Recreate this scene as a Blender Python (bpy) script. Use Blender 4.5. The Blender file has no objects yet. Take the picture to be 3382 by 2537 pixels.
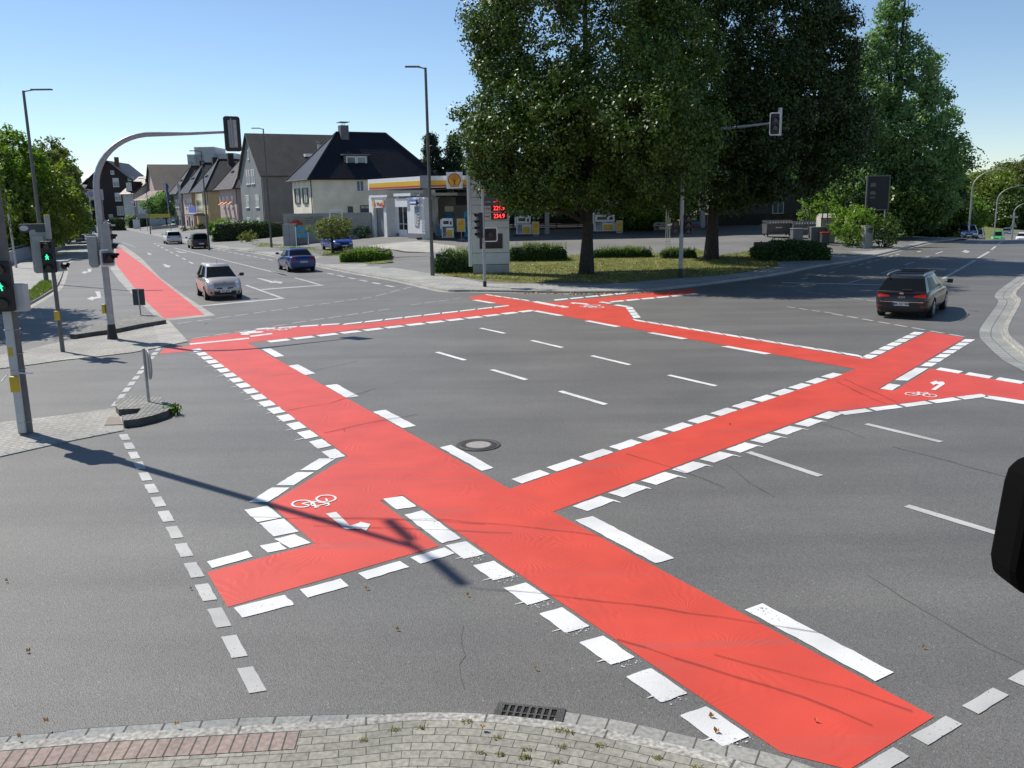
import bpy, bmesh, math, random
import numpy as np
from math import radians as R, sin, cos, pi, sqrt
from mathutils import Vector, Matrix
from mathutils.geometry import tessellate_polygon
from mathutils.bvhtree import BVHTree
random.seed(7); rng = np.random.default_rng(7)
S = bpy.context.scene
C = bpy.data.collections.new('street'); S.collection.children.link(C)

# ---------------------------------------------------------------- camera, sky, sun, exposure
FPX, PITCH, ROLL, HCAM = 2943.4, .202469, -.01719, 4.17      # focal length in photo pixels (photo 3382 wide)
fw = Vector((0, cos(PITCH), -sin(PITCH))); rt0 = Vector((1, 0, 0)); up0 = rt0.cross(fw)
rt = cos(ROLL)*rt0 + sin(ROLL)*up0; up = -sin(ROLL)*rt0 + cos(ROLL)*up0
cam = bpy.data.objects.new('camera', bpy.data.cameras.new('camera')); C.objects.link(cam)
cam.matrix_world = Matrix(((rt.x, up.x, -fw.x, 0), (rt.y, up.y, -fw.y, 0), (rt.z, up.z, -fw.z, HCAM), (0, 0, 0, 1)))
cam.data.sensor_width = 36; cam.data.lens = 36*FPX/3382; cam.data.clip_end = 3000; cam.data.clip_start = .05
S.camera = cam
SUN_EL, SUN_AZ = 50, 143          # degrees; azimuth counter-clockwise from +x
W = bpy.data.worlds.new('World'); S.world = W; W.use_nodes = True
wn = W.node_tree; sky = wn.nodes.new('ShaderNodeTexSky'); sky.sky_type = 'NISHITA'; sky.sun_disc = False
sky.sun_elevation = R(SUN_EL); sky.sun_rotation = R(90-SUN_AZ); sky.air_density = .85; sky.dust_density = 0; sky.ozone_density = 3.2; sky.altitude = 0
bg = wn.nodes['Background']; bg.inputs[1].default_value = .112; wn.links.new(sky.outputs[0], bg.inputs[0])
sun = bpy.data.objects.new('sun', bpy.data.lights.new('sun', 'SUN')); C.objects.link(sun)
sun.data.energy = 5.0; sun.data.angle = R(.5); sun.data.color = (1, .95, .87)
sdir = Vector((cos(R(SUN_AZ))*cos(R(SUN_EL)), sin(R(SUN_AZ))*cos(R(SUN_EL)), sin(R(SUN_EL))))
sun.rotation_euler = sdir.to_track_quat('Z', 'Y').to_euler()
S.view_settings.view_transform = 'Standard'; S.view_settings.look = 'None'; S.view_settings.exposure = .2
S.view_settings.gamma = 1; S.view_settings.use_curve_mapping = False

# ---------------------------------------------------------------- terrain and photo measuring helpers
def gz(x, y):                                        # the right road drops behind its crest
    s = .52*x + .853*y
    return -.05*min(max(s-94, 0), 80)*min(max((x-10)/15, 0), 1)
def blk(x, y):                                       # the filling-station block rises gently to the back
    t1 = (x+6.1)*.876 + (y-48.7)*.483
    t2 = -(x-18.67)*.825 + (y-52.2)*.566
    return gz(x, y) + .11 + max(0, min(.038*(y-58), .09*(t1-3), .09*(t2-3), 1.25))
def side(x, y): return gz(x, y) + .11
def fr(ox, oy, s): return lambda x, y: (ox+x/s, oy+y/s)
fA = fr(0, 300, 2.765); fB = fr(0, 700, 2.765); fC = fr(700, 350, 2.765); fD = fr(1400, 400, 2.765); fE = fr(2100, 350, 2.765)
fF = fr(2600, 500, 2.8286); fG = fr(0, 1200, 1.3825); fH = fr(1400, 0, 1.116); fK = fr(900, 2250, 2.212); fL = fr(0, 2300, 2.212)
fM = fr(1800, 1900, 1.3983); fN = fr(1200, 1500, 1.8433); fO = fr(2400, 1000, 2.2525); fP = fr(500, 900, 2.212); fQ = fr(1400, 900, 1.8433)
fS = fr(240, 480, 3.687); fT = fr(1200, 560, 5.53); fU = fr(0, 400, 3.3175); fV = fr(1600, 640, 2.765); fX = fr(3000, 480, 5.183)
I = lambda x, y: (x, y)
def ray(p):
    d = fw*FPX + rt*(p[0]-1691) - up*(p[1]-1268.5)
    return d
def G(f, x, y, h=gz):
    d = ray(f(x, y))
    lo, hi = 1.0, 600.0; q = None
    k = 1/math.hypot(d.x, d.y); t = lo
    prev = t
    while t < hi:
        X, Y, Z = d.x*k*t, d.y*k*t, HCAM + d.z*k*t
        if Z < h(X, Y): break
        prev = t; t *= 1.03
    a, b = prev, t
    for _ in range(30):
        m = (a+b)/2
        if HCAM + d.z*k*m < h(d.x*k*m, d.y*k*m): b = m
        else: a = m
    return Vector((d.x*k*a, d.y*k*a, h(d.x*k*a, d.y*k*a)))
def G0(f, x, y): d = ray(f(x, y)); t = -HCAM/d.z; return Vector((d.x*t, d.y*t, 0))
def Zat(b, f, x, y): d = ray(f(x, y)); return HCAM + d.z*math.hypot(b[0], b[1])/math.hypot(d.x, d.y)
def atY(f, x, y, Y): d = ray(f(x, y)); t = Y/d.y; return Vector((d.x*t, Y, HCAM+d.z*t))
def onP(f, x, y, O, u):            # point of the upright plane through O along u seen at this pixel
    d = ray(f(x, y)); det = d.x*(-u[1])+u[0]*d.y; t = (O[0]*(-u[1])+u[0]*O[1])/det; return Vector((d.x*t, d.y*t, HCAM+d.z*t))
def rectY(f, x0, y0, x1, y1, Y):
    a = atY(f, x0, (y0+y1)/2, Y); b = atY(f, x1, (y0+y1)/2, Y); t = atY(f, (x0+x1)/2, y0, Y); u = atY(f, (x0+x1)/2, y1, Y)
    return a.x, b.x, u.z, t.z

# ---------------------------------------------------------------- materials
MATS = {}
def srgb(h):
    h = h.lstrip('#'); return tuple(((int(h[i:i+2], 16)/255+.055)/1.055)**2.4 if int(h[i:i+2], 16) > 10 else int(h[i:i+2], 16)/255/12.92 for i in (0, 2, 4))
def mat(name, col, rough=.7, metal=0, var=.12, scale=3, bump=0, bscale=60, spec=.5, coat=0, emit=None, estr=0, alpha=1, trans=0, detail=4):
    if name in MATS: return MATS[name]
    m = bpy.data.materials.new(name); m.use_nodes = True; nt = m.node_tree; N = nt.nodes; L = nt.links; b = N['Principled BSDF']
    if isinstance(col, str): col = srgb(col)
    b.inputs['Roughness'].default_value = rough; b.inputs['Metallic'].default_value = metal
    b.inputs['Specular IOR Level'].default_value = spec; b.inputs['Coat Weight'].default_value = coat; b.inputs['Coat Roughness'].default_value = .05
    tc = N.new('ShaderNodeNewGeometry')
    if var > 0:
        n = N.new('ShaderNodeTexNoise'); n.inputs['Scale'].default_value = scale; n.inputs['Detail'].default_value = detail
        L.new(tc.outputs['Position'], n.inputs['Vector'])
        mr = N.new('ShaderNodeMapRange'); mr.inputs[1].default_value = .3; mr.inputs[2].default_value = .7
        mr.inputs[3].default_value = 1-var; mr.inputs[4].default_value = 1+var; L.new(n.outputs[0], mr.inputs[0])
        mx = N.new('ShaderNodeVectorMath'); mx.operation = 'SCALE'; mx.inputs[0].default_value = col; L.new(mr.outputs[0], mx.inputs['Scale'])
        L.new(mx.outputs[0], b.inputs['Base Color'])
    else: b.inputs['Base Color'].default_value = (*col, 1)
    if bump:
        n2 = N.new('ShaderNodeTexNoise'); n2.inputs['Scale'].default_value = bscale; n2.inputs['Detail'].default_value = 3; L.new(tc.outputs['Position'], n2.inputs['Vector'])
        bp = N.new('ShaderNodeBump'); bp.inputs['Strength'].default_value = bump; bp.inputs['Distance'].default_value = .02
        L.new(n2.outputs[0], bp.inputs['Height']); L.new(bp.outputs[0], b.inputs['Normal'])
    if emit: b.inputs['Emission Color'].default_value = (*(srgb(emit) if isinstance(emit, str) else emit), 1); b.inputs['Emission Strength'].default_value = estr
    if alpha < 1: b.inputs['Alpha'].default_value = alpha
    if trans: b.inputs['Transmission Weight'].default_value = trans
    MATS[name] = m; return m
def node(nt, t, **kw):
    n = nt.nodes.new(t)
    for k, v in kw.items():
        if k.startswith('i_'): n.inputs[k[2:].replace('_', ' ')].default_value = v
        else: setattr(n, k, v)
    return n
def ramp(nt, src, stops):
    r = nt.nodes.new('ShaderNodeValToRGB'); e = r.color_ramp.elements
    while len(e) < len(stops): e.new(.5)
    for q, (p, c) in zip(e, stops): q.position = p; q.color = (*c, 1)
    nt.links.new(src, r.inputs[0]); return r.outputs[0]
def mixc(nt, f, a, b, mode='MIX'):
    m = nt.nodes.new('ShaderNodeMix'); m.data_type = 'RGBA'; m.blend_type = mode
    for i, v in ((0, f), (6, a), (7, b)):
        if isinstance(v, (int, float)): m.inputs[i].default_value = v
        elif isinstance(v, tuple): m.inputs[i].default_value = (*v, 1)
        else: nt.links.new(v, m.inputs[i])
    return m.outputs[2]
def asphalt(name, base, spk=1.0, rough=.6):
    m = bpy.data.materials.new(name); m.use_nodes = True; nt = m.node_tree; L = nt.links; b = nt.nodes['Principled BSDF']
    g = node(nt, 'ShaderNodeNewGeometry'); P = g.outputs['Position']
    v = node(nt, 'ShaderNodeTexVoronoi', i_Scale=75.0); L.new(P, v.inputs['Vector'])
    c1 = ramp(nt, v.outputs['Color'], [(0, (base*.66, base*.64, base*.6)), (.5, (base, base*.97, base*.915)), (.8, (base*1.14, base*1.12, base*1.06)), (.93, (base*1.3, base*1.28, base*1.22)), (1, (base*2.5*spk, base*2.45*spk, base*2.3*spk))])
    v2 = node(nt, 'ShaderNodeTexNoise', i_Scale=.35, i_Detail=6.0, i_Roughness=.6); L.new(P, v2.inputs['Vector'])
    c2 = ramp(nt, v2.outputs[0], [(.3, (.86, .86, .85)), (.5, (1, .995, .98)), (.72, (1.15, 1.14, 1.12))])
    mp = node(nt, 'ShaderNodeMapping'); mp.inputs['Rotation'].default_value = (0, 0, R(60)); mp.inputs['Scale'].default_value = (.09, 1.1, 1); L.new(P, mp.inputs['Vector'])
    v3 = node(nt, 'ShaderNodeTexNoise', i_Scale=.8, i_Detail=4.0); L.new(mp.outputs[0], v3.inputs['Vector'])
    c3 = ramp(nt, v3.outputs[0], [(.33, (.86, .86, .86)), (.5, (1, 1, 1)), (.66, (1.1, 1.1, 1.08))])
    o = mixc(nt, 1.0, mixc(nt, 1.0, c1, c2, 'MULTIPLY'), c3, 'MULTIPLY'); L.new(o, b.inputs['Base Color'])
    b.inputs['Roughness'].default_value = rough; b.inputs['Specular IOR Level'].default_value = .5
    n = node(nt, 'ShaderNodeTexVoronoi', i_Scale=85.0); L.new(P, n.inputs['Vector'])
    bp = node(nt, 'ShaderNodeBump', i_Strength=.45, i_Distance=.008); L.new(n.outputs['Distance'], bp.inputs['Height']); L.new(bp.outputs[0], b.inputs['Normal'])
    MATS[name] = m; return m
def paint(name, col, rough=.6, wear=.0, trowel=False, grime=.1):
    m = bpy.data.materials.new(name); m.use_nodes = True; nt = m.node_tree; L = nt.links; b = nt.nodes['Principled BSDF']
    P = node(nt, 'ShaderNodeNewGeometry').outputs['Position']
    n = node(nt, 'ShaderNodeTexNoise', i_Scale=1.1, i_Detail=5.0); L.new(P, n.inputs['Vector'])
    c = ramp(nt, n.outputs[0], [(.3, tuple(x*(1-grime) for x in col)), (.7, tuple(min(1, x*(1+grime*.6)) for x in col))])
    if wear:
        n2 = node(nt, 'ShaderNodeTexNoise', i_Scale=38.0, i_Detail=3.0); L.new(P, n2.inputs['Vector'])
        n4 = node(nt, 'ShaderNodeTexNoise', i_Scale=2.2, i_Detail=2.0); L.new(P, n4.inputs['Vector'])
        ad = node(nt, 'ShaderNodeMath', operation='MULTIPLY_ADD'); L.new(n2.outputs[0], ad.inputs[0]); ad.inputs[1].default_value = .6
        m4 = node(nt, 'ShaderNodeMath', operation='MULTIPLY'); L.new(n4.outputs[0], m4.inputs[0]); m4.inputs[1].default_value = .4; L.new(m4.outputs[0], ad.inputs[2])
        f = ramp(nt, ad.outputs[0], [(0, (0, 0, 0)), (.66-.16*wear, (0, 0, 0)), (.76-.16*wear, (1, 1, 1))])
        c = mixc(nt, f, c, (.13, .13, .13))
    if trowel:
        v = node(nt, 'ShaderNodeTexVoronoi', i_Scale=.75); L.new(P, v.inputs['Vector'])
        su = node(nt, 'ShaderNodeVectorMath', operation='SUBTRACT'); L.new(P, su.inputs[0]); L.new(v.outputs['Position'], su.inputs[1])
        sx = node(nt, 'ShaderNodeSeparateXYZ'); L.new(su.outputs[0], sx.inputs[0])
        at = node(nt, 'ShaderNodeMath', operation='ARCTAN2'); L.new(sx.outputs[0], at.inputs[0]); L.new(sx.outputs[1], at.inputs[1])
        nz = node(nt, 'ShaderNodeTexNoise', i_Scale=3.0, i_Detail=3.0); L.new(P, nz.inputs['Vector'])
        m1 = node(nt, 'ShaderNodeMath', operation='MULTIPLY_ADD'); L.new(at.outputs[0], m1.inputs[0]); m1.inputs[1].default_value = 34
        m2 = node(nt, 'ShaderNodeMath', operation='MULTIPLY'); L.new(nz.outputs[0], m2.inputs[0]); m2.inputs[1].default_value = 16; L.new(m2.outputs[0], m1.inputs[2])
        sn = node(nt, 'ShaderNodeMath', operation='SINE'); L.new(m1.outputs[0], sn.inputs[0])
        msk = node(nt, 'ShaderNodeTexNoise', i_Scale=1.3, i_Detail=2.0); L.new(P, msk.inputs['Vector']); mk = ramp(nt, msk.outputs[0], [(.42, (0, 0, 0)), (.7, (1, 1, 1))])
        fine = node(nt, 'ShaderNodeTexNoise', i_Scale=45.0, i_Detail=3.0); L.new(P, fine.inputs['Vector'])
        mm = node(nt, 'ShaderNodeMath', operation='MULTIPLY'); L.new(sn.outputs[0], mm.inputs[0]); L.new(mk, mm.inputs[1]); m5 = node(nt, 'ShaderNodeMath', operation='ADD'); L.new(mm.outputs[0], m5.inputs[0]); L.new(fine.outputs[0], m5.inputs[1])
        bp = node(nt, 'ShaderNodeBump', i_Strength=.22, i_Distance=.006); L.new(m5.outputs[0], bp.inputs['Height']); L.new(bp.outputs[0], b.inputs['Normal'])
        # faint tyre scuffs crossing the coating
        mp = node(nt, 'ShaderNodeMapping'); mp.inputs['Rotation'].default_value = (0, 0, R(20)); mp.inputs['Scale'].default_value = (.12, 2.6, 1); L.new(P, mp.inputs['Vector'])
        n3 = node(nt, 'ShaderNodeTexNoise', i_Scale=1.6, i_Detail=5.0); L.new(mp.outputs[0], n3.inputs['Vector'])
        f3 = ramp(nt, n3.outputs[0], [(.56, (0, 0, 0)), (.74, (.4, .4, .4))]); c = mixc(nt, f3, c, (.30, .10, .09))
    else:
        n3 = node(nt, 'ShaderNodeTexNoise', i_Scale=60.0, i_Detail=2.0); L.new(P, n3.inputs['Vector'])
        bp = node(nt, 'ShaderNodeBump', i_Strength=.3, i_Distance=.008); L.new(n3.outputs[0], bp.inputs['Height']); L.new(bp.outputs[0], b.inputs['Normal'])
    L.new(c, b.inputs['Base Color']); b.inputs['Roughness'].default_value = rough; MATS[name] = m; return m
def paver(name, c1, c2, cm, sx, sy, off=.5, mortar=.04, rot=0, uv=False, rough=.85, vv=.25, moss=0):
    m = bpy.data.materials.new(name); m.use_nodes = True; nt = m.node_tree; L = nt.links; b = nt.nodes['Principled BSDF']
    P = node(nt, 'ShaderNodeNewGeometry').outputs['Position']
    src = node(nt, 'ShaderNodeUVMap').outputs[0] if uv else P
    mp = node(nt, 'ShaderNodeMapping'); mp.inputs['Rotation'].default_value = (0, 0, R(rot)); L.new(src, mp.inputs['Vector'])
    br = node(nt, 'ShaderNodeTexBrick', offset=off, i_Scale=1.0); br.inputs['Brick Width'].default_value = sx; br.inputs['Row Height'].default_value = sy
    br.inputs['Mortar Size'].default_value = mortar*sy; br.inputs['Mortar Smooth'].default_value = .3
    br.inputs['Color1'].default_value = (*c1, 1); br.inputs['Color2'].default_value = (*c2, 1); br.inputs['Mortar'].default_value = (*cm, 1); L.new(mp.outputs[0], br.inputs['Vector'])
    n = node(nt, 'ShaderNodeTexNoise', i_Scale=25.0, i_Detail=5.0); L.new(P, n.inputs['Vector'])
    n2 = node(nt, 'ShaderNodeTexNoise', i_Scale=.7, i_Detail=5.0); L.new(P, n2.inputs['Vector'])
    c = mixc(nt, 1.0, br.outputs[0], ramp(nt, n.outputs[0], [(.3, (1-vv,)*3), (.7, (1+vv,)*3)]), 'MULTIPLY')
    c = mixc(nt, 1.0, c, ramp(nt, n2.outputs[0], [(.3, (.8, .8, .8)), (.7, (1.15, 1.14, 1.1))]), 'MULTIPLY')
    L.new(c, b.inputs['Base Color']); b.inputs['Roughness'].default_value = rough
    bp = node(nt, 'ShaderNodeBump', i_Strength=.6, i_Distance=.01, invert=True); L.new(br.outputs['Fac'], bp.inputs['Height']); L.new(bp.outputs[0], b.inputs['Normal'])
    MATS[name] = m; return m
asphalt('asphalt', .125); asphalt('asphalt_light', .165, .6); 
paint('red_coating', (.59, .062, .034), .5, 0, True, .14); paint('white_marking', (.68, .68, .66), .55, .36, grime=.22)
paint('old_marking', (.44, .44, .42), .6, .45, grime=.25); paint('faint_marking', (.36, .36, .35), .65, .7)
paver('brick_pavers', (.31, .297, .25), (.235, .225, .19), (.07, .07, .06), .2, .1, uv=True)
paver('gutter_stone', (.27, .28, .27), (.235, .24, .235), (.07, .07, .06), .3, .32, 0, uv=True, mortar=.03)
paver('gutter_slab', (.29, .285, .265), (.24, .24, .225), (.09, .085, .07), .24, .2, 0, uv=True, mortar=.04)
paver('kerb_stone', (.34, .33, .3), (.3, .29, .265), (.1, .1, .09), 1.0, .5, 0, uv=True, mortar=.02, vv=.5)
paver('red_pavers', (.3, .23, .2), (.25, .195, .17), (.08, .07, .06), .1, .25, 0, uv=True, mortar=.03)
paver('island_pavers', (.34, .33, .3), (.29, .28, .26), (.13, .12, .1), .2, .1, rot=30, mortar=.05)
paver('slab_pavers', (.33, .33, .31), (.28, .28, .265), (.12, .12, .11), .3, .3, rot=28, mortar=.02)
paver('cobbles', (.3, .29, .27), (.2, .2, .19), (.07, .07, .06), .11, .1, rot=20, mortar=.12)
paver('concrete_slabs', (.38, .37, .34), (.34, .33, .31), (.16, .16, .15), 5, 5, 0, rot=28, mortar=.01)

# ---------------------------------------------------------------- mesh helpers
class MB:
    def __init__(s): s.v = []; s.f = []; s.m = []; s.uv = []
    def add(s, vs, fs, m=0):
        o = len(s.v); s.v += [tuple(v) for v in vs]; s.f += [tuple(i+o for i in f) for f in fs]; s.m += [m]*len(fs); return s
    def bx(s, x0, x1, y0, y1, z0, z1, m=0):
        x0, x1 = min(x0, x1), max(x0, x1); y0, y1 = min(y0, y1), max(y0, y1); z0, z1 = min(z0, z1), max(z0, z1)
        return s.add([(x0, y0, z0), (x1, y0, z0), (x1, y1, z0), (x0, y1, z0), (x0, y0, z1), (x1, y0, z1), (x1, y1, z1), (x0, y1, z1)],
                     [(0, 3, 2, 1), (4, 5, 6, 7), (0, 1, 5, 4), (1, 2, 6, 5), (2, 3, 7, 6), (3, 0, 4, 7)], m)
    def prism(s, poly, z0, z1, m=0):            # poly in xy
        n = len(poly); a = sum(poly[i][0]*poly[(i+1) % n][1]-poly[(i+1) % n][0]*poly[i][1] for i in range(n))
        if a < 0: poly = poly[::-1]
        return s.add([(p[0], p[1], z0) for p in poly]+[(p[0], p[1], z1) for p in poly],
                     [tuple(range(n))[::-1], tuple(range(n, 2*n))]+[(i, (i+1) % n, (i+1) % n+n, i+n) for i in range(n)], m)
    def prismy(s, poly, y0, y1, m=0):           # poly in xz extruded along y
        n = len(poly)
        return s.add([(p[0], y0, p[1]) for p in poly]+[(p[0], y1, p[1]) for p in poly],
                     [tuple(range(n)), tuple(range(n, 2*n))[::-1]]+[(i, i+n, (i+1) % n+n, (i+1) % n) for i in range(n)], m)
    def prismx(s, poly, x0, x1, m=0):           # poly in yz extruded along x
        n = len(poly)
        return s.add([(x0, p[0], p[1]) for p in poly]+[(x1, p[0], p[1]) for p in poly],
                     [tuple(range(n)), tuple(range(n, 2*n))[::-1]]+[(i, i+n, (i+1) % n+n, (i+1) % n) for i in range(n)], m)
    def tube(s, pts, r, n=10, m=0, caps=True):
        pts = [Vector(p) for p in pts]; k = len(pts); rs = r if isinstance(r, (list, tuple)) else [r]*k
        vs = []; ref = None
        for i, p in enumerate(pts):
            t = (pts[min(i+1, k-1)]-pts[max(i-1, 0)]).normalized()
            if ref is None: ref = Vector((0, 0, 1)) if abs(t.z) < .9 else Vector((1, 0, 0))
            u = (ref - t*ref.dot(t)).normalized(); w = t.cross(u); ref = u
            for j in range(n):
                a = 2*pi*j/n; vs.append(p+(u*cos(a)+w*sin(a))*rs[i])
        fs = [(i*n+j, i*n+(j+1) % n, (i+1)*n+(j+1) % n, (i+1)*n+j) for i in range(k-1) for j in range(n)]
        if caps: fs += [tuple(range(n))[::-1], tuple(range((k-1)*n, k*n))]
        return s.add(vs, fs, m)
    def disc(s, c, nrm, r, n=20, m=0, th=.01):
        nrm = Vector(nrm).normalized(); c = Vector(c); return s.tube([c, c+nrm*th], r, n, m)
    def frame(s, x0, x1, z0, z1, y0, y1, w, m=0):   # window frame ring in xz plane
        s.bx(x0, x1, y0, y1, z0, z0+w, m); s.bx(x0, x1, y0, y1, z1-w, z1, m); s.bx(x0, x0+w, y0, y1, z0+w, z1-w, m); s.bx(x1-w, x1, y0, y1, z0+w, z1-w, m); return s
    def xf(s, M):
        s.v = [tuple(M @ Vector(v)) for v in s.v]; return s
    def build(s, name, mats, parent=None, smooth=False, bevel=0):
        me = bpy.data.meshes.new(name); me.from_pydata(s.v, [], s.f)
        for q in (mats if isinstance(mats, (list, tuple)) else [mats]): me.materials.append(MATS[q] if isinstance(q, str) else q)
        me.polygons.foreach_set('material_index', s.m)
        if s.uv:
            ul = me.uv_layers.new(name='UVMap')
            for lp in me.loops: ul.data[lp.index].uv = s.uv[lp.vertex_index]
        if smooth: me.polygons.foreach_set('use_smooth', [True]*len(me.polygons))
        me.update(); o = bpy.data.objects.new(name, me); C.objects.link(o)
        if parent: o.parent = parent
        if smooth and smooth != 2:
            me.set_sharp_from_angle(angle=R(38))
        if bevel:
            b = o.modifiers.new('bevel', 'BEVEL'); b.width = bevel; b.segments = 2; b.limit_method = 'ANGLE'
        return o
def thing(name, label, cat, loc=(0, 0, 0), rz=0, group=None):
    o = bpy.data.objects.new(name, None); C.objects.link(o); o.location = loc; o.rotation_euler = (0, 0, rz); o.empty_display_size = .2
    o['label'] = label; o['category'] = cat
    if group: o['group'] = group
    return o
def tag(o, label=None, cat=None, group=None, kind=None):
    for k, v in (('label', label), ('category', cat), ('group', group), ('kind', kind)):
        if v: o[k] = v
    return o
def dup(root, loc, rz, label, group=None):
    def cp(o, par):
        c = o.copy(); C.objects.link(c)
        if par: c.parent = par
        for ch in o.children: cp(ch, c)
        return c
    r = cp(root, None); r.location = loc; r.rotation_euler = (0, 0, rz); r['label'] = label
    if group: r['group'] = group
    return r
def text(s, size, align='CENTER', depth=.004, bold=0):
    cu = bpy.data.curves.new('t', 'FONT'); cu.body = s; cu.size = size; cu.align_x = align; cu.align_y = 'CENTER'; cu.extrude = depth; cu.offset = bold
    o = bpy.data.objects.new('t', cu); C.objects.link(o); dg = bpy.context.evaluated_depsgraph_get(); me = bpy.data.meshes.new_from_object(o.evaluated_get(dg))
    b = MB(); b.add([tuple(v.co) for v in me.vertices], [tuple(p.vertices) for p in me.polygons])
    bpy.data.objects.remove(o); bpy.data.curves.remove(cu); bpy.data.meshes.remove(me)
    return b           # text lies in the xy plane facing +z
TXZ = Matrix(((1, 0, 0, 0), (0, 0, -1, 0), (0, 1, 0, 0), (0, 0, 0, 1)))      # to the xz plane, facing -y
def sheet(name, polys, matn, h, dz, cell=None, kind='structure', skirt=0, skm=None):
    """flat paving cut from outlines (lists of ground points) and laid on the terrain h at height dz"""
    bm = bmesh.new()
    for poly in polys:
        vs = [bm.verts.new((p[0], p[1], 0)) for p in poly]
        if len(poly) <= 4: bm.faces.new(vs); continue
        for t3 in tessellate_polygon([[Vector((p[0], p[1], 0)) for p in poly]]):
            try: bm.faces.new([vs[i] for i in t3])
            except ValueError: pass
    if cell:
        xs = [v.co.x for v in bm.verts]; ys = [v.co.y for v in bm.verts]
        for ax, lo, hi in ((0, min(xs), max(xs)), (1, min(ys), max(ys))):
            c = math.ceil(lo/cell)*cell
            while c < hi:
                co = [0, 0, 0]; no = [0, 0, 0]; co[ax] = c; no[ax] = 1
                bmesh.ops.bisect_plane(bm, geom=bm.verts[:]+bm.edges[:]+bm.faces[:], plane_co=co, plane_no=no); c += cell
    for f in bm.faces:
        if f.normal.z < 0: f.normal_flip()
    if skirt:
        be = [e for e in bm.edges if e.is_boundary]
        r = bmesh.ops.extrude_edge_only(bm, edges=be); low = {v for v in r['geom'] if isinstance(v, bmesh.types.BMVert)}
    for v in bm.verts: v.co.z = h(v.co.x, v.co.y)+dz
    if skirt:
        for v in low: v.co.z -= skirt
        if skm:
            for f in bm.faces:
                if abs(f.normal.z) < .5 or any(v in low for v in f.verts): f.material_index = 1
    me = bpy.data.meshes.new(name); bm.to_mesh(me); bm.free(); me.materials.append(MATS[matn])
    if skm: me.materials.append(MATS[skm])
    o = bpy.data.objects.new(name, me); C.objects.link(o)
    if kind: o['kind'] = kind
    return o
def px(f, pts, h=gz): return [G(f, x, y, h) for x, y in pts]
def offs(path, d):
    out = []
    for i, p in enumerate(path):
        a = path[max(i-1, 0)]; b = path[min(i+1, len(path)-1)]; t = (Vector((b[0]-a[0], b[1]-a[1]))).normalized()
        out.append(Vector((p[0]-t.y*d, p[1]+t.x*d)))
    return out
def smoothpath(pts, n=6):
    P = [Vector((p[0], p[1])) for p in pts]; out = []
    for i in range(len(P)-1):
        p0 = P[max(i-1, 0)]; p1 = P[i]; p2 = P[i+1]; p3 = P[min(i+2, len(P)-1)]
        for j in range(n):
            t = j/n; out.append(.5*((2*p1)+(-p0+p2)*t+(2*p0-5*p1+4*p2-p3)*t*t+(-p0+3*p1-3*p2+p3)*t**3))
    out.append(P[-1]); return out
def ribbon(name, path, prof, matn, h=gz, kind='structure', parent=None, crown=0, closed=False):
    """strip along path; prof = list of (offset, height); UV = (arc length, distance across)"""
    b = MB(); L = [0]
    for i in range(1, len(path)): L.append(L[-1]+(Vector(path[i][:2])-Vector(path[i-1][:2])).length)
    rows = [offs(path, d) for d, _ in prof]; acc = [0]
    for k in range(1, len(prof)): acc.append(acc[-1]+math.hypot(prof[k][0]-prof[k-1][0], prof[k][1]-prof[k-1][1]))
    nk = len(prof); vs = []; uv = []
    for i in range(len(path)):
        for k in range(nk): q = rows[k][i]; vs.append((q.x, q.y, h(q.x, q.y)+prof[k][1])); uv.append((L[i], acc[k]+.003))
    fs = [(i*nk+k, i*nk+k+1, (i+1)*nk+k+1, (i+1)*nk+k) for i in range(len(path)-1) for k in range(nk-1)]
    b.add(vs, fs); b.uv = uv; o = b.build(name, matn, parent)
    if kind: o['kind'] = kind
    return o
class MK:                                          # collects flat markings
    def __init__(s): s.p = []
    def poly(s, f, pts): s.p.append([G0(f, *q) for q in pts]); return s
    def row(s, f1, a, f2, b, n, duty, f3, o, w=None):
        A, B, O = G0(f1, *a), G0(f2, *b), G0(f3, *o); wv = O-A
        if w: wv = wv.normalized()*w
        d = B-A; L = d.length; per = L/(n-1+duty); u = d/L
        for i in range(n):
            j = 0
            p = A+u*(i*per+j); q = p+u*per*duty; s.p.append([p, q, q+wv, p+wv])
        return s
    def line(s, f1, a, f2, b, w, n=1, duty=1):
        A, B = G0(f1, *a), G0(f2, *b); u = (B-A).normalized(); wv = Vector((-u.y, u.x, 0))*w; A = A-wv/2; B = B-wv/2
        L = (B-A).length; per = L/(n-1+duty)
        for i in range(n): p = A+u*i*per; q = p+u*per*duty; s.p.append([p, q, q+wv, p+wv])
        return s
    def ragged(s, amp=.0042, step=.09):      # hand-laid paint: slightly wavy edges and softened corners
        out = []
        for P in s.p:
            Q = []; k = len(P); c_ = sum(P, Vector())/k
            for i in range(k):
                a, b = P[i], P[(i+1) % k]; L = (b-a).length; m = max(1, min(14, int(L/step))) if a.y < 26 else 1
                if m < 3: Q.append(a); continue
                d = (b-a)/L; n = Vector((-d.y, d.x, 0)); r = min(.011, L*.1)
                for j in range(m):
                    t = r if j == 0 else L*j/m
                    Q.append(a+d*t+n*random.gauss(0, amp))
                Q.append(b-d*r)
            out.append(Q)
        s.p = out; return s
    def emit(s, name, matn, dz, cell=None, h=gz): return sheet(name, s.p, matn, h, dz, cell)
# ================================================================ GROUND, ROADS, MARKINGS
mat('dry_ground', (.16, .15, .08), .95, var=.4, scale=.5, bump=.5, bscale=8)
sheet('ground', [[(-900, -60), (900, -60), (900, 1500), (-900, 1500)]], 'dry_ground', lambda x, y: gz(x, y)-.06, 0, 50)
sheet('road', [[(-160, -30), (170, -30), (170, 330), (-160, 330)]], 'asphalt', gz, 0, 10)
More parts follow.
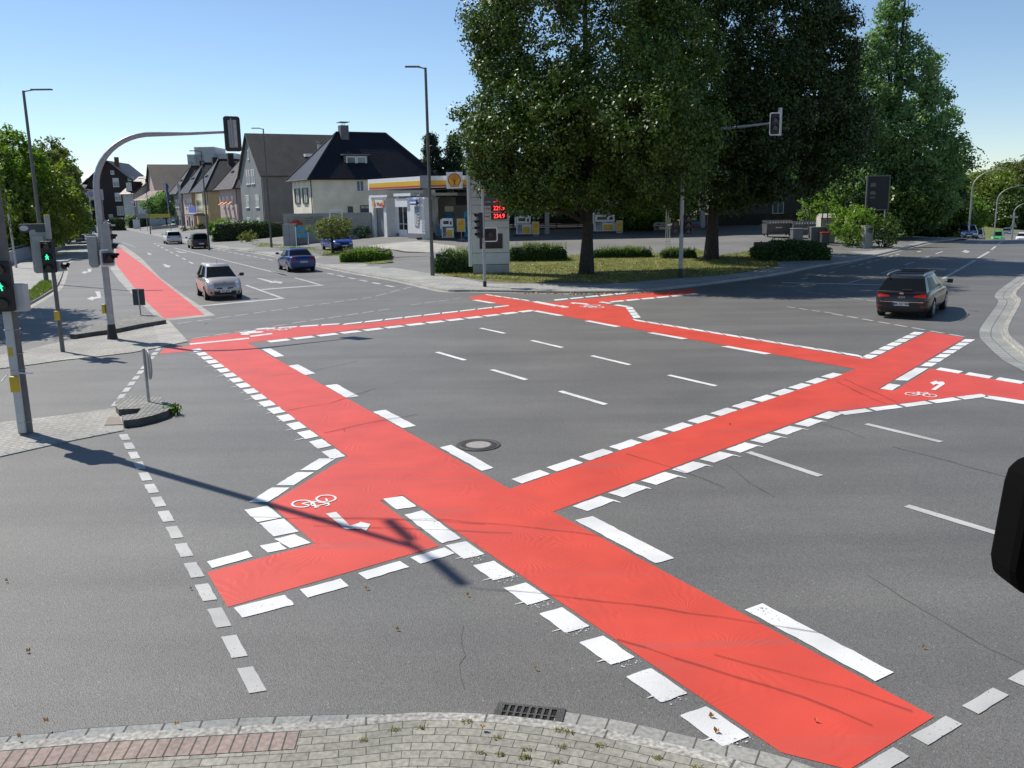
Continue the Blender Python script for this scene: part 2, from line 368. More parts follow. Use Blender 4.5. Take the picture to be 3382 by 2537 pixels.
# --- filling-station block
kl = [G0(fB, 1380, 205), G0(fC, 0, 1290), G0(fC, 250, 1320), G0(fC, 600, 1380), G0(fC, 1100, 1490), G0(fC, 1700, 1600), G0(fC, 2100, 1690), G0(fD, 420, 1560),
      G0(fD, 760, 1565), G0(fD, 1000, 1570), G0(fD, 1500, 1575), G0(fD, 2000, 1556), G0(fE, 800, 1612), G0(fE, 1300, 1540), G0(fE, 1620, 1475), G0(fE, 1980, 1420), G0(fF, 930, 955), G0(fF, 1330, 855), G0(fF, 1600, 815)]
kl = [Vector((-112, 235)), Vector((-85, 196)), Vector((-70, 168))]+[Vector(p[:2]) for p in kl]+[Vector((57, 109)), Vector((77, 140)), Vector((112, 190))]
kerbS = smoothpath(kl, 5)
sheet('forecourt', [[tuple(p) for p in offs(kerbS, .12)]+[(112, 330), (-112, 330)]], 'asphalt_light', blk, 0, 5, skirt=.15)
ribbon('kerb', kerbS, [(-.3, .003), (-.02, .003), (0, .10), (.14, .112)], 'kerb_stone')
paver('pavement_slabs', (.27, .265, .25), (.235, .23, .22), (.1, .1, .09), .22, .11, rot=28, mortar=.05)
ribbon('pavement', kerbS, [(.14, .116), (1.5, .117), (3.0, .118)], 'slab_pavers')
# --- left block
kf = [Vector((-112, -14)), Vector((-45, 14)), Vector((-30, 23)), Vector((-22.5, 29.5))]+[Vector(G0(fB, *q)[:2]) for q in [(0, 985), (200, 890), (430, 760), (520, 690), (570, 580), (600, 470), (700, 430), (860, 375)]]+[Vector((-47, 101)), Vector((-60, 124)), Vector((-80, 158)), Vector((-105, 195)), Vector((-135, 240))]
kerbLp = smoothpath(kf, 5)
sheet('pavement', [[tuple(p) for p in offs(kerbLp, .12)]+[(-160, 240), (-160, -14)]], 'slab_pavers', gz, .11, 12, skirt=.15)
ribbon('kerb', kerbLp, [(-.3, .003), (-.02, .003), (0, .10), (.14, .114)], 'kerb_stone')
# --- right block
kr = [Vector((14, 8)), Vector((13.0, 13)), Vector((12.2, 17))]+[Vector(G0(fO, *q)[:2])+Vector((.35, -.1)) for q in [(2212, 470), (2100, 400), (2000, 310), (1955, 260), (1955, 200), (1995, 130), (2075, 0)]]+[Vector(G0(fF, 2110, 1320)[:2]), Vector((29.3, 49.5)), Vector((40, 67)), Vector((51, 84)), Vector((66, 108)), Vector((90, 146)), Vector((122, 197))]
kerbR = smoothpath(kr, 5)[::-1]
sheet('pavement', [[tuple(p) for p in offs(kerbR, .12)]+[(160, 8), (160, 197)]], 'asphalt_light', gz, .09, 12, skirt=.15)
ribbon('kerb', kerbR, [(0, .095), (.16, .1)], 'kerb_stone'); ribbon('kerb', kerbR, [(-.02, .004), (0, .095)], 'kerb_stone')
ribbon('gutter', kerbR, [(-.62, .006), (-.32, .005), (-.02, .004)], 'gutter_stone')
# --- near block with brick paving laid along the kerb
kn = [Vector((-14, 4.9)), Vector((-8, 5.9)), Vector(G0(fL, 0, 372)[:2]), Vector(G0(fL, 900, 298)[:2]), Vector(G0(fL, 2212, 222)[:2]), Vector(G0(fK, 600, 303)[:2]), Vector(G0(fK, 1040, 262)[:2]), Vector(G0(fK, 1530, 270)[:2]),
      Vector(G0(fK, 2030, 320)[:2]), Vector(G0(fM, 340, 745)[:2]), Vector(G0(fM, 650, 815)[:2]), Vector(G0(fM, 900, 880)[:2]), Vector((2.6, 5.35)), Vector((4.2, 4.2)), Vector((5.8, 2.6)), Vector((7, .8)), Vector((7.8, -1.5))]
kerbN = smoothpath(kn, 6)[::-1]
sheet('pavement', [[tuple(p) for p in offs(kerbN, .2)]+[(-14, -12), (8, -12)]], 'concrete_slabs', gz, .03, skirt=.1)
ribbon('kerb', kerbN, [(-.01, .0), (0, .04), (.012, .047), (.13, .05)], 'kerb_stone')
ribbon('pavement', kerbN, [(.13, .048), (.6, .048), (1.2, .05), (2.0, .05), (3.5, .05), (7, .05)], 'brick_pavers')
cut = [p for p in kerbN if p.x < -1.72]; ribbon('pavement', cut, [(.14, .0525), (.38, .0525)], 'red_pavers')
go = [Vector((-14, 5.25)), Vector((-8, 6.2))]+[Vector(G0(f, *q)[:2]) for f, q in [(fL, (0, 298)), (fL, (580, 240)), (fL, (1270, 195)), (fL, (1750, 160)), (fK, (0, 262)), (fK, (560, 245)), (fK, (1040, 243)), (fK, (1330, 252)), (fK, (1600, 268))]]
ribbon('gutter', smoothpath(go, 4)[::-1], [(0, .006), (.29, .006)], 'gutter_stone')
g2 = [Vector(G0(f, *q)[:2]) for f, q in [(fM, (60, 627)), (fM, (340, 672)), (fM, (600, 730)), (fM, (760, 765)), (fM, (930, 797)), (fM, (1090, 838)), (fM, (1250, 892))]]+[Vector((3.3, 5.15)), Vector((4.6, 4.2))]
ribbon('gutter', smoothpath(g2, 4)[::-1], [(0, .006), (.2, .006), (.39, .006)], 'gutter_slab')
# --- splitter islands
isl = lambda f, pts: [tuple(G0(f, *q)[:2]) for q in pts]
i1 = isl(fB, [(-300, 1480), (0, 1437), (200, 1413), (570, 1360), (900, 1325), (1200, 1290), (1470, 1240), (1720, 1188), (1620, 1080), (1535, 985), (1480, 976), (1050, 1120), (800, 1150), (640, 1180), (440, 1215), (150, 1290), (-300, 1345)])
sheet('traffic_island', [i1], 'island_pavers', gz, .02, skirt=.03)
ribbon('kerb', [Vector(p) for p in isl(fB, [(-300, 1480), (0, 1437), (200, 1413), (570, 1360), (900, 1325), (1200, 1290), (1470, 1240)])], [(0, .024), (.15, .024)], 'kerb_stone')
paver('strip_pavers', (.37, .36, .33), (.33, .32, .3), (.17, .16, .14), .6, .3, 0, rot=35, mortar=.04)
sheet('paving_strip', [isl(fB, [(1470, 1238), (1712, 1188), (1535, 992), (1395, 1020)])], 'strip_pavers', gz, .026)
mat('dark_kerb', (.09, .088, .08), .9, var=.3)  # dark stone, with the shade of the kerb sides put into the colour
rc = isl(fB, [(640, 1158), (700, 1125), (880, 1068), (1050, 1022), (1280, 962), (1440, 985), (1520, 1026), (1300, 1062), (1080, 1108), (850, 1140), (700, 1163)])
sheet('traffic_island', [rc], 'cobbles', gz, .16, skirt=.15, skm='dark_kerb')
i2 = isl(fG, [(-300, 300), (0, 272), (300, 238), (530, 205), (560, 250), (565, 310), (300, 362), (0, 430), (-300, 500)])
sheet('traffic_island', [i2], 'island_pavers', gz, .015, skirt=.03)
ribbon('kerb', [Vector(p) for p in isl(fG, [(-300, 500), (0, 430), (300, 362), (563, 310)])], [(0, .019), (.2, .019)], 'gutter_stone')
cres = isl(fG, [(528, 208), (545, 192), (600, 181), (690, 179), (745, 188), (782, 207), (790, 228), (765, 250), (700, 272), (630, 288), (568, 296), (560, 272), (630, 262), (648, 238), (545, 243), (530, 226)])
sheet('traffic_island', [cres], 'cobbles', gz, .15, skirt=.14, skm='dark_kerb')
mat('plate_metal', (.2, .17, .14), .6, .5)
b = MB(); q = isl(fG, [(497, 252), (545, 250), (562, 285), (478, 288)]); b.prism(q, .016, .03); tag(b.build('utility_cover', 'plate_metal'), 'rusty rectangular metal cover plate set in the paving beside the cobbled nose of the island', 'cover plate')

mat('grass_ground', (.12, .135, .03), .95, var=.5, scale=1.2, bump=1, bscale=25, detail=8)
lawn = [G(f, x, y, side) for f, x, y in [(fD, 100, 1400), (fD, 440, 1440), (fD, 620, 1462), (fD, 900, 1480), (fD, 1230, 1475), (fD, 1800, 1480), (fE, 600, 1560), (fE, 900, 1535), (fE, 1300, 1470), (fE, 1290, 1400), (fE, 1180, 1345), (fE, 760, 1385), (fE, 540, 1350), (fD, 2150, 1235), (fD, 1560, 1245), (fD, 1330, 1255), (fD, 800, 1280), (fD, 430, 1340), (fD, 120, 1385)]]
sheet('lawn', [[tuple(p[:2]) for p in lawn]], 'grass_ground', blk, .012, 5)
verge = [G(f, x, y, side) for f, x, y in [(fB, -60, 960), (fB, 180, 870), (fB, 330, 790), (fB, 480, 700), (fB, 470, 640), (fB, 380, 640), (fB, 270, 730), (fB, 200, 800), (fB, -60, 900)]]
sheet('verge', [[tuple(p[:2]) for p in verge]], 'grass_ground', gz, .118, 4)
bed = [G(f, x, y, blk) for f, x, y in [(fC, 250, 1255), (fC, 500, 1300), (fC, 700, 1340), (fC, 1100, 1370), (fC, 1450, 1450), (fC, 1660, 1425), (fC, 1560, 1370), (fC, 1180, 1330), (fC, 900, 1300), (fC, 640, 1270), (fC, 420, 1250)]]
sheet('planting_bed', [[tuple(p[:2]) for p in bed]], 'grass_ground', blk, .02, 5)
sheet('concrete_apron', [[tuple(G(fC, x, y, blk)[:2]) for x, y in [(1400, 1280), (1880, 1235), (2230, 1280), (2230, 1350), (1760, 1330)]]], 'concrete_slabs', blk, .006, 5)

# red coating
red = MK()
red.p.append([G0(f, *q) for f, q in [(fP, (60, 595)), (fP, (85, 558)), (fP, (285, 533)), (fP, (285, 490)), (fP, (640, 440)), (fP, (950, 396)), (fP, (1480, 383)), (fP, (1480, 420)), (fP, (705, 518)), (fN, (890, 212)),
     (fN, (1155, 352)), (fM, (1797, 655)), (fM, (1405, 900)), (fM, (1090, 820)), (fN, (240, 250)), (fN, (100, 285)), (fG, (2005, 835)), (fG, (1040, 1115)), (fG, (945, 955)), (fG, (1440, 825)), (fG, (1230, 642)), (fP, (1435, 1345)), (fP, (360, 572))]])
red.p.append([G0(f, *q) for f, q in [(fN, (890, 212)), (fO, (960, 495)), (fO, (745, 805)), (fN, (1155, 352))]])
red.p.append([G0(fO, *q) for q in [(960, 495), (1075, 425), (1500, 217), (1770, 262), (1130, 640), (1250, 655), (1505, 497), (1540, 493), (2300, 622), (2300, 742), (1880, 680), (850, 805), (745, 805)]])
red.p.append([G0(f, *q) for f, q in [(fO, (1075, 425)), (fO, (960, 495)), (fQ, (650, 230)), (fQ, (520, 206)), (fQ, (300, 166)), (fQ, (270, 150)), (fQ, (370, 135)), (fQ, (640, 178)), (fQ, (790, 182)), (fQ, (1640, 98)), (fQ, (1660, 130)), (fQ, (1060, 188)), (fQ, (1230, 214)), (fQ, (1270, 286))]])
red.p.append([G0(f, *q) for f, q in [(fP, (1480, 383)), (fQ, (520, 206)), (fQ, (650, 230)), (fP, (1480, 420))]])
red.p.append([G0(fB, *q) for q in [(1105, 335), (1300, 480), (1500, 645), (1700, 805), (1870, 940), (1500, 975), (1330, 815), (1200, 660), (1060, 480), (1050, 400), (1062, 340)]])
red.emit('red_cycle_lane', 'red_coating', .004)
pale = MK().poly(fB, [(1060, 300), (1125, 305), (1290, 420), (1460, 600), (1700, 775), (1965, 946), (1540, 992), (1440, 978), (1230, 780), (1080, 620), (1010, 520), (1010, 400)])
paver('pale_strip', (.36, .355, .33), (.32, .31, .3), (.2, .2, .18), .5, .5, 0, rot=30, mortar=.03)
pale.emit('paving_strip', 'pale_strip', .002)
w = MK()
w.row(fN, (625, 533), fM, (945, 745), 7, .68, fN, (500, 560)).row(fN, (240, 258), fN, (325, 322), 1, 1, fN, (120, 275)).row(fN, (360, 345), fN, (595, 515), 1, 1, fN, (250, 372))
w.row(fN, (1287, 405), fN, (1780, 668), 1, 1, fN, (1395, 380)).row(fM, (920, 160), fM, (1525, 493), 1, 1, fM, (1005, 132))
for a, bb, o in [((805, 562), (905, 620), (870, 556)), ((1000, 684), (1125, 752), (1070, 673)), ((1270, 828), (1425, 918), (1355, 818)), ((1617, 1020), (1835, 1140), (1710, 1005)), ((2105, 1280), (2415, 1453), (2190, 1262))]:
    w.row(fP, a, fP, bb, 1, 1, fP, o)
w.row(fP, (355, 557), fP, (1418, 1345), 18, .72, fP, (290, 565)).row(fP, (1345, 1362), fG, (1222, 636), 3, .86, fP, (1225, 1362))
w.row(fG, (1222, 652), fG, (1365, 770), 2, .92, fG, (1115, 672))
for a, bb, o in [((1158, 885), (968, 938), (1130, 858)), ((1310, 850), (1225, 868), (1270, 818)), ((1420, 822), (1325, 846), (1345, 782)), ((1067, 1118), (1300, 1060), (1105, 1165)), ((1365, 1037), (1555, 985), (1405, 1073)), ((1630, 962), (1825, 905), (1675, 990)), ((1870, 890), (2030, 843), (1920, 918))]:
    w.row(fG, a, fG, bb, 1, 1, fG, o)
w.row(fN, (965, 182), fO, (865, 535), 14, .8, fN, (900, 155)).row(fN, (1272, 320), fO, (760, 810), 10, .78, fN, (1365, 350))
w.row(fO, (820, 816), fO, (1890, 680), 5, .9, fO, (880, 838)).row(fO, (1930, 690), fO, (2300, 745), 1, 1, fO, (1912, 712)).row(fO, (1555, 500), fO, (2190, 607), 3, .8, fO, (1590, 484))
w.row(fO, (1775, 272), fO, (1440, 473), 7, .8, fO, (1848, 275)).row(fO, (1410, 486), fO, (1250, 578), 1, 1, fO, (1500, 490)).row(fO, (1210, 603), fO, (1142, 642), 1, 1, fO, (1295, 615))
w.row(fO, (1470, 222), fO, (1075, 419), 7, .8, fO, (1395, 218)).row(fQ, (1290, 296), fO, (1045, 414), 13, .87, fQ, (1268, 284))
for a, bb, o in [((690, 233), (855, 263), (656, 236)), ((1010, 294), (1200, 330), (975, 297)), ((1395, 366), (1608, 404), (1357, 369)), ((1850, 448), (2118, 496), (1808, 452)), ((330, 168), (442, 187), (292, 170)), ((690, 176), (830, 203), (655, 180)), ((845, 202), (888, 212), (810, 206))]:
    w.row(fQ, a, fQ, bb, 1, 1, fQ, o)
w.row(fQ, (385, 139), fQ, (650, 177), 5, .85, fQ, (372, 132)).row(fP, (1395, 386), fQ, (515, 206), 9, .88, fP, (1412, 375)).row(fP, (840, 502), fQ, (648, 229), 13, .8, fP, (872, 514))
w.row(fP, (760, 421), fP, (1370, 381), 4, .85, fP, (772, 412))
w.row(fQ, (800, 173), fQ, (1245, 129), 5, .85, fQ, (790, 166)).row(fQ, (1130, 177), fQ, (1655, 128), 6, .82, fQ, (1145, 184)).row(fQ, (1060, 183), fQ, (1125, 192), 1, 1, fQ, (1085, 178)).row(fQ, (1150, 200), fQ, (1230, 212), 1, 1, fQ, (1180, 196))
w.row(fQ, (1228, 214), fQ, (1277, 280), 4, .85, fQ, (1268, 211)).poly(fP, [(275, 522), (285, 530), (715, 486), (712, 478)]).poly(fP, [(715, 465), (730, 472), (885, 452), (880, 444)]).poly(fP, [(640, 440), (655, 446), (765, 432), (760, 424)])
for a, bb in [((345, 340), (492, 372)), ((655, 415), (843, 459)), ((1020, 508), (1255, 564)), ((1490, 626), (1780, 693)), ((78, 486), (252, 536)), ((412, 593), (625, 655)), ((828, 724), (1108, 806))]: w.line(fQ, a, fQ, bb, .14)
w.ragged().emit('white_road_marking', 'white_marking', .008)
g = MK()
g.line(fO, (1035, 903), fO, (1600, 1038), .14).line(fO, (160, 1112), fO, (700, 1292), .14).line(fO, (1335, 1512), fO, (2100, 1745), .14)
g.row(fG, (1140, 1512), fG, (543, 327), 15, .7, fG, (1218, 1497)).row(fB, (1430, 1248), fG, (505, 198), 11, .68, fB, (1475, 1245)).row(fM, (1425, 905), fM, (2265, 405), 4, .68, fM, (1505, 950))
g.line(fP, (350, 247), fP, (965, 190), .42).line(fP, (805, 126), fP, (1258, 93), .4).line(fP, (690, 93), fP, (960, 190), .16).line(fP, (1050, 40), fP, (1240, 93), .16).line(fP, (880, -7), fP, (985, 22), .16)
g.line(I, (575, 819), fC, (680, 1548), .15).line(fB, (1408, 287), fB, (1560, 310), .14).line(fB, (1405, 287), fB, (1765, 475), .16, 8, .5)
g.line(fC, (0, 1306), fC, (560, 1411), .2, 10, .6).line(fC, (1055, 1529), fC, (1662, 1655), .22, 6, .6)
# turn arrows
g.poly(fB, [(800, 522), (836, 520), (832, 548), (790, 556), (778, 565), (742, 556), (778, 540), (782, 548), (803, 544)]).poly(fB, [(868, 728), (912, 726), (926, 786), (858, 796), (850, 812), (792, 795), (846, 772), (852, 781), (890, 774)])
g.poly(fC, [(400, 1573), (450, 1576), (570, 1607), (560, 1597), (645, 1608), (640, 1622), (600, 1622), (598, 1616), (540, 1618), (520, 1608)]).poly(fB, [(1480, 476), (1515, 480), (1540, 492), (1560, 490), (1545, 510), (1490, 500), (1512, 497), (1500, 490)])
g.poly(fB, [(1340, 372), (1360, 374), (1372, 382), (1387, 380), (1378, 393), (1338, 388), (1356, 385)]).poly(fB, [(1605, 357), (1630, 359), (1660, 367), (1705, 366), (1700, 372), (1650, 373), (1625, 366)])
g.line(fF, (1455, 1190), fF, (1757, 1018), .18).line(fF, (1780, 1000), fF, (1887, 938), .18).line(fF, (1908, 920), fF, (2005, 843), .16, 2, .6)
for a, bb in [((1095, 1063), (1187, 1033)), ((1253, 1004), (1330, 979)), ((1388, 958), (1450, 937)), ((880, 1142), (1000, 1103)), ((570, 1230), (735, 1187)), ((1778, 865), (1830, 853))]: g.line(fF, a, fF, bb, .14)
g.line(fF, (590, 1083), fF, (1045, 960), .2, 7, .5).line(fF, (130, 1195), fF, (450, 1125), .2, 3, .45).poly(fF, [(725, 1087), (755, 1081), (790, 1082), (770, 1092)]).poly(fF, [(1625, 942), (1660, 922), (1710, 936), (1690, 948), (1640, 952), (1665, 940)]).poly(fF, [(1210, 936), (1250, 933), (1245, 941), (1215, 943)])
g.line(fF, (-50, 1227), fF, (880, 1248), .42)
g.ragged(.003).emit('worn_road_marking', 'old_marking', .007, 8)
t = MK()
t.line(fP, (185, 376), fP, (1610, 181), .13, 12, .72).line(fP, (1028, 372), fP, (1740, 267), .13, 6, .75).line(fP, (300, 484), fP, (990, 381), .12, 5, .8).line(fP, (1640, 174), fQ, (235, 5), .1, 8, .75).line(fP, (1890, 240), fQ, (235, 155), .1, 4, .75)
t.line(fO, (790, 83), fO, (1765, 255), .15, 8, .72).line(fF, (80, 1300), fF, (830, 1402), .12, 7, .7).line(fF, (0, 1454), fF, (430, 1515), .12, 4, .7)
t.line(fC, (1060, 1480), fC, (2100, 1672), .12).line(fB, (1110, 275), fB, (1240, 325), .12).poly(fF, [(2150, 1628), (2212, 1585), (2300, 1600), (2240, 1640)])
t.line(fF, (400, 1095), fF, (935, 955), .14).line(fF, (400, 990), fF, (640, 932), .06).line(fB, (1960, 330), fB, (2212, 355), .1)
t.emit('worn_road_marking', 'faint_marking', .006, 8)
# bicycle symbols
def bike(name, c1, c2, upv, matn='white_marking', arrow=None):
    a, bb = c1, c2; u = (bb-a); L = u.length; u.normalize(); v = (upv-(a+bb)/2); v = v-u*v.dot(u); v.normalize()
    P = lambda x, y: a+u*((x*1.12-.06)*L)+v*(y*L*1.35)
    b = MB(); w_ = .045*L/.62
    def ring(c, r, n=22):
        for i in range(n):
            t0, t1 = 2*pi*i/n, 2*pi*(i+1)/n
            b.add([P(c[0]+cos(t)*q, c[1]+sin(t)*q) for t, q in ((t0, r), (t1, r), (t1, r+.085), (t0, r+.085))], [(0, 1, 2, 3)])
    def seg(p, q, ww=.075):
        p = Vector(p); q = Vector(q); d = (q-p).normalized(); n = Vector((-d.y, d.x))*ww/2
        b.add([P(*(p-n)), P(*(q-n)), P(*(q+n)), P(*(p+n))], [(0, 1, 2, 3)])
    ring((0, 0), .32); ring((1, 0), .32)
    for p, q in [((0, 0), (.45, 0)), ((0, 0), (.3, .5)), ((.45, 0), (.3, .5)), ((.45, 0), (.82, .5)), ((.3, .5), (.82, .5)), ((1, 0), (.78, .68)), ((.78, .68), (.62, .7)), ((.2, .62), (.4, .62)), ((.3, .5), (.28, .62))]: seg(p, q)
    b.v = [(p[0], p[1], .012+.0004*(i//4 % 3)) for i, p in enumerate(b.v)]
    o = b.build(name, matn); o['kind'] = 'structure'
bike('white_cycle_symbol', G0(fG, 1385, 643), G0(fG, 1483, 622), G0(fG, 1460, 700))
bike('white_cycle_symbol', G0(fO, 1385, 683), G0(fO, 1505, 693), G0(fO, 1460, 645))
bike('white_cycle_symbol', G0(fP, 890, 420), G0(fP, 975, 411), G0(fP, 915, 432))
bike('white_cycle_symbol', G0(fQ, 1050, 213), G0(fQ, 1030, 203), G0(fQ, 990, 213))
ar = MK().poly(fG, [(1488, 690), (1535, 682), (1598, 745), (1640, 733), (1645, 727), (1692, 738), (1672, 770), (1650, 758), (1578, 762)])
ar.poly(fO, [(1520, 650), (1552, 655), (1625, 607), (1610, 590), (1565, 592), (1560, 583), (1512, 597), (1542, 618), (1552, 608), (1582, 610)])
ar.poly(fP, [(650, 452), (700, 440), (790, 432), (820, 434), (810, 442), (705, 450), (720, 458), (660, 460)]).poly(fQ, [(890, 188), (905, 184), (990, 190), (1010, 198), (985, 198), (920, 190), (915, 194)])
ar.emit('white_road_marking', 'white_marking', .012)
# cracks and sealed joints
mat('crack_fill', (.075, .074, .07), .8, var=.3); ck = MK()
def crack(f, pts, wd):
    P = [G0(f, *p) for p in pts]
    Q = [P[0]]
    for a, bb in zip(P, P[1:]):
        n = max(2, int((bb-a).length/.25))
        for i in range(1, n+1): Q.append(a.lerp(bb, i/n)+Vector((random.gauss(0, .015), random.gauss(0, .015), 0)))
    for a, bb in zip(Q, Q[1:]):
        d = bb-a
        if d.length < 1e-4: continue
        d.normalize(); n = Vector((-d.y, d.x, 0))*wd*random.uniform(.3, .6); ck.p.append([a-n, bb-n, bb+n, a+n])
crack(fO, [(0, 1205), (170, 1340), (350, 1440)], .018); crack(fO, [(1230, 1070), (1700, 1190), (2090, 1305)], .03); crack(fO, [(620, 880), (900, 955), (1020, 1005)], .018)
crack(fM, [(1490, 0), (1760, 170), (2060, 340), (2212, 415)], .018); crack(fN, [(610, 1045), (600, 1180), (585, 1280), (620, 1430)], .008)
ck.emit('road_crack', 'crack_fill', .003)
# overspray ticks beside the dashes
tk = MK()
for i in range(16):
    a = G0(fP, 355, 557).lerp(G0(fP, 1418, 1345), i/17); o = G0(fP, 290, 565)-G0(fP, 355, 557); p = a+o*random.uniform(1, 1.1); d = o*random.uniform(.2, .8); n = Vector((-o.y, o.x, 0)).normalized()*.02; tk.p.append([p-n, p+d-n*.3, p+d+n*.3, p+n])
for i in range(7):
    a = G0(fN, 625, 533).lerp(G0(fM, 945, 745), (i+.62)/6.8); o = G0(fN, 500, 560)-G0(fN, 625, 533); p = a+o*.98; d = o*random.uniform(.15, .4); n = Vector((-o.y, o.x, 0)).normalized()*.01; tk.p.append([p-n, p+d-n*.3, p+d+n*.3, p+n])
    for _ in range(34):
        q = a+o*random.uniform(0, 1)+(G0(fM, 945, 745)-a).normalized()*random.uniform(.01, .2); r = random.uniform(.002, .007); tk.p.append([q+Vector((-r, -r, 0)), q+Vector((r*1.6, -r, 0)), q+Vector((r, r, 0)), q+Vector((-r, r, 0))])
for i in range(10):
    a = G0(fN, 1272, 320).lerp(G0(fO, 760, 810), (i+.75)/9.8); o = G0(fN, 1365, 350)-G0(fN, 1272, 320); p = a+o*.95; d = o*random.uniform(.2, .6); n = Vector((-o.y, o.x, 0)).normalized()*.025; tk.p.append([p-n, p+d-n*.3, p+d+n*.3, p+n])
tk.emit('white_road_marking', 'white_marking', .0095)
# manhole, drain
mat('cast_iron', (.085, .08, .075), .55, .6, var=.3, bump=.4, bscale=80); mat('cover_concrete', (.28, .26, .245), .85, var=.15, scale=30)
mc = G0(I, 1580, 1471)
t_ = thing('manhole_cover', 'round manhole with cast iron ring and pale concrete centre in the middle of the crossing', 'manhole', (mc.x, mc.y, 0))
b = MB(); rr = [(.39, .004), (.39, .014), (.34, .014), (.335, .009), (.325, .009), (.32, .014), (.22, .014), (.215, .01)]; n = 48
b.add([(cos(2*pi*j/n)*r, sin(2*pi*j/n)*r, z) for r, z in rr for j in range(n)], [(k*n+j, k*n+(j+1) % n, (k+1)*n+(j+1) % n, (k+1)*n+j) for k in range(len(rr)-1) for j in range(n)])
for j in range(32):
    a = 2*pi*j/32; b.add([(cos(a+d)*r, sin(a+d)*r, .019) for r, d in ((.245, -.035), (.31, -.03), (.31, .03), (.245, .035))], [(0, 1, 2, 3)])
b.build('iron_ring', 'cast_iron', t_); b = MB(); b.disc((0, 0, .003), (0, 0, 1), .216, 40, 0, .011); b.build('concrete_disc', 'cover_concrete', t_)
dA, dB = G0(fK, 1600, 260), G0(fK, 2110, 315)
ang = math.atan2(dB.y-dA.y, dB.x-dA.x); Ld = (dB-dA).length
t_ = thing('drain_grate', 'cast iron gutter grate with leaves in it at the near kerb', 'drain', (dA.x+.1*sin(ang)+.01, dA.y-.09, 0), ang)
b = MB(); b.bx(0, Ld, .03, .07, .002, .016); b.bx(0, Ld, .27, .30, .002, .016); b.bx(0, .07, .07, .27, .002, .016); b.bx(Ld-.07, Ld, .07, .27, .002, .016); b.build('rim', 'cast_iron', t_, bevel=.004)
b = MB(); [b.bx(.1+i*(Ld-.2)/6.6, .1+i*(Ld-.2)/6.6+.022, .07, .27, .004, .014) for i in range(7)]; b.bx(.07, Ld-.07, .165, .18, .004, .013); b.build('bars', 'cast_iron', t_)
mat('void_black', (.008, .008, .008), 1, var=0); b = MB(); b.bx(.05, Ld-.05, .06, .28, .001, .0045); b.build('pit', 'void_black', t_)

# rubber marks left by turning vehicles
mat('rubber_mark', (.02, .015, .015), .9, var=0, alpha=.32)
ck = MK()
for f, pts, wd in [(fN, [(-300, 395), (0, 390), (400, 400), (800, 430), (1300, 480), (1450, 505)], .03), (fN, [(-300, 440), (100, 452), (500, 465), (900, 485)], .03), (fM, [(-350, 60), (0, 90), (400, 140), (800, 195), (1280, 270)], .028), (fM, [(330, 300), (600, 385), (880, 470), (1200, 570), (1500, 695)], .03), (fM, [(780, 370), (1100, 455), (1400, 535), (1700, 640)], .022),
                   (fG, [(1150, 705), (1500, 712), (1900, 718), (2212, 740)], .025), (fG, [(1480, 320), (1700, 270), (1900, 235)], .05), (fP, [(1000, 1010), (1300, 960), (1600, 860), (1640, 850)], .05), (fP, [(880, 760), (1200, 720), (1500, 650)], .04), (fO, [(820, 590), (1000, 680), (1190, 760)], .035), (fO, [(870, 570), (1080, 660), (1260, 740)], .035), (fN, [(1600, 0), (1900, 90), (2212, 210)], .03)]:
    crack(f, pts, wd)
ck.emit('rubber_mark', 'rubber_mark', .0135)
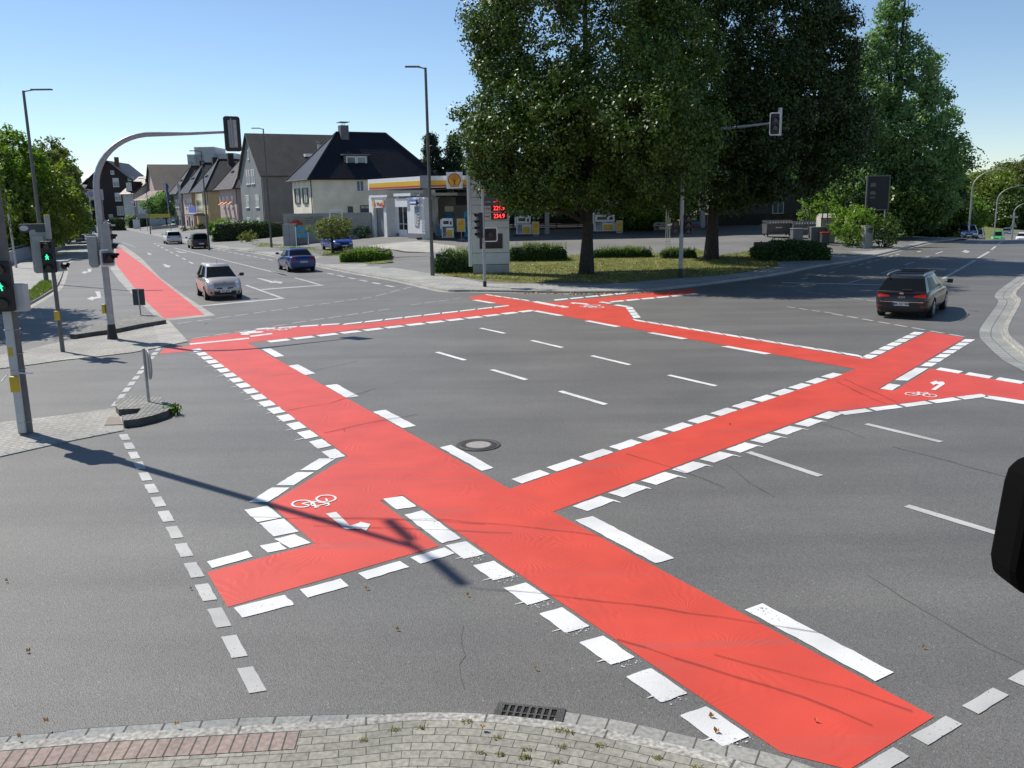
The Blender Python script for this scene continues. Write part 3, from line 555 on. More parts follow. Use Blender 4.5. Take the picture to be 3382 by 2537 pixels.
# ================================================================ SIGNALS, POSTS, LAMPS
mat('galvanised', (.36, .365, .37), .5, .35, var=.12, scale=6); mat('pole_grey', (.13, .135, .125), .6, .2, var=.15, scale=5); mat('black_plastic', (.012, .012, .013), .5, var=.1)
mat('grey_plastic', (.33, .34, .33), .55, var=.08); mat('light_grey_plastic', (.5, .51, .5), .55, var=.08); mat('white_plastic', (.78, .78, .77), .5, var=.05); mat('yellow_plastic', (.6, .4, .02), .5, var=.08)
mat('lens_off', (.03, .012, .01), .2, var=0); mat('lens_dark', (.015, .02, .018), .2, var=0); mat('green_glow', (.05, .6, .3), .4, var=0, emit=(.03, 1, .42), estr=1.6)
mat('sign_dark', (.06, .062, .065), .55, .2, var=.15); mat('sign_back', (.3, .3, .3), .5, .4, var=.1); mat('blue_sign', (.01, .07, .4), .4, var=.05)
def head(parent, pos, yaw, n=3, r=.1, board=None, w=.3, green=False, housing='black_plastic', depth=.2, name='signal_head', visor=.16):
    h = n*(2*r+.1); b = MB(); b.bx(-w/2, w/2, 0, depth, -h/2, h/2)
    hd = b.build(name, housing, parent, bevel=.02); hd.location = pos; hd.rotation_euler = (0, 0, yaw)
    for i in range(n):
        z = h/2-(i+.5)*(2*r+.1)
        l = MB(); l.disc((0, -.004, z), (0, -1, 0), r, 20, 0, .012); l.build('lens', 'lens_off' if i == 0 else 'lens_dark', hd)
        v = MB(); k = 9; vs = []
        for j in range(k):
            a = R(-20)+R(220)*j/(k-1); vs += [(cos(a)*(r+.014), 0, z+sin(a)*(r+.014)), (cos(a)*(r+.01), -visor*(1 if 1 < j < k-2 else .6), z+sin(a)*(r+.01)-.01)]
        v.add(vs, [(2*j, 2*j+1, 2*j+3, 2*j+2) for j in range(k-1)]); v.build('visor', 'black_plastic', hd)
    if green:
        z = h/2-1.5*(2*r+.1); p = MB(); y = -.022
        p.disc((0, y, z+.062), (0, -1, 0), .017, 10)
        for q in ([(-.02, .042), (.02, .042), (.024, 0), (-.02, 0)], [(-.02, 0), (.004, 0), (-.022, -.075), (-.045, -.07)], [(0, 0), (.024, 0), (.045, -.07), (.024, -.075)], [(-.02, .042), (-.02, .025), (-.045, -.01), (-.055, 0)], [(.02, .042), (.055, .002), (.045, -.008), (.02, .022)]):
            p.prismy(q if 0 else [(a, z+c) for a, c in q], y-.004, y)
        p.build('green_walking_figure', 'green_glow', hd)
    if board:
        bw, bh, mt, rim = board; m = MB()
        def rr(w_, h_, rad):
            o = []
            for cx, cz, a0 in ((w_/2-rad, h_/2-rad, 0), (-w_/2+rad, h_/2-rad, 90), (-w_/2+rad, -h_/2+rad, 180), (w_/2-rad, -h_/2+rad, 270)):
                o += [(cx+rad*cos(R(a0+t)), cz+rad*sin(R(a0+t))) for t in (0, 22, 45, 68, 90)]
            return o
        m.prismy(rr(bw, bh, .09), depth*.5, depth*.5+.02, 0)
        if rim:
            o, i_ = rr(bw, bh, .09), rr(bw-.09, bh-.09, .06); k = len(o)
            m.add([(a, depth*.5-.006, c) for a, c in o]+[(a, depth*.5-.006, c) for a, c in i_], [(j, (j+1) % k, (j+1) % k+k, j+k) for j in range(k)], 1)
        m.build('backing_board', [mt, 'white_plastic'], hd)
    return hd
def lamp(label, loc, H, armdir, alen=1.0, r=(.1, .055), col='pole_grey', head_len=.75, double=False, group='tall street lamps'):
    t = thing('street_lamp', label, 'street lamp', loc, 0, group)
    b = MB(); b.tube([(0, 0, -.05), (0, 0, 1.1), (0, 0, 1.12), (0, 0, H)], [r[0], r[0], r[0]*.85, r[1]], 12); b.bx(-.05, .05, -r[0]-.004, -r[0]+.02, .5, .85); b.build('pole', col, t, smooth=True)
    for s in ((1, -1) if double else (1,)):
        ax, ay = cos(armdir)*s, sin(armdir)*s
        b = MB(); b.tube([(0, 0, H-.05), (ax*alen*.35, ay*alen*.35, H+.03)], .035, 8); b.build('arm', col, t)
        b = MB(); b.bx(0, head_len, -.14, .14, -.035, .035); b.xf(Matrix.Translation((ax*alen*.3, ay*alen*.3, H+.05)) @ Matrix.Rotation(math.atan2(ay, ax), 4, 'Z')); b.build('lamp_head', 'pole_grey', t, bevel=.02)
    return t
# near post: tall lamp post that also carries the pedestrian signal
nb = G0(fG, 120, 322)
t = thing('signal_post', 'thick post at the left edge with green walking figure and white front strip', 'signal post', (nb.x, nb.y, 0), 0, 'traffic signal posts')
b = MB(); b.tube([(0, 0, -.05), (0, 0, 3.4), (0, 0, 12)], [.125, .105, .06], 14); b.build('pole', 'pole_grey', t, smooth=True)
b = MB(); b.bx(-.07, .07, -.15, -.09, .05, 2.35); b.build('cable_cover', 'light_grey_plastic', t, bevel=.01)
for z in (.25, 1.25, 1.55, 2.0): b = MB(); b.tube([(cos(a)*.135, sin(a)*.14-.012, z) for a in np.linspace(0, 2*pi, 14)], .008, 5); b.build('strap', 'galvanised', t)
b = MB(); b.bx(-.06, .08, -.24, -.14, .85, 1.15); b.build('push_button', 'yellow_plastic', t, bevel=.02)
b = MB(); b.bx(-.05, .03, -.156, -.15, 1.52, 1.68); b.build('sticker', 'yellow_plastic', t)
head(t, (.1, -.4, 2.82), R(18), 3, .1, None, .38, True, depth=.24)
b = MB(); b.bx(.14, .42, -.22, -.05, 2.35, 2.85); b.build('control_box', 'light_grey_plastic', t, bevel=.015)
b = MB(); b.bx(-.5, -.12, -.02, .28, 3.0, 4.2); b.build('signal_box', 'grey_plastic', t, bevel=.03)
for s in (-1, 1):
    b = MB(); ax, ay = cos(R(-62))*s, sin(R(-62))*s; b.tube([(0, 0, 11.9), (ax*.5, ay*.5, 12.05)], .05, 8); b.build('lamp_arm', 'pole_grey', t)
    b = MB(); b.bx(0, .85, -.08, .08, -.04, .04); b.xf(Matrix.Translation((ax*.35, ay*.35, 12.08)) @ Matrix.Rotation(math.atan2(ay, ax), 4, 'Z')); b.build('lamp_head', 'pole_grey', t, bevel=.02)
b = MB(); b.tube([(-.3, -.16, 1.0), (-.12, -.15, 1.17), (-.22, -.17, 1.06)], .012, 5); b.build('cable_tie_end', 'white_plastic', t); b = MB(); b.tube([(.1, -.14, 1.2), (.36, -.16, 1.19)], .012, 5); b.build('cable_tie_end', 'white_plastic', t)
# pedestrian signal post on far island
pb = G0(fB, 575, 1283)
t = thing('signal_post', 'slim post with green walking figure and yellow cap beside the curved signal mast', 'signal post', (pb.x, pb.y, .02), 0, 'traffic signal posts')
b = MB(); b.tube([(0, 0, -.02), (0, 0, 3.95)], [.062, .055], 12); b.build('pole', 'pole_grey', t, smooth=True)
b = MB(); b.tube([(0, 0, 3.3), (0, 0, 3.96)], .075, 12, 0); b.tube([(0, 0, 3.96), (0, 0, 4.0)], .078, 12, 1); b.build('top_section', ['grey_plastic', 'yellow_plastic'], t)
b = MB(); b.bx(-.07, .07, -.13, -.05, .95, 1.22); b.build('push_button', 'yellow_plastic', t, bevel=.015)
head(t, (.03, -.3, 2.8), R(6), 3, .1, None, .34, True)
hb = head(t, (-.36, .1, 2.95), R(200), 3, .1, (.42, 1.25, 'grey_plastic', False), .3, False, 'grey_plastic'); 
head(t, (.33, -.02, 2.52), R(75), 1, .1, None, .3, False, 'grey_plastic', depth=.25)
b = MB(); b.bx(-.82, -.06, -.03, .03, 3.5, 3.74); b.build('street_sign', 'sign_dark', t, bevel=.01); b = MB(); b.prismy([(-.68+.13*cos(a), 3.62+.075*sin(a)) for a in np.linspace(0, 2*pi, 20, False)], -.036, -.031); b.build('sticker', 'light_grey_plastic', t)
# curved mast
mb_ = Vector((-12.9, 28.6, 0))
t = thing('signal_mast', 'curved galvanised mast arching over the left road with a dark conical foot', 'signal mast', mb_, 0, 'curved signal masts')
ux, uy = cos(R(38)), sin(R(38)); L_ = 4.5
pts = [(0, 0, 0), (0, 0, .9), (0, 0, 2.5), (0, 0, 4.75)]+[(ux*1.9*(1-cos(a)), uy*1.9*(1-cos(a)), 4.75+1.72*sin(a)) for a in np.linspace(.12, pi/2, 12)]+[(ux*3, uy*3, 6.52), (ux*L_, uy*L_, 6.63)]
rs = [.115, .11, .105, .1]+list(np.linspace(.098, .075, 12))+[.05, .04]
b = MB(); b.tube(pts, rs, 16); b.build('mast', 'galvanised', t, smooth=True)
b = MB(); b.tube([(0, 0, 0), (0, 0, .12), (0, 0, .5)], [.17, .15, .115], 16); b.build('foot', 'black_plastic', t, smooth=True)
hd = head(t, (ux*L_, uy*L_-.05, 6.55), R(180+30), 3, .1, (.55, 1.15, 'black_plastic', False), .28, False, 'grey_plastic')
b = MB(); b.bx(-.14, .14, .0, .06, -.05, .05); b.tube([(.05, .22, .5), (.05, .24, 0), (.05, .22, -.4)], .02, 6); b.bx(-.12, -.02, .11, .22, -.45, .45); b.build('bracket', 'galvanised', hd)
head(t, (-.28, .02, 2.85), R(185), 3, .1, (.3, 1.05, 'grey_plastic', False), .3, False, 'grey_plastic')
head(t, (.27, .1, 3.1), R(100), 4, .1, (.3, 1.4, 'grey_plastic', False), .3, False, 'grey_plastic', depth=.24)
head(t, (.24, -.16, 2.62), R(55), 1, .11, (.5, .55, 'grey_plastic', True), .3, False, 'black_plastic')
b = MB(); b.bx(-.2, -.1, -.12, .02, .85, 1.15); b.build('push_button', 'yellow_plastic', t, bevel=.02)
# right mast
t = thing('signal_mast', 'curved signal mast under the dark trees holding a white framed signal over the right road', 'signal mast', (8.85, 46.45, .1), 0, 'curved signal masts')
ux, uy = cos(R(-32)), sin(R(-32)); L_ = 4.5
pts = [(0, 0, 0), (0, 0, 1.5), (0, 0, 5.6)]+[(ux*1.6*(1-cos(a)), uy*1.6*(1-cos(a)), 5.6+1.75*sin(a)) for a in np.linspace(.12, pi/2, 10)]+[(ux*L_, uy*L_, 7.5)]
b = MB(); b.tube(pts, [.115, .11, .1]+list(np.linspace(.1, .075, 10))+[.05], 14); b.build('mast', 'galvanised', t, smooth=True)
b = MB(); b.tube([(0, 0, 0), (0, 0, .5)], [.16, .12], 14); b.build('foot', 'black_plastic', t, smooth=True)
head(t, (ux*L_+.05, uy*L_-.2, 7.45), R(0), 2, .12, (.52, 1.05, 'black_plastic', True), .36)
b = MB(); b.bx(ux*L_+.25, ux*L_+.4, uy*L_-.05, uy*L_+.2, 6.9, 8.2); b.build('side_strip', 'light_grey_plastic', t, bevel=.03)
head(t, (.33, -.12, 2.75), R(12), 3, .11, None, .36); head(t, (-.33, -.1, 2.6), R(-12), 2, .12, None, .36)
# pole in front of price sign
q = G(fD, 557, 1515, side)
t = thing('signal_post', 'slim signal post with yellow cap standing in front of the fuel price sign', 'signal post', q, 0, 'traffic signal posts')
b = MB(); b.tube([(0, 0, -.02), (0, 0, 4.6)], [.075, .06], 12); b.build('pole', 'galvanised', t, smooth=True)
b = MB(); b.tube([(0, 0, 0), (0, 0, .28)], .085, 12); b.build('foot', 'black_plastic', t); b = MB(); b.tube([(0, 0, 4.58), (0, 0, 4.64)], .08, 12); b.build('cap', 'yellow_plastic', t)
head(t, (-.27, -.05, 2.95), R(-55), 4, .1, None, .28); head(t, (.33, -.12, 2.5), R(4), 1, .12, (.68, .68, 'black_plastic', True), .34)
b = MB(); b.bx(.06, .55, -.02, .02, 3.85, 4.02); b.bx(.06, .62, -.02, .02, 4.06, 4.25); b.build('street_sign', 'sign_dark', t)
# small keep-right signs seen from behind and edge-on
q = G0(fB, 1290, 980)
t = thing('traffic_sign', 'low sign seen from its dark grey back on the far island', 'road sign', (q.x, q.y, .15), 0, 'low keep-right signs')
b = MB(); b.tube([(0, 0, 0), (-.02, 0, 1.02)], .028, 8); b.build('post', 'galvanised', t); b = MB(); b.bx(-.26, .2, .03, .06, .38, 1.0); b.build('sign_panel', 'sign_dark', t, bevel=.04)
q = G0(fG, 683, 207)
t = thing('traffic_sign', 'low round-edged sign seen edge-on on the nose of the near island', 'road sign', (q.x, q.y, .14), R(124), 'low keep-right signs')
b = MB(); b.tube([(0, 0, 0), (0, 0, 1.15)], .03, 8); b.build('post', 'galvanised', t, smooth=True)
b = MB(); pp = [(.3*cos(a), .8+.32*sin(a)) for a in np.linspace(0, 2*pi, 28, False)]; b.prismy(pp, -.075, -.05); b.build('sign_panel', 'sign_back', t, bevel=.008)
# street lamps
q = G(fC, 2015, 1550, side); lamp('tall dark grey lamp post with a flat head standing left of the fuel price sign', q, 11.2, R(187), 1.0, (.12, .07), head_len=.8)
q = G(fB, 425, 640, side); lamp('tall dark lamp post rising in front of the trees at the far left', q, 10.4, R(4), 1.4, (.13, .07), head_len=1.1)
q = G(fC, 545, 1305, side); lamp('dark lamp post beside the bushes in front of the grey slate house', q, 11, R(187), 1.0, (.11, .06))
q = G(fB, 1912, 345, side); lamp('dark lamp post at the end of the clipped hedge in front of the yellow house', q, 9.1, R(187), 1.0, (.1, .055))
q = G(fS, 950, 1085, gz); lamp('thin lamp post on the pavement in front of the long yellow banner', q, 8.5, R(187), .9, (.08, .05))
q = G(fB, 150, 510, side)
t = thing('signpost', 'plain grey post on the left pavement in front of the curved railing', 'post', q); b = MB(); b.tube([(0, 0, 0), (-.1, 0, 4.6)], .075, 10); b.build('post', 'galvanised', t, smooth=True)
def curved_lamp(label, loc, H, reach):
    t = thing('curved_street_lamp', label, 'street lamp', loc, 0, 'curved street lamps along the right road')
    pts = [(0, 0, 0), (0, 0, H*.72)]+[(reach*.9*(1-cos(a)), -reach*.2*(1-cos(a)), H*.72+H*.25*sin(a)) for a in np.linspace(.15, 1.35, 9)]+[(reach, -reach*.2, H)]
    b = MB(); b.tube(pts, [.1, .08]+[.06]*9+[.04], 10); b.build('pole', 'galvanised', t, smooth=True); b = MB(); b.bx(reach, reach+.8, -.45, -.15, H-.06, H+.05); b.build('lamp_head', 'galvanised', t, bevel=.03)
for lab, fx, yb, yt, Yd in [('tall curved lamp behind the parked blue car on the right road', (1045, 1345), 1345, 400, 95), ('curved lamp in front of the far trees, second along the right road', (1510, 1090), 1090, 690, 135), ('curved lamp beside the triangular sign, farthest along the right road', (1770, 1540), 1540, 975, 150)]:
    a = atY(fX, fx[0], yb, Yd); tp = atY(fX, fx[0], yt, Yd); z0 = gz(a.x, a.y); curved_lamp(lab, (a.x, a.y, z0), tp.z-z0, (tp.z-z0)*.33)

# ================================================================ CARS
mat('tyre', (.014, .014, .015), .85, var=.2); mat('rim', (.45, .46, .47), .3, .8, var=.05); mat('car_glass', (.008, .011, .013), .16, var=0, spec=.03); mat('car_black_trim', (.015, .015, .016), .6, var=0)
mat('tail_red', (.3, .008, .006), .2, var=0, coat=.6); mat('tail_lit', (.4, .01, .01), .3, var=0, emit=(1, .03, .01), estr=.12); mat('headlamp', (.7, .73, .76), .12, .3, var=0, coat=.8); mat('plate_white', (.7, .7, .69), .5, var=0); mat('plate_text', (.02, .02, .02), .6, var=0)
mat('chrome', (.7, .71, .72), .15, 1, var=0)
def carpaint(name, col, metal=.5): return mat(name, col, .35, metal, var=.03, coat=.55)
def interp(xs, ys, x): return float(np.interp(x, xs, ys))
def car(name, label, loc, rz, L, Wd, H, paintn, top, cab, rear='hatch', wheel=.31, wb=.6, plate=None, plate_rear=True, group=None, detail=2, lit=False, front_style='round', roofbox=False, tumble=.22):
    """x forward. top = [(xrel, z)] of the lower body; cab = (rear glass base, roof rear, roof front, windscreen base) xrel"""
    t = thing(name, label, 'car' if name != 'van' else 'van', loc, rz, group)
    hw = Wd/2; X = lambda r: (r-.5)*L
    st = [0, .012, .035, .08, .16, .28, .42, .56, .68, .78, .87, .93, .968, .99, 1.0]
    wf = [.74, .86, .93, .965, .99, 1, 1, 1, 1, .995, .97, .93, .86, .76, .62]
    tx, tz = [p[0] for p in top], [p[1] for p in top]
    rings = []
    for r, w_ in zip(st, wf):
        zt = interp(tx, tz, r); zb = .19+(.14 if r in (0, 1) else .05 if r < .03 or r > .98 else 0)
        if r == 0: zt -= .1
        if r == 1.0: zt -= .06
        h = zt-zb; y = hw*w_
        half = [(0, zb), (.78*y, zb), (.93*y, zb+.05), (.985*y, zb+.28*h), (y, zb+.52*h), (.985*y, zb+.76*h), (.94*y, zt-.035), (.86*y, zt+.005), (.5*y, zt+.035), (0, zt+.045)]
        rings.append((X(r), half))
    b = MB(); n = 18; vs = []
    for x, half in rings:
        ring = half+[(-a, z) for a, z in half[-2:0:-1]]; vs += [(x, a, z) for a, z in ring]
    fs = [(i*n+j, (i+1)*n+j, (i+1)*n+(j+1) % n, i*n+(j+1) % n) for i in range(len(rings)-1) for j in range(n)]
    fs += [tuple(range(n)), tuple(range((len(rings)-1)*n, len(rings)*n))[::-1]]
    b.add(vs, fs); body = b.build('body', [paintn, 'car_black_trim'], t, smooth=2)
    sm = body.modifiers.new('s', 'SUBSURF'); sm.levels = sm.render_levels = 1 if detail < 2 else 2
    ax = [X(.5-wb/2), X(.5+wb/2)]; c = MB()
    for x in ax:
        for s in (-1, 1): c.tube([(x, s*(hw-.3), wheel), (x, s*(hw+.2), wheel)], wheel+.055, 24)
    cut = c.build('cut', ['car_black_trim'], None)
    if detail > 1: bo = body.modifiers.new('b', 'BOOLEAN'); bo.object = cut; bo.operation = 'DIFFERENCE'; bo.solver = 'EXACT'; bo.material_mode = 'TRANSFER'
    cut.parent = t; bpy.context.view_layer.update(); dg = bpy.context.evaluated_depsgraph_get(); me = bpy.data.meshes.new_from_object(body.evaluated_get(dg))
    body.modifiers.clear(); body.data = me; bpy.data.objects.remove(cut); me.set_sharp_from_angle(angle=R(40))
    # cabin
    ra, rb, rc_, rd = cab; NS, NF = 10, 7; lev = [(-.06, 0), (0, 0), (.06, .04), (.35, .35), (.7, .7), (.93, .93), (1, 1)]
    zb0 = interp(tx, tz, rb)+.0; zr = H-.07
    def ring(tt, zz, inset=0):
        xr = X(ra)+(X(rb)-X(ra))*tt+inset; xf = X(rd)+(X(rc_)-X(rd))*tt-inset; w0 = hw*(.925-tumble*tt)-inset*.6; o = []
        for i in range(NS): u = i/NS; x = xr+(xf-xr)*u; o.append((x, -w0*(1-.10*(2*u-1)**2*(1.2 if u > .5 else .8)), zz))
        for i in range(NF): u = i/NF; y = -1+2*u; wv = w0*(1-.12); o.append((xf+.10*(1-y*y), y*wv, zz))
        for i in range(NS): u = 1-i/NS; x = xr+(xf-xr)*u; o.append((x, w0*(1-.10*(2*u-1)**2*(1.2 if u > .5 else .8)), zz))
        for i in range(NF): u = i/NF; y = 1-2*u; wv = w0*(1-.08); o.append((xr-.06*(1-y*y), y*wv, zz))
        return o
    RG = []
    for z_, tt in lev: RG.append(ring(max(tt, 0), zb0-.05+(zr-zb0+.05)*z_ if z_ > 0 else zb0-.05+z_))
    RG += [ring(1.0, H-.03, .05), ring(1.0, H-.005, .16), ring(1.0, H+.008, .4)]
    n = 2*(NS+NF); allv = [v for r_ in RG for v in r_]; parts = {'roof': [], 'windscreen': [], 'rear_window': [], 'side_window': [], 'side_window_': []}
    for k in range(len(RG)-1):
        for j in range(n):
            q = (k*n+j, k*n+(j+1) % n, (k+1)*n+(j+1) % n, (k+1)*n+j); w_ = 'roof'
            if 2 <= k <= 4 or k == 5 and 0:
                if 1 <= j < NS-1: w_ = 'side_window' if j != int(NS*.52) or detail < 2 else 'roof'
                elif NS <= j < NS+NF: w_ = 'windscreen'
                elif NS+NF+1 <= j < 2*NS+NF-1: w_ = 'side_window_' if (2*NS+NF-1-j) != int(NS*.52) or detail < 2 else 'roof'
                elif j >= 2*NS+NF: w_ = 'rear_window'
            parts[w_].append(q)
    parts['roof'].append(tuple(range((len(RG)-1)*n, len(RG)*n)))
    for k_, fl in parts.items():
        idx = sorted({i for f in fl for i in f}); mp = {a: i for i, a in enumerate(idx)}; b = MB(); b.add([allv[i] for i in idx], [tuple(mp[i] for i in f) for f in fl])
        b.build(k_.rstrip('_'), paintn if k_ == 'roof' else 'car_glass', t, smooth=True)
    for i, x in enumerate(ax):
        for s in (-1, 1):
            b = MB(); y0, y1 = s*(hw-.22), s*(hw-.015); b.tube([(x, y0, wheel), (x, y1-s*.02, wheel), (x, y1, wheel)], [wheel, wheel, wheel-.03], 26); wh = b.build('wheel', 'tyre', t, smooth=True)
            b = MB(); r_ = wheel*.66; b.tube([(x, y1+s*.004, wheel), (x, y1-s*.012, wheel)], .06, 10)
            for k in range(5):
                a = 2*pi*k/5+.3*i; d = Vector((cos(a), 0, sin(a))); e = Vector((-sin(a), 0, cos(a))); c0 = Vector((x, y1+s*.006, wheel))
                b.add([c0+d*.04-e*.045, c0+d*.04+e*.045, c0+d*r_+e*.06, c0+d*r_-e*.06], [(0, 1, 2, 3)])
            m_ = 26; b.add([(x+cos(2*pi*k/m_)*q, y1+s*.006, wheel+sin(2*pi*k/m_)*q) for q in (r_*.9, r_*1.06) for k in range(m_)], [(k, (k+1) % m_, (k+1) % m_+m_, k+m_) for k in range(m_)])
            b.build('rim', 'rim', wh)
    V = [tuple(v.co) for v in me.vertices]+allv; Fc = [tuple(p.vertices) for p in me.polygons]; o_ = len(me.vertices); Fc += [tuple(i+o_ for i in f) for fl in parts.values() for f in fl]
    bvh = BVHTree.FromPolygons(V, Fc)
    DIR = {'F': ((1, 0, 0)), 'B': (-1, 0, 0), 'R': (0, -1, 0), 'L': (0, 1, 0)}
    def cast(d, a, z, off):
        D = Vector(DIR[d]); o = D*6+(Vector((0, a, z)) if d in 'FB' else Vector((a, 0, z)))
        h = bvh.ray_cast(o, -D, 12); return (h[0]+D*off) if h[0] else None
    def patch(nm, d, c4, m_, off=.006, nx=6, nz=4, parent=t):
        vs = []
        for i in range(nx+1):
            for j in range(nz+1):
                u, v = i/nx, j/nz; a = (1-v)*((1-u)*c4[0][0]+u*c4[1][0])+v*((1-u)*c4[3][0]+u*c4[2][0]); z = (1-v)*((1-u)*c4[0][1]+u*c4[1][1])+v*((1-u)*c4[3][1]+u*c4[2][1])
                vs.append(cast(d, a, z, off) or Vector(DIR[d])*(L/2-.1 if d in 'FB' else hw-.1)+(Vector((0, a, z)) if d in 'FB' else Vector((a, 0, z))))
        b = MB(); b.add(vs, [(i*(nz+1)+j, (i+1)*(nz+1)+j, (i+1)*(nz+1)+j+1, i*(nz+1)+j+1) for i in range(nx) for j in range(nz)]); return b.build(nm, m_, parent, smooth=True)
    def ell(nm, d, ca, cz, ra_, rz_, m_, off=.01, k=16):
        vs = [cast(d, ca, cz, off+.012) or Vector((0, 0, 0))]; R_ = (.55, 1)
        for q in R_: vs += [cast(d, ca+ra_*q*cos(2*pi*i/k), cz+rz_*q*sin(2*pi*i/k), off if q == 1 else off+.01) or vs[0] for i in range(k)]
        b = MB(); b.add(vs, [(0, 1+i, 1+(i+1) % k) for i in range(k)]+[(1+i, 1+k+i, 1+k+(i+1) % k, 1+(i+1) % k) for i in range(k)]); return b.build(nm, m_, t, smooth=True)
    zf = interp(tx, tz, .97); zrr = interp(tx, tz, .03)
    for s in (-1, 1):
        if front_style == 'round': ell('headlight', 'F', s*hw*.70, zf-.04, .12, .14, 'headlamp', .02)
        else: patch('headlight', 'F', [(s*hw*.42, zf-.17), (s*hw*.82, zf-.17), (s*hw*.84, zf-.02), (s*hw*.45, zf-.06)], 'headlamp')
        if rear == 'wide':
            patch('tail_light', 'B', [(s*hw*.40, zrr-.17), (s*hw*.9, zrr-.2), (s*hw*.9, zrr-.04), (s*hw*.45, zrr-.12)], 'tail_lit' if lit else 'tail_red', .01)
            patch('reflector', 'B', [(s*hw*.66, .42), (s*hw*.88, .42), (s*hw*.88, .46), (s*hw*.66, .46)], 'tail_red')
        elif rear == 'saloon': patch('tail_light', 'B', [(s*hw*.52, zrr-.23), (s*hw*.92, zrr-.23), (s*hw*.9, zrr-.04), (s*hw*.56, zrr-.04)], 'tail_red', .01)
        else: patch('tail_light', 'B', [(s*hw*.66, zrr-.18), (s*hw*.93, zrr-.2), (s*hw*.9, zrr-.03), (s*hw*.7, zrr-.03)], 'tail_red', .01)
        if detail:
            mx = X(rd)-.12; b = MB(); zz = zb0+.06
            b.add([(mx+.1*cos(a)*.6+.05*0, s*(hw*.93+.12)+.11*sin(a)*0+s*.1*math.cos(p_)*cos(a), zz+.07*sin(a)*1.0) for p_ in (0,) for a in np.linspace(0, 2*pi, 12, False)], [tuple(range(12))])
            b = MB(); b.tube([(mx, s*(hw*.88), zz-.03), (mx, s*(hw*.97+.03), zz)], .02, 6); b.bx(mx-.05, mx+.06, s*(hw*.97+.01), s*(hw*.97+.2), zz-.05, zz+.09); b.build('side_mirror', 'car_black_trim' if 'silver' in paintn else paintn, t, bevel=.03)
    if detail:
        dd = 'F' if not plate_rear else 'B'
        patch('grille', 'F', [(-hw*.55, .26), (hw*.55, .26), (hw*.6, .42), (-hw*.6, .42)], 'car_black_trim')
        if front_style == 'round':
            for s in (-1, 1): patch('grille', 'F', [(s*hw*.12, zf-.24), (s*hw*.42, zf-.22), (s*hw*.45, zf-.17), (s*hw*.16, zf-.17)], 'car_black_trim'); ell('fog_light', 'F', s*hw*.72, .36, .045, .045, 'car_black_trim')
        else: patch('grille', 'F', [(-hw*.4, zf-.2), (hw*.4, zf-.2), (hw*.4, zf-.09), (-hw*.4, zf-.09)], 'car_black_trim')
        patch('bumper_insert', 'B', [(-hw*.7, .2), (hw*.7, .2), (hw*.7, .33), (-hw*.7, .33)], 'car_black_trim')
        for d, sg in (('F', 1), ('B', -1)):
            pz = .42 if d == 'F' else (zrr-.33 if rear == 'saloon' else .52)
            h = cast(d, 0, pz, .02); x0 = h.x if h else sg*L/2
            pl = MB(); pl.bx(x0-.008, x0+.008, -.26, .26, pz-.056, pz+.056); p_ = pl.build('number_plate', 'plate_white', t)
            e = MB(); yy = (-.26, -.215) if d == 'B' else (.26, .215)
            e.bx(x0+sg*.008, x0+sg*.0105, yy[0] if d == 'F' else -yy[0], yy[1] if d == 'F' else -yy[1], pz-.056, pz+.056)
            if d == 'B': e = MB(); e.bx(x0-.0105, x0-.008, .215, .26, pz-.056, pz+.056)
            else: e = MB(); e.bx(x0+.008, x0+.0105, -.26, -.215, pz-.056, pz+.056)
            e.build('blue_strip', 'blue_sign', p_)
            if plate and detail > 1:
                tx_ = text(plate, .1, depth=.001, bold=.002); M_ = Matrix(((0, 0, sg, 0), (sg, 0, 0, 0), (0, 1, 0, 0), (0, 0, 0, 1))); tx_.xf(Matrix.Translation((x0+sg*.0105, sg*.02, pz)) @ M_); tx_.build('plate_lettering', 'plate_text', p_)
        # door seams, handles, sills
        for s, d in ((-1, 'R'), (1, 'L')):
            for xr_ in ((ra+rb)/2+.1, .52, rd-.0):
                patch('door_seam', d, [(X(xr_)-.007, .3), (X(xr_)+.007, .3), (X(xr_)+.007, zb0-.08), (X(xr_)-.007, zb0-.08)], 'car_black_trim', .003, 1, 8)
            for xr_ in (.40, .58):
                patch('door_handle', d, [(X(xr_), zb0-.17), (X(xr_)+.18, zb0-.17), (X(xr_)+.18, zb0-.14), (X(xr_), zb0-.14)], 'chrome' if 'black' not in paintn else 'car_black_trim', .02, 2, 1)
            patch('sill', d, [(ax[0]+wheel+.08, .2), (ax[1]-wheel-.08, .2), (ax[1]-wheel-.08, .28), (ax[0]+wheel+.08, .28)], 'car_black_trim', .008)
    return t, patch, ell, cast, X, hw
def heading(a, b): return math.atan2(b.y-a.y, b.x-a.x)
carpaint('silver_paint', (.43, .385, .34), .5); carpaint('black_paint', (.012, .011, .010), .3); carpaint('blue_paint', (.01, .034, .15), .4); carpaint('bright_blue_paint', (.01, .11, .42), .3); carpaint('deep_blue_paint', (.01, .045, .3), .3)
carpaint('white_paint', (.72, .73, .74), 0); carpaint('green_paint', (.06, .42, .09), .1); carpaint('steel_blue_paint', (.07, .12, .22), .4); carpaint('teal_paint', (.02, .22, .13), .2); carpaint('dark_red_paint', (.14, .01, .012), .3); carpaint('grey_paint', (.2, .21, .22), .5)
MICRA = [(0, .85), (.02, .97), (.1, 1.01), (.5, 1.0), (.74, 1.0), (.82, .99), (.9, .92), (.96, .8), (1, .58)]
HATCH = [(0, .80), (.02, .95), (.1, .99), (.6, .99), (.72, .97), (.8, .93), (.9, .84), (.965, .72), (1, .56)]
ESTATE = [(0, .74), (.015, .92), (.08, .98), (.62, .97), (.72, .93), (.85, .84), (.95, .72), (1, .55)]
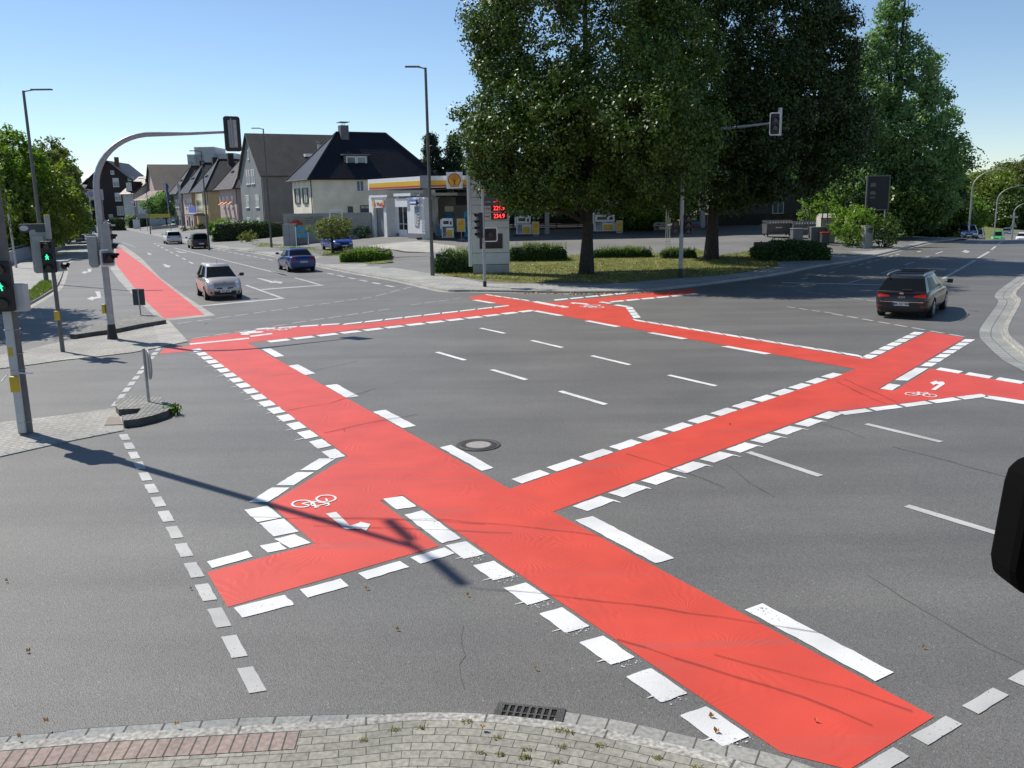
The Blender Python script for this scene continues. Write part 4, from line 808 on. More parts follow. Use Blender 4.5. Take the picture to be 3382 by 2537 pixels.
SALOON = [(0, .78), (.01, .9), (.03, .99), (.16, 1.01), (.6, .95), (.7, .9), (.85, .8), (.95, .69), (1, .52)]
# silver hatchback: front towards the crossing
f1, f2 = G0(fB, 1895, 803), G0(fB, 2180, 785); mid = (f1+f2)/2; r1 = G0(fB, 1830, 765); hd_ = heading(r1, f1); ctr = mid-Vector((cos(hd_), sin(hd_), 0))*(3.72*.3)
t, patch, ell, cast, X, hw = car('parked_car', 'silver beige small hatchback with round headlights waiting at the left stop line', ctr, hd_, 3.72, 1.66, 1.54, 'silver_paint', MICRA, (.0, .09, .56, .82), 'hatch', .29, .62, 'BO JJ 89', False, None, 2, tumble=.27)
t.name = 'small_hatchback'; b = MB(); b.tube([(X(.55), 0, 1.54), (X(.5), 0, 1.72)], .008, 5); b.build('aerial', 'car_black_trim', t); ell('badge', 'F', 0, .80, .055, .045, 'chrome')
# black estate
a, c_ = G0(fF, 860, 1522), G0(fF, 1345, 1557); fr_ = G0(fF, 1500, 1462); hd_ = heading(c_, fr_); ctr = (a+c_)/2+Vector((cos(hd_), sin(hd_), 0))*(4.55*.29)
t, patch, ell, cast, X, hw = car('car', 'black estate car with lit tail lights and open sunroof crossing on the right', ctr, R(56), 4.55, 1.82, 1.45, 'black_paint', ESTATE, (.012, .135, .60, .80), 'wide', .325, .58, 'MK DC 909', True, None, 2, lit=True)
t.name = 'estate_car'
for s in (-1, 1): b = MB(); b.tube([(X(.1), s*.58, 1.44), (X(.16), s*.585, 1.49), (X(.5), s*.59, 1.49), (X(.58), s*.585, 1.45)], .018, 6); b.build('roof_rail', 'grey_plastic', t)
b = MB(); b.bx(X(.3), X(.52), -.42, .42, 1.455, 1.475); b.build('sunroof', 'car_glass', t); b = MB(); b.bx(X(.50), X(.54), -.45, .45, 1.5, 1.54); b.build('wind_deflector', 'car_black_trim', t); b = MB(); b.bx(X(.26), X(.29), -.45, .45, 1.45, 1.485); b.build('wind_deflector', 'car_black_trim', t)
b = MB(); b.tube([(X(.005)-.02, .0, 1.0), (X(.01)-.02, -.32, 1.01)], .016, 6); b.build('rear_wiper', 'car_black_trim', t)
patch('badge', 'B', [(-.06, .83), (.06, .83), (.06, .91), (-.06, .91)], 'chrome', .012, 2, 2); tx_ = text('LEON', .09, depth=.002); h = cast('B', 0, .75, .006)
tx_.xf(Matrix.Translation((h.x, 0, .75)) @ Matrix(((0, 0, -1, 0), (-1, 0, 0, 0), (0, 1, 0, 0), (0, 0, 0, 1)))); tx_.build('badge_lettering', 'chrome', t)
patch('bumper_line', 'B', [(-.7, .585), (.7, .585), (.7, .6), (-.7, .6)], 'chrome', .006, 8, 1)
# blue saloon
a, c_ = G0(fC, 695, 1515), G0(fC, 930, 1508); fr_ = G0(fC, 610, 1490); hd_ = heading(c_, a)-pi/2; ctr = (a+c_)/2
hd_ = heading(a, fr_); ctr = ctr+Vector((cos(hd_), sin(hd_), 0))*(4.45*.29)
t, patch, ell, *_ = car('saloon_car', 'dark blue four-door saloon driving away past the filling station bushes', ctr, hd_, 4.45, 1.75, 1.43, 'blue_paint', SALOON, (.13, .28, .60, .77), 'saloon', .31, .58, 'WIT N 807', True, None, 2)
ds = Vector((-.483, .876, 0)); aw = math.atan2(.876, -.483); to = aw-pi
def rearcar(name, lab, f, xl, xr, y, hd_, L, W_, H, pn, top, cab, **k):
    a, c_ = G(f, xl, y), G(f, xr, y); m_ = (a+c_)/2; s = 1 if k.pop('away', True) else -1
    m_ = m_+Vector((cos(hd_), sin(hd_), 0))*L*.42*s; m_.z = gz(m_.x, m_.y); return car(name, lab, m_, hd_, L, W_, H, pn, top, cab, **k)
rearcar('hatchback_car', 'white hatchback driving away on the left road ahead of the black car', fS, 1150, 1335, 1205, aw-.05, 4.3, 1.8, 1.48, 'white_paint', HATCH, (.0, .07, .6, .8), rear='wide', plate='X', detail=1)
rearcar('suv_car', 'black car with red tail lights driving away beside the white hatchback', fS, 1450, 1685, 1262, aw-.05, 4.4, 1.82, 1.55, 'black_paint', HATCH, (.0, .07, .6, .8), rear='wide', plate='X', detail=1)
rearcar('hatchback_car', 'bright blue hatchback oncoming in the distance beyond the left railing', fS, 145, 290, 1068, to-.12, 4.2, 1.8, 1.45, 'bright_blue_paint', HATCH, (.0, .07, .6, .8), detail=1, front_style='wide', away=False)
q = G(fC, 1205, 1322, blk); car('people_carrier', 'blue car facing the street, parked behind the single bush at the filling station', q+Vector((-.9, 1.8, 0)), R(-62), 4.3, 1.8, 1.55, 'deep_blue_paint', HATCH, (.0, .07, .62, .82), detail=1, front_style='wide')
q = G(fS, 1190, 1010); car('hatchback_car', 'green hatchback parked behind the low grey garden wall', q+Vector((0, 3, 0)), R(-70), 4.1, 1.75, 1.5, 'teal_paint', HATCH, (.0, .07, .6, .8), detail=1, front_style='wide')
q = G(fS, 815, 1010); car('hatchback_car', 'dark red hatchback parked under the grey end of the banner', q+Vector((1, 3, 0)), R(160), 4.1, 1.75, 1.45, 'dark_red_paint', HATCH, (.0, .07, .6, .8), detail=1, front_style='wide')
q = G(fS, 950, 1005); car('saloon_car', 'dark blue car parked between the banner and the garden wall', q+Vector((1, 4, 0)), R(165), 4.4, 1.75, 1.45, 'blue_paint', SALOON, (.1, .2, .6, .78), detail=1, front_style='wide')
q = G(fS, 420, 990); car('hatchback_car', 'silver grey car parked in front of the dark gabled house', q+Vector((0, 2, 0)), R(185), 4.3, 1.75, 1.45, 'silver_paint', HATCH, (.0, .07, .6, .8), detail=1, front_style='wide')
VAN = [(0, .9), (.02, 1.0), (.1, 1.05), (.7, 1.05), (.85, .98), (.95, .85), (1, .6)]
def dist_at(f, x, y0, y1, Hh): # place so that a thing of height Hh spans these rows
    d = ray(f(x, (y0+y1)/2)); k = 1/math.hypot(d.x, d.y); D = Hh/((ray(f(x, y0)).z-ray(f(x, y1)).z)*k); return Vector((d.x*k*D, d.y*k*D, HCAM+ray(f(x, y1)).z*k*D))
rd_ = math.atan2(.853, .52); q = dist_at(fX, 1005, 1345, 1585, 1.45); q.z = gz(q.x, q.y); car('hatchback_car', 'steel blue car parked facing us at the kerb of the right road', q+Vector((.8, 1.2, 0)), rd_+pi+.1, 4.2, 1.75, 1.5, 'steel_blue_paint', HATCH, (.0, .08, .62, .84), detail=1, front_style='wide')
q = dist_at(fX, 1195, 1352, 1572, 1.85); q.z = gz(q.x, q.y); car('van', 'dark green van standing right behind the parked steel blue car', q, rd_+pi, 4.4, 1.8, 1.85, 'grey_paint', VAN, (.0, .03, .66, .84), detail=1, front_style='wide')
for nm, lab, x, y0, y1, Hh, pn, top in [('van', 'light green van far down the right road', 1545, 1365, 1556, 1.85, 'green_paint', VAN), ('hatchback_car', 'grey car partly hidden behind the light green van', 1690, 1430, 1560, 1.45, 'grey_paint', HATCH), ('hatchback_car', 'white car oncoming at the far right edge of the photo', 1960, 1410, 1565, 1.5, 'white_paint', HATCH)]:
    q = dist_at(fX, x, y0, y1, Hh); q.z = gz(q.x, q.y); car(nm, lab, q, rd_+pi-.05, 4.3, 1.8, Hh, pn, top, (.0, .05, .64, .83), detail=1, front_style='wide')
# ================================================================ HOUSES
def render_mat(n, c, **k): return mat(n, c, .9, var=.12, scale=.8, bump=.15, bscale=30, **k)
render_mat('cream_render', (.8, .75, .6)); render_mat('slate_cladding', (.2, .22, .225)); render_mat('grey_render', (.21, .2, .185)); render_mat('pink_render', (.5, .39, .36)); render_mat('pale_pink_render', (.46, .36, .33)); render_mat('yellow_render', (.5, .41, .22)); render_mat('orange_render', (.5, .3, .2))
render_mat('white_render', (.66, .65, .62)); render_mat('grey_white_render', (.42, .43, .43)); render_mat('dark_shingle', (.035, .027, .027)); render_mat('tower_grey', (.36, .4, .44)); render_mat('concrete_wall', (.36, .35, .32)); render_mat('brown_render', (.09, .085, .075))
def tiles(name, c, rough=.5, spec=.5):
    m = bpy.data.materials.new(name); m.use_nodes = True; nt = m.node_tree; L = nt.links; b = nt.nodes['Principled BSDF']
    uv = node(nt, 'ShaderNodeUVMap').outputs[0]; br = node(nt, 'ShaderNodeTexBrick', offset=.5, i_Scale=1.0); br.inputs['Brick Width'].default_value = .26; br.inputs['Row Height'].default_value = .34; br.inputs['Mortar Size'].default_value = .035
    br.inputs['Color1'].default_value = (*c, 1); br.inputs['Color2'].default_value = (*[x*.75 for x in c], 1); br.inputs['Mortar'].default_value = (*[x*.25 for x in c], 1); L.new(uv, br.inputs['Vector'])
    n = node(nt, 'ShaderNodeTexNoise', i_Scale=.6, i_Detail=6.0); L.new(node(nt, 'ShaderNodeNewGeometry').outputs['Position'], n.inputs['Vector'])
    L.new(mixc(nt, 1.0, br.outputs[0], ramp(nt, n.outputs[0], [(.3, (.7, .7, .7)), (.7, (1.3, 1.28, 1.2))]), 'MULTIPLY'), b.inputs['Base Color'])
    bp = node(nt, 'ShaderNodeBump', i_Strength=.8, i_Distance=.05, invert=True); L.new(br.outputs['Fac'], bp.inputs['Height']); L.new(bp.outputs[0], b.inputs['Normal']); b.inputs['Roughness'].default_value = rough; b.inputs['Specular IOR Level'].default_value = spec; MATS[name] = m
tiles('black_tiles', (.010, .011, .018), .4, .35); tiles('brown_tiles', (.10, .07, .055), .55); tiles('dark_tiles', (.035, .03, .03), .5); tiles('red_brown_tiles', (.17, .075, .05), .6); tiles('grey_brown_tiles', (.085, .072, .058), .45)
mat('white_frame', (.75, .75, .74), .4, var=.05); mat('window_glass', (.10, .14, .18), .08, var=0, spec=.8); mat('dark_frame', (.06, .06, .06), .5, var=.05); mat('shutter_dark', (.06, .075, .07), .6, var=.1); mat('awning_orange', (.6, .2, .1), .8, var=.1); mat('chimney_slate', (.12, .13, .14), .7, var=.2); mat('chimney_red', (.2, .06, .04), .85, var=.2); mat('gutter_dark', (.05, .045, .045), .4, .3)
mat('curtain', (.55, .55, .53), .8, var=.1, scale=8)
def win(parent, side, u, z, w, h, W, fm='white_frame', shutters=None, awning=False, sill=True):
    """window on the facade: side 'F' (y=0 plane) or 'S' (x=W plane)"""
    M = Matrix.Identity(4) if side == 'F' else Matrix.Translation((W, 0, 0)) @ Matrix.Rotation(pi/2, 4, 'Z')
    b = MB(); b.frame(u, u+w, z, z+h, -.05, .01, .08); b.bx(u+w/2-.03, u+w/2+.03, -.04, 0, z+.08, z+h-.08)
    if sill: b.bx(u-.05, u+w+.05, -.12, .01, z-.06, z-.005)
    f = b.xf(M).build('window', fm, parent); b = MB(); b.bx(u+.08, u+w-.08, -.02, .01, z+.08, z+h-.08); b.xf(M).build('pane', 'window_glass', f)
    if random.random() < .6: b = MB(); b.bx(u+.08, u+w-.08, -.024, -.021, z+h*.55, z+h-.08); b.xf(M).build('curtain', 'curtain', f)
    if shutters:
        for s in (u-.42, u+w+.02): b = MB(); b.bx(s, s+.4, -.07, -.01, z, z+h); b.xf(M).build('shutter', shutters, f)
    if awning: b = MB(); b.prismx([(-.02, z+h*.55), (-.75, z+h*.25), (-.75, z+h*.2), (-.02, z+h*.5)], u-.1, u+w+.1); b.xf(M).build('awning', 'awning_orange', f); 
def roofslab(parent, polys, matn, th=.14, name='roof'):
    """polys: list of planar 3D polygons (eave edge first); UV runs along the eave"""
    b = MB(); vs = []; fs = []; uv = []
    for P in polys:
        P = [Vector(p) for p in P]; u = (P[1]-P[0]).normalized(); n = (P[1]-P[0]).cross(P[2]-P[0]).normalized()
        if n.z < 0: n = -n
        v = n.cross(u)
        o = len(vs); k = len(P); vs += [p+n*th*.5 for p in P]+[p-n*th*.5 for p in P]; uv += [((p-P[0]).dot(u), (p-P[0]).dot(v)) for p in P]*2
        fs += [tuple(o+i for i in range(k)), tuple(o+k+i for i in range(k))[::-1]]+[(o+i, o+(i+1) % k, o+k+(i+1) % k, o+k+i) for i in range(k)]
    b.add(vs, fs); b.uv = uv; o = b.build(name, matn, parent)
    bm = bmesh.new(); bm.from_mesh(o.data); bmesh.ops.recalc_face_normals(bm, faces=bm.faces[:]); bm.to_mesh(o.data); bm.free(); return o
def house(label, name, loc, rz, W, D, eave, ridge, roof, wall, tile, o=.45, hip=.0, group='houses along the left road', plinth=None):
    t = thing(name, label, 'house', loc, rz, group); b = MB(); b.bx(0, W, 0, D, -1, eave)
    if roof in ('gable_y', 'half_y'):
        top = ridge if roof == 'gable_y' else ridge
        b2 = [(0, eave), (W, eave), (W/2, ridge-.12)]; b.prismy([(x, z) for x, z in b2], .0, D)
    if roof == 'gable_x': b.prismx([(0, eave), (D, eave), (D/2, ridge-.12)], 0, W)
    b.build('wall', wall, t)
    if roof == 'gable_y':
        sl = (ridge-eave)/(W/2); ez = eave-o*sl
        P = [[(-o, -o, ez), (-o, D+o, ez), (W/2, D+o, ridge), (W/2, -o, ridge)], [(W+o, D+o, ez), (W+o, -o, ez), (W/2, -o, ridge), (W/2, D+o, ridge)]]
    elif roof == 'gable_x':
        sl = (ridge-eave)/(D/2); ez = eave-o*sl
        P = [[(-o, -o, ez), (W+o, -o, ez), (W+o, D/2, ridge), (-o, D/2, ridge)], [(W+o, D+o, ez), (-o, D+o, ez), (-o, D/2, ridge), (W+o, D/2, ridge)]]
    elif roof == 'hip_y':
        hp = hip or W/2; ez = eave-.1
        P = [[(-o, -o, ez), (W+o, -o, ez), (W/2, hp, ridge)], [(W+o, -o, ez), (W+o, D+o, ez), (W/2, D-hp, ridge), (W/2, hp, ridge)], [(W+o, D+o, ez), (-o, D+o, ez), (W/2, D-hp, ridge)], [(-o, D+o, ez), (-o, -o, ez), (W/2, hp, ridge), (W/2, D-hp, ridge)]]
    rf = roofslab(t, P, tile)
    if roof.startswith('hip'):
        b = MB()
        for c_ in ((-o, -o), (W+o, -o)): b.tube([(c_[0], c_[1], ez+.08), (W/2, hp, ridge+.1)], .12, 6)
        b.tube([(W/2, hp, ridge+.08), (W/2, D-hp, ridge+.08)], .12, 6); b.tube([(W+o, D+o, ez+.08), (W/2, D-hp, ridge+.1)], .12, 6); b.build('ridge_tiles', tile.replace('brown_tiles', 'brown_tiles'), rf)
    b = MB(); b.tube([(-o, -o-.06, (ez if roof != 'gable_y' else ez)), (W+o, -o-.06, ez)] if roof != 'gable_y' else [(W+o+.05, -o, ez), (W+o+.05, D+o, ez)], .07, 6); b.tube([(W-.08, -.08, 0), (W-.08, -.08, ez)] , .05, 6); b.build('rain_gutter', 'gutter_dark', t)
    return t, rf
def chimney(rf, x, y, z0, z1, w=.6, matn='chimney_slate', cap=False):
    b = MB(); b.bx(x-w/2, x+w/2, y-w/2, y+w/2, z0, z1); c_ = b.build('chimney', matn, rf)
    if cap: b = MB(); b.bx(x-w*.8, x+w*.8, y-w*.6, y+w*.6, z1+.3, z1+.36); [b.tube([(x+s*w*.35, y, z1), (x+s*w*.35, y, z1+.3)], .03, 5) for s in (-1, 1)]; b.build('cap', 'galvanised', c_)
def dormer(rf, side, u, z, w, h, d, W, y_in, cladm='chimney_slate', n=2):
    M = Matrix.Identity(4) if side == 'F' else Matrix.Translation((W, 0, 0)) @ Matrix.Rotation(pi/2, 4, 'Z')
    b = MB(); b.bx(u, u+w, y_in, y_in+d, z, z+h); b.bx(u-.2, u+w+.2, y_in-.25, y_in+d, z+h, z+h+.12); f = b.xf(M).build('dormer', cladm, rf)
    ww = (w-.3)/n
    for i in range(n):
        x = u+.15+i*ww; b = MB(); b.frame(x+.03, x+ww-.03, z+.15, z+h-.12, y_in-.06, y_in, .1); b.xf(M).build('window', 'white_frame', rf)
        b = MB(); b.bx(x+.13, x+ww-.13, y_in-.02, y_in+.01, z+.25, z+h-.22); b.xf(M).build('window_pane', 'window_glass', rf)
BO = atY(I, 1029, 600, 95); BD = Vector((-.483, .876, 0)); BRZ = math.atan2(-.876, .483); bl = lambda s, off=0: Vector((BO.x-.483*s+.876*off, BO.y+.876*s+.483*off, 0))
cs = lambda x, y=620: (onP(I, x, y, BO, BD)-BO).dot(BD)          # distance along the building line of a photo column
def rowhouse(s0, s1, zc, **k):       # facade spans s0..s1 on the common building line
    p = bl(s1); p.z = zc; return house(loc=p, rz=BRZ, W=s1-s0, **k)
t, rf = rowhouse(0, cs(966), .9, label='cream rendered house with glossy black hipped roof and shuttered windows behind the filling station wall', name='house', D=14, eave=5.9, ridge=10.8, roof='hip_y', hip=4.2, wall='cream_render', tile='black_tiles', o=.5)
for u in (1.2, 4.2): win(t, 'F', u, 3.4, 1.3, 1.6, 7.5, shutters='shutter_dark', fm='dark_frame')
b = MB(); b.bx(1.2, 5.2, -.5, .0, 1.9, 2.1); b.build('porch_roof', 'chimney_slate', t); b = MB(); b.bx(2.2, 4.2, -.03, .01, -.4, 1.85); b.build('entrance_door', 'window_glass', t)
CW = cs(966)
for x0, y0, x1, y1 in [(1315, 682, 1390, 782), (1465, 680, 1540, 760), (1238, 918, 1288, 970), (1352, 908, 1442, 968)]:
    n_ = Vector((.876, .483, 0)); q0, q1 = onP(fC, x0, y0, BO, n_), onP(fC, x1, y1, BO, n_); win(t, 'S', (q0-BO).dot(n_), q1.z-.9, (q1-q0).dot(n_), q0.z-q1.z, CW, fm='dark_frame' if y0 > 690 or x0 > 1400 else 'white_frame')
chimney(rf, 3.9, 4.9, 9.2, 11.6, .9, cap=True); dormer(rf, 'S', 4.0, 7.1, 2.6, 1.25, 2.2, cs(966), .9)
t, rf = rowhouse(cs(868), cs(868)+12.2, .6, label='grey slate clad gabled house with three floors of white windows next to the cream house', name='house', D=15, eave=7.4, ridge=12.6, roof='gable_y', wall='slate_cladding', tile='grey_brown_tiles', o=.35)
b = MB(); b.bx(12.2, 12.23, .05, 15, -1, 7.3); b.build('side_wall_render', 'grey_render', t)
for u in (6.2, 7.4, 8.9, 10.0): win(t, 'F', u-2.3, 6.3, .75, 1.8, 12.2)
win(t, 'F', 5.7, 9.4, .6, 1.2, 12.2)
for u in (2.6, 3.6, 8.0, 9.0): win(t, 'F', u, 3.3, .9, 1.6, 12.2); win(t, 'F', u, .4, .9, 1.6, 12.2)
chimney(rf, 9.0, 8.5, 9.5, 11.2, .45, 'galvanised', True); b = MB(); b.bx(9.2, 10.2, 6.2, 7.2, 9.6, 9.95); b.build('skylight', 'white_frame', rf)
for (s0, s1, wall, tile, lab, kw) in [(cs(781), cs(722), 'pale_pink_render', 'brown_tiles', 'pink house with orange awnings and brown roof to the left of the slate house', 'a'), (cs(684), cs(642), 'yellow_render', 'dark_tiles', 'yellow house with a dark balcony and blue balustrade', 'b'), (cs(634), cs(602), 'pink_render', 'dark_tiles', 'pink house with an orange side wall beyond the yellow house', 'c'), (cs(592), cs(568), 'grey_render', 'brown_tiles', 'plain house half hidden behind the round street tree', 'd')]:
    Wd = s1-s0; t, rf = rowhouse(s0, s1, .3, label=lab, name='house', D=12, eave=6.3, ridge=11.3, roof='hip_y', hip=3.2, wall=wall, tile=tile, o=.6)
    us = [Wd*.2, Wd*.42, Wd*.68] if kw != 'b' else [Wd*.75]
    for u in us: win(t, 'F', u, 3.7, 1.2, 1.5, Wd, awning=kw == 'a'); win(t, 'F', u, .6, 1.2, 1.6, Wd, fm='dark_frame')
    win(t, 'S', 2.5, 3.6, 1.1, 1.5, Wd)
    dormer(rf, 'F', Wd*.35, 7.4, 2.4 if kw != 'a' else 1.6, 1.3, 2.5, Wd, 1.2, n=2 if kw != 'a' else 1); chimney(rf, Wd*.55, 5, 10.6, 12.3, .9 if kw != 'a' else .5, 'dark_shingle')
    if kw == 'b':
        b = MB(); b.bx(.5, Wd*.62, -1.3, 0, 2.7, 2.85); b.build('balcony', 'white_render', t); b = MB(); b.bx(.5, Wd*.62, -1.3, -1.25, 2.85, 3.9); b.build('balcony_parapet', mat('blue_cloth', (.08, .13, .42), .7), t)
        b = MB(); b.bx(.7, Wd*.58, -.03, .01, 2.9, 5.9); b.build('balcony_glazing', 'window_glass', t); b = MB(); b.bx(.3, Wd*.9, -2.2, 0, 2.45, 2.6); [b.tube([(x, -2.1, -.3), (x, -2.1, 2.5)], .06, 6) for x in (.5, Wd*.85)]; b.build('porch', 'gutter_dark', t)
    if kw == 'c': b = MB(); b.bx(Wd, Wd+.03, .05, 12, -1, 6.2); b.build('side_wall_render', 'orange_render', t)
t, rf = rowhouse(cs(520), cs(520)+17, 0, label='pinkish gabled house with a wide brown roof slope behind the street tree', name='house', D=16, eave=7.2, ridge=13.2, roof='gable_y', wall='pink_render', tile='brown_tiles', o=.5)
for u in (3, 6, 9.5, 12.5): win(t, 'F', u, 3.8, 1.2, 1.8, 17, fm='white_frame'); win(t, 'F', u, .8, 1.2, 1.8, 17)
def farhouse(lab, f, x0, x1, Y, D, eave_y, ridge_y, roof, wall, tile, rz=R(-20), wins=(), grp='houses at the far end of the left road', **k):
    a, c_ = atY(f, x0, eave_y, Y), atY(f, x1, eave_y, Y); Wd = (c_.x-a.x)/cos(rz); e = atY(f, (x0+x1)/2, eave_y, Y).z; rg = atY(f, (x0+x1)/2, ridge_y, Y+D*.4).z
    t, rf = house(lab, 'house', (a.x, a.y, 0), rz, Wd, D, e, rg, roof, wall, tile, group=grp, **k)
    for u, z, w_, h_ in wins: win(t, 'F', u*Wd, z*e, w_, h_, Wd)
    return t, rf, Wd, e, rg
t, rf, Wd, e, rg = farhouse('small white house with a reddish roof half hidden behind the yellow banner', fS, 780, 925, 185, 9, 660, 560, 'gable_x', 'white_render', 'red_brown_tiles', wins=[(.15, .3, .8, 1.8), (.45, .3, .8, 1.8), (.72, .3, .8, 1.8)])
t, rf, Wd, e, rg = farhouse('grey white house with a three window dormer under a brown roof', fS, 605, 770, 200, 12, 580, 385, 'gable_x', 'grey_white_render', 'brown_tiles', wins=[(.12, .55, .6, .6), (.35, .55, .6, .6), (.7, .6, 1.2, 1.2), (.72, .2, 1.2, 1.2)])
dormer(rf, 'F', Wd*.25, e+.3, Wd*.55, 2.0, 3, Wd, .4, n=3, cladm='dark_shingle')
t, rf, Wd, e, rg = farhouse('large dark shingled house with a broad gable at the end of the left road', fS, 170, 700, 225, 18, 430, 205, 'gable_y', 'dark_shingle', 'dark_tiles', rz=R(8), wins=[], o=.9)
for u, z, w_, h_ in [(.565, .86, 1.4, 2.1), (.58, .54, 1.4, 2.0), (.595, .22, 1.5, 2.2), (.54, 1.14, .8, .9), (.4, .12, 1.0, 1.3), (.9, .99, 1.3, .9)]: win(t, 'F', u*Wd, z*e, w_, h_, Wd)
chimney(rf, Wd*.62, 3, rg-3, rg+1.0, .9, 'chimney_red'); chimney(rf, Wd*.18, 6, e, rg-1.0, .8, 'chimney_red')
t, rf, Wd, e, rg = farhouse('pale ornate street house seen obliquely left of the dark shingled house', fS, 60, 170, 222, 30, 545, 400, 'gable_x', 'grey_white_render', 'dark_tiles', rz=R(14), wins=[(.1, .6, 1, 2), (.4, .6, 1, 2), (.7, .6, 1, 2), (.1, .25, 1, 2), (.4, .25, 1, 2), (.7, .25, 1, 2)])
# tower blocks
for lab, parts in [('pale blue grey tower block with stepped flat roofs above the row of houses', [(1392, 1480, 120), (1478, 1712, 30), (1712, 1955, 105), (1300, 1392, 242)]), ('small far piece of a tower block beside the slate gable', [(2008, 2090, 165), (2090, 2140, 90)])]:
    t = None
    for i, (x0, x1, y0) in enumerate(parts):
        a = atY(fS, x0, y0, 420+i*3); c_ = atY(fS, x1, y0, 420+i*3)
        if t is None: t = thing('tower_block', lab, 'tower block', (a.x, 420, -2), 0, 'tower blocks behind the houses'); ox = a.x
        b = MB(); b.bx(a.x-ox, c_.x-ox, i*3, 18+i*3, 0, a.z+2); b.build('wall', 'tower_grey', t)
        b = MB(); nn = max(1, int((c_.x-a.x)/5))
        for j in range(nn):
            u = a.x-ox+(j+.25)*(c_.x-a.x)/nn; zz = a.z-1
            while zz > a.z-9: b.bx(u, u+1.8, i*3-.06, i*3, zz-1.3, zz); zz -= 2.9
        b.build('windows', 'window_glass', t); b = MB(); b.bx(a.x-ox-.2, c_.x-ox+.2, i*3-.2, 18+i*3, a.z+2, a.z+2.3); b.build('roof_edge', 'white_render', t)
# billboard on dark house, banner, flags, garden walls
def panel(f, x0, y0, x1, y1, Y, name, label, cat, matn, frame=None, posts=True, th=.08, group=None):
    X0, X1, z0, z1 = rectY(f, x0, y0, x1, y1, Y); g_ = gz((X0+X1)/2, Y); t = thing(name, label, cat, ((X0+X1)/2, Y, g_), 0, group); w_ = (X1-X0)/2
    b = MB(); b.bx(-w_, w_, 0, th, z0-g_, z1-g_); b.build('panel', matn, t)
    if frame: b = MB(); b.frame(-w_-.06, w_+.06, z0-g_-.06, z1-g_+.06, -.03, th+.02, .1); b.build('frame', frame, t)
    if posts: b = MB(); [b.tube([(s*w_*.8, th+.05, 0), (s*w_*.8, th+.05, z1-g_)], .05, 6) for s in (-1, 1)]; b.build('post', 'galvanised', t)
    return t, w_, z0-g_, z1-g_
mat('poster_yellow', (.55, .5, .2), .6, var=.3, scale=.7); mat('poster_violet', (.35, .28, .4), .6, var=.3, scale=1); mat('banner_yellow', (.62, .45, .03), .7, var=.1); mat('banner_grey', (.28, .32, .3), .7, var=.15); mat('flag_blue', (.04, .07, .3), .8, var=.3); mat('flag_pale', (.55, .5, .5), .8, var=.3); mat('purple_text', (.25, .2, .4), .6)
t, w_, z0, z1 = panel(fS, 178, 540, 368, 665, 205, 'billboard', 'large framed billboard with a yellow picture and violet lettering band before the dark house', 'billboard', 'poster_violet', 'grey_plastic')
b = MB(); b.bx(-w_+.4, -w_*.2, -.02, -.001, z0+.8, z1-2); b.bx(0, w_-1, -.02, -.001, z0+1.2, z1-2.4); b.build('picture', 'poster_yellow', t); b = MB(); b.bx(-w_+.4, w_-.4, -.02, -.001, z1-1.5, z1-.6); b.build('lettering_band', 'purple_text', t)
t, w_, z0, z1 = panel(fS, 795, 838, 905, 890, 160, 'banner', 'grey green part of the long banner on the left end', 'banner', 'banner_grey')
t, w_, z0, z1 = panel(fS, 905, 836, 1187, 882, 160, 'banner', 'long yellow banner above the parked cars', 'banner', 'banner_yellow')
b = MB(); b.bx(-w_*.8, w_*.8, -.012, -.001, z0+.35*(z1-z0), z0+.5*(z1-z0)); b.build('lettering_line', 'banner_grey', t)
for x, y0, y1, yb, m_, lab in [(1190, 430, 700, 905, 'flag_blue', 'tall flagpole with a long blue flag in front of the houses'), (1338, 430, 780, 950, 'flag_pale', 'flagpole with a limp red and white flag beside the pink house')]:
    Y = 140; a = atY(fS, x, yb, Y); tp = atY(fS, x, y0, Y); t = thing('flagpole', lab, 'flagpole', (a.x, Y, 0)); b = MB(); b.tube([(0, 0, 0), (-.3, 0, tp.z)], .06, 6); b.build('pole', 'galvanised', t)
    q = atY(fS, x, y1, Y); vs = []
    for i in range(13): z = tp.z-.3+(q.z-tp.z)*i/12; vs += [(-.3, .02*(i % 2), z), (-.1+.15*abs(math.sin(i*.9))+.12, .1*math.sin(i*1.3), z-.2)]
    b = MB(); b.add(vs, [(2*i, 2*i+1, 2*i+3, 2*i+2) for i in range(12)]); b.build('flag', m_, t)
def wallthing(name, label, cat, a, b_, h, th, matn, hf=gz, cap=None, group=None):
    d = Vector((b_[0]-a[0], b_[1]-a[1], 0)); L = d.length; z = min(hf(a[0], a[1]), hf(b_[0], b_[1])); t = thing(name, label, cat, (a[0], a[1], z), math.atan2(d.y, d.x), group)
    m = MB(); m.bx(0, L, -th/2, th/2, -.4, h); m.build('wall', matn, t)
    if cap: m = MB(); m.bx(-.03, L+.03, -th/2-.04, th/2+.04, h, h+.06); m.build('coping', cap, t)
    return t, L
a, c_ = G(fS, 965, 1045), G(fS, 1290, 1040); wallthing('garden_wall', 'low grey rendered garden wall in front of the green car', 'wall', a, c_, .9, .2, 'concrete_wall', cap='chimney_slate')
a = G(fS, 785, 1028); t = thing('meter_box', 'white utility box at the end of the low garden wall', 'utility box', a); b = MB(); b.bx(-.6, .5, -.2, .3, 0, 1.9); b.build('cabinet', 'white_plastic', t, bevel=.02); b = MB(); b.bx(-.66, .56, -.24, .34, 1.9, 1.97); b.build('lid', 'grey_plastic', t)
a, c_ = G(fS, 455, 1015), G(fS, 610, 1022)
t = thing('garden_fence', 'dark wooden garden fence below the clipped bushes by the dark house', 'fence', a, math.atan2(c_.y-a.y, c_.x-a.x)); L = (c_-a).length; 
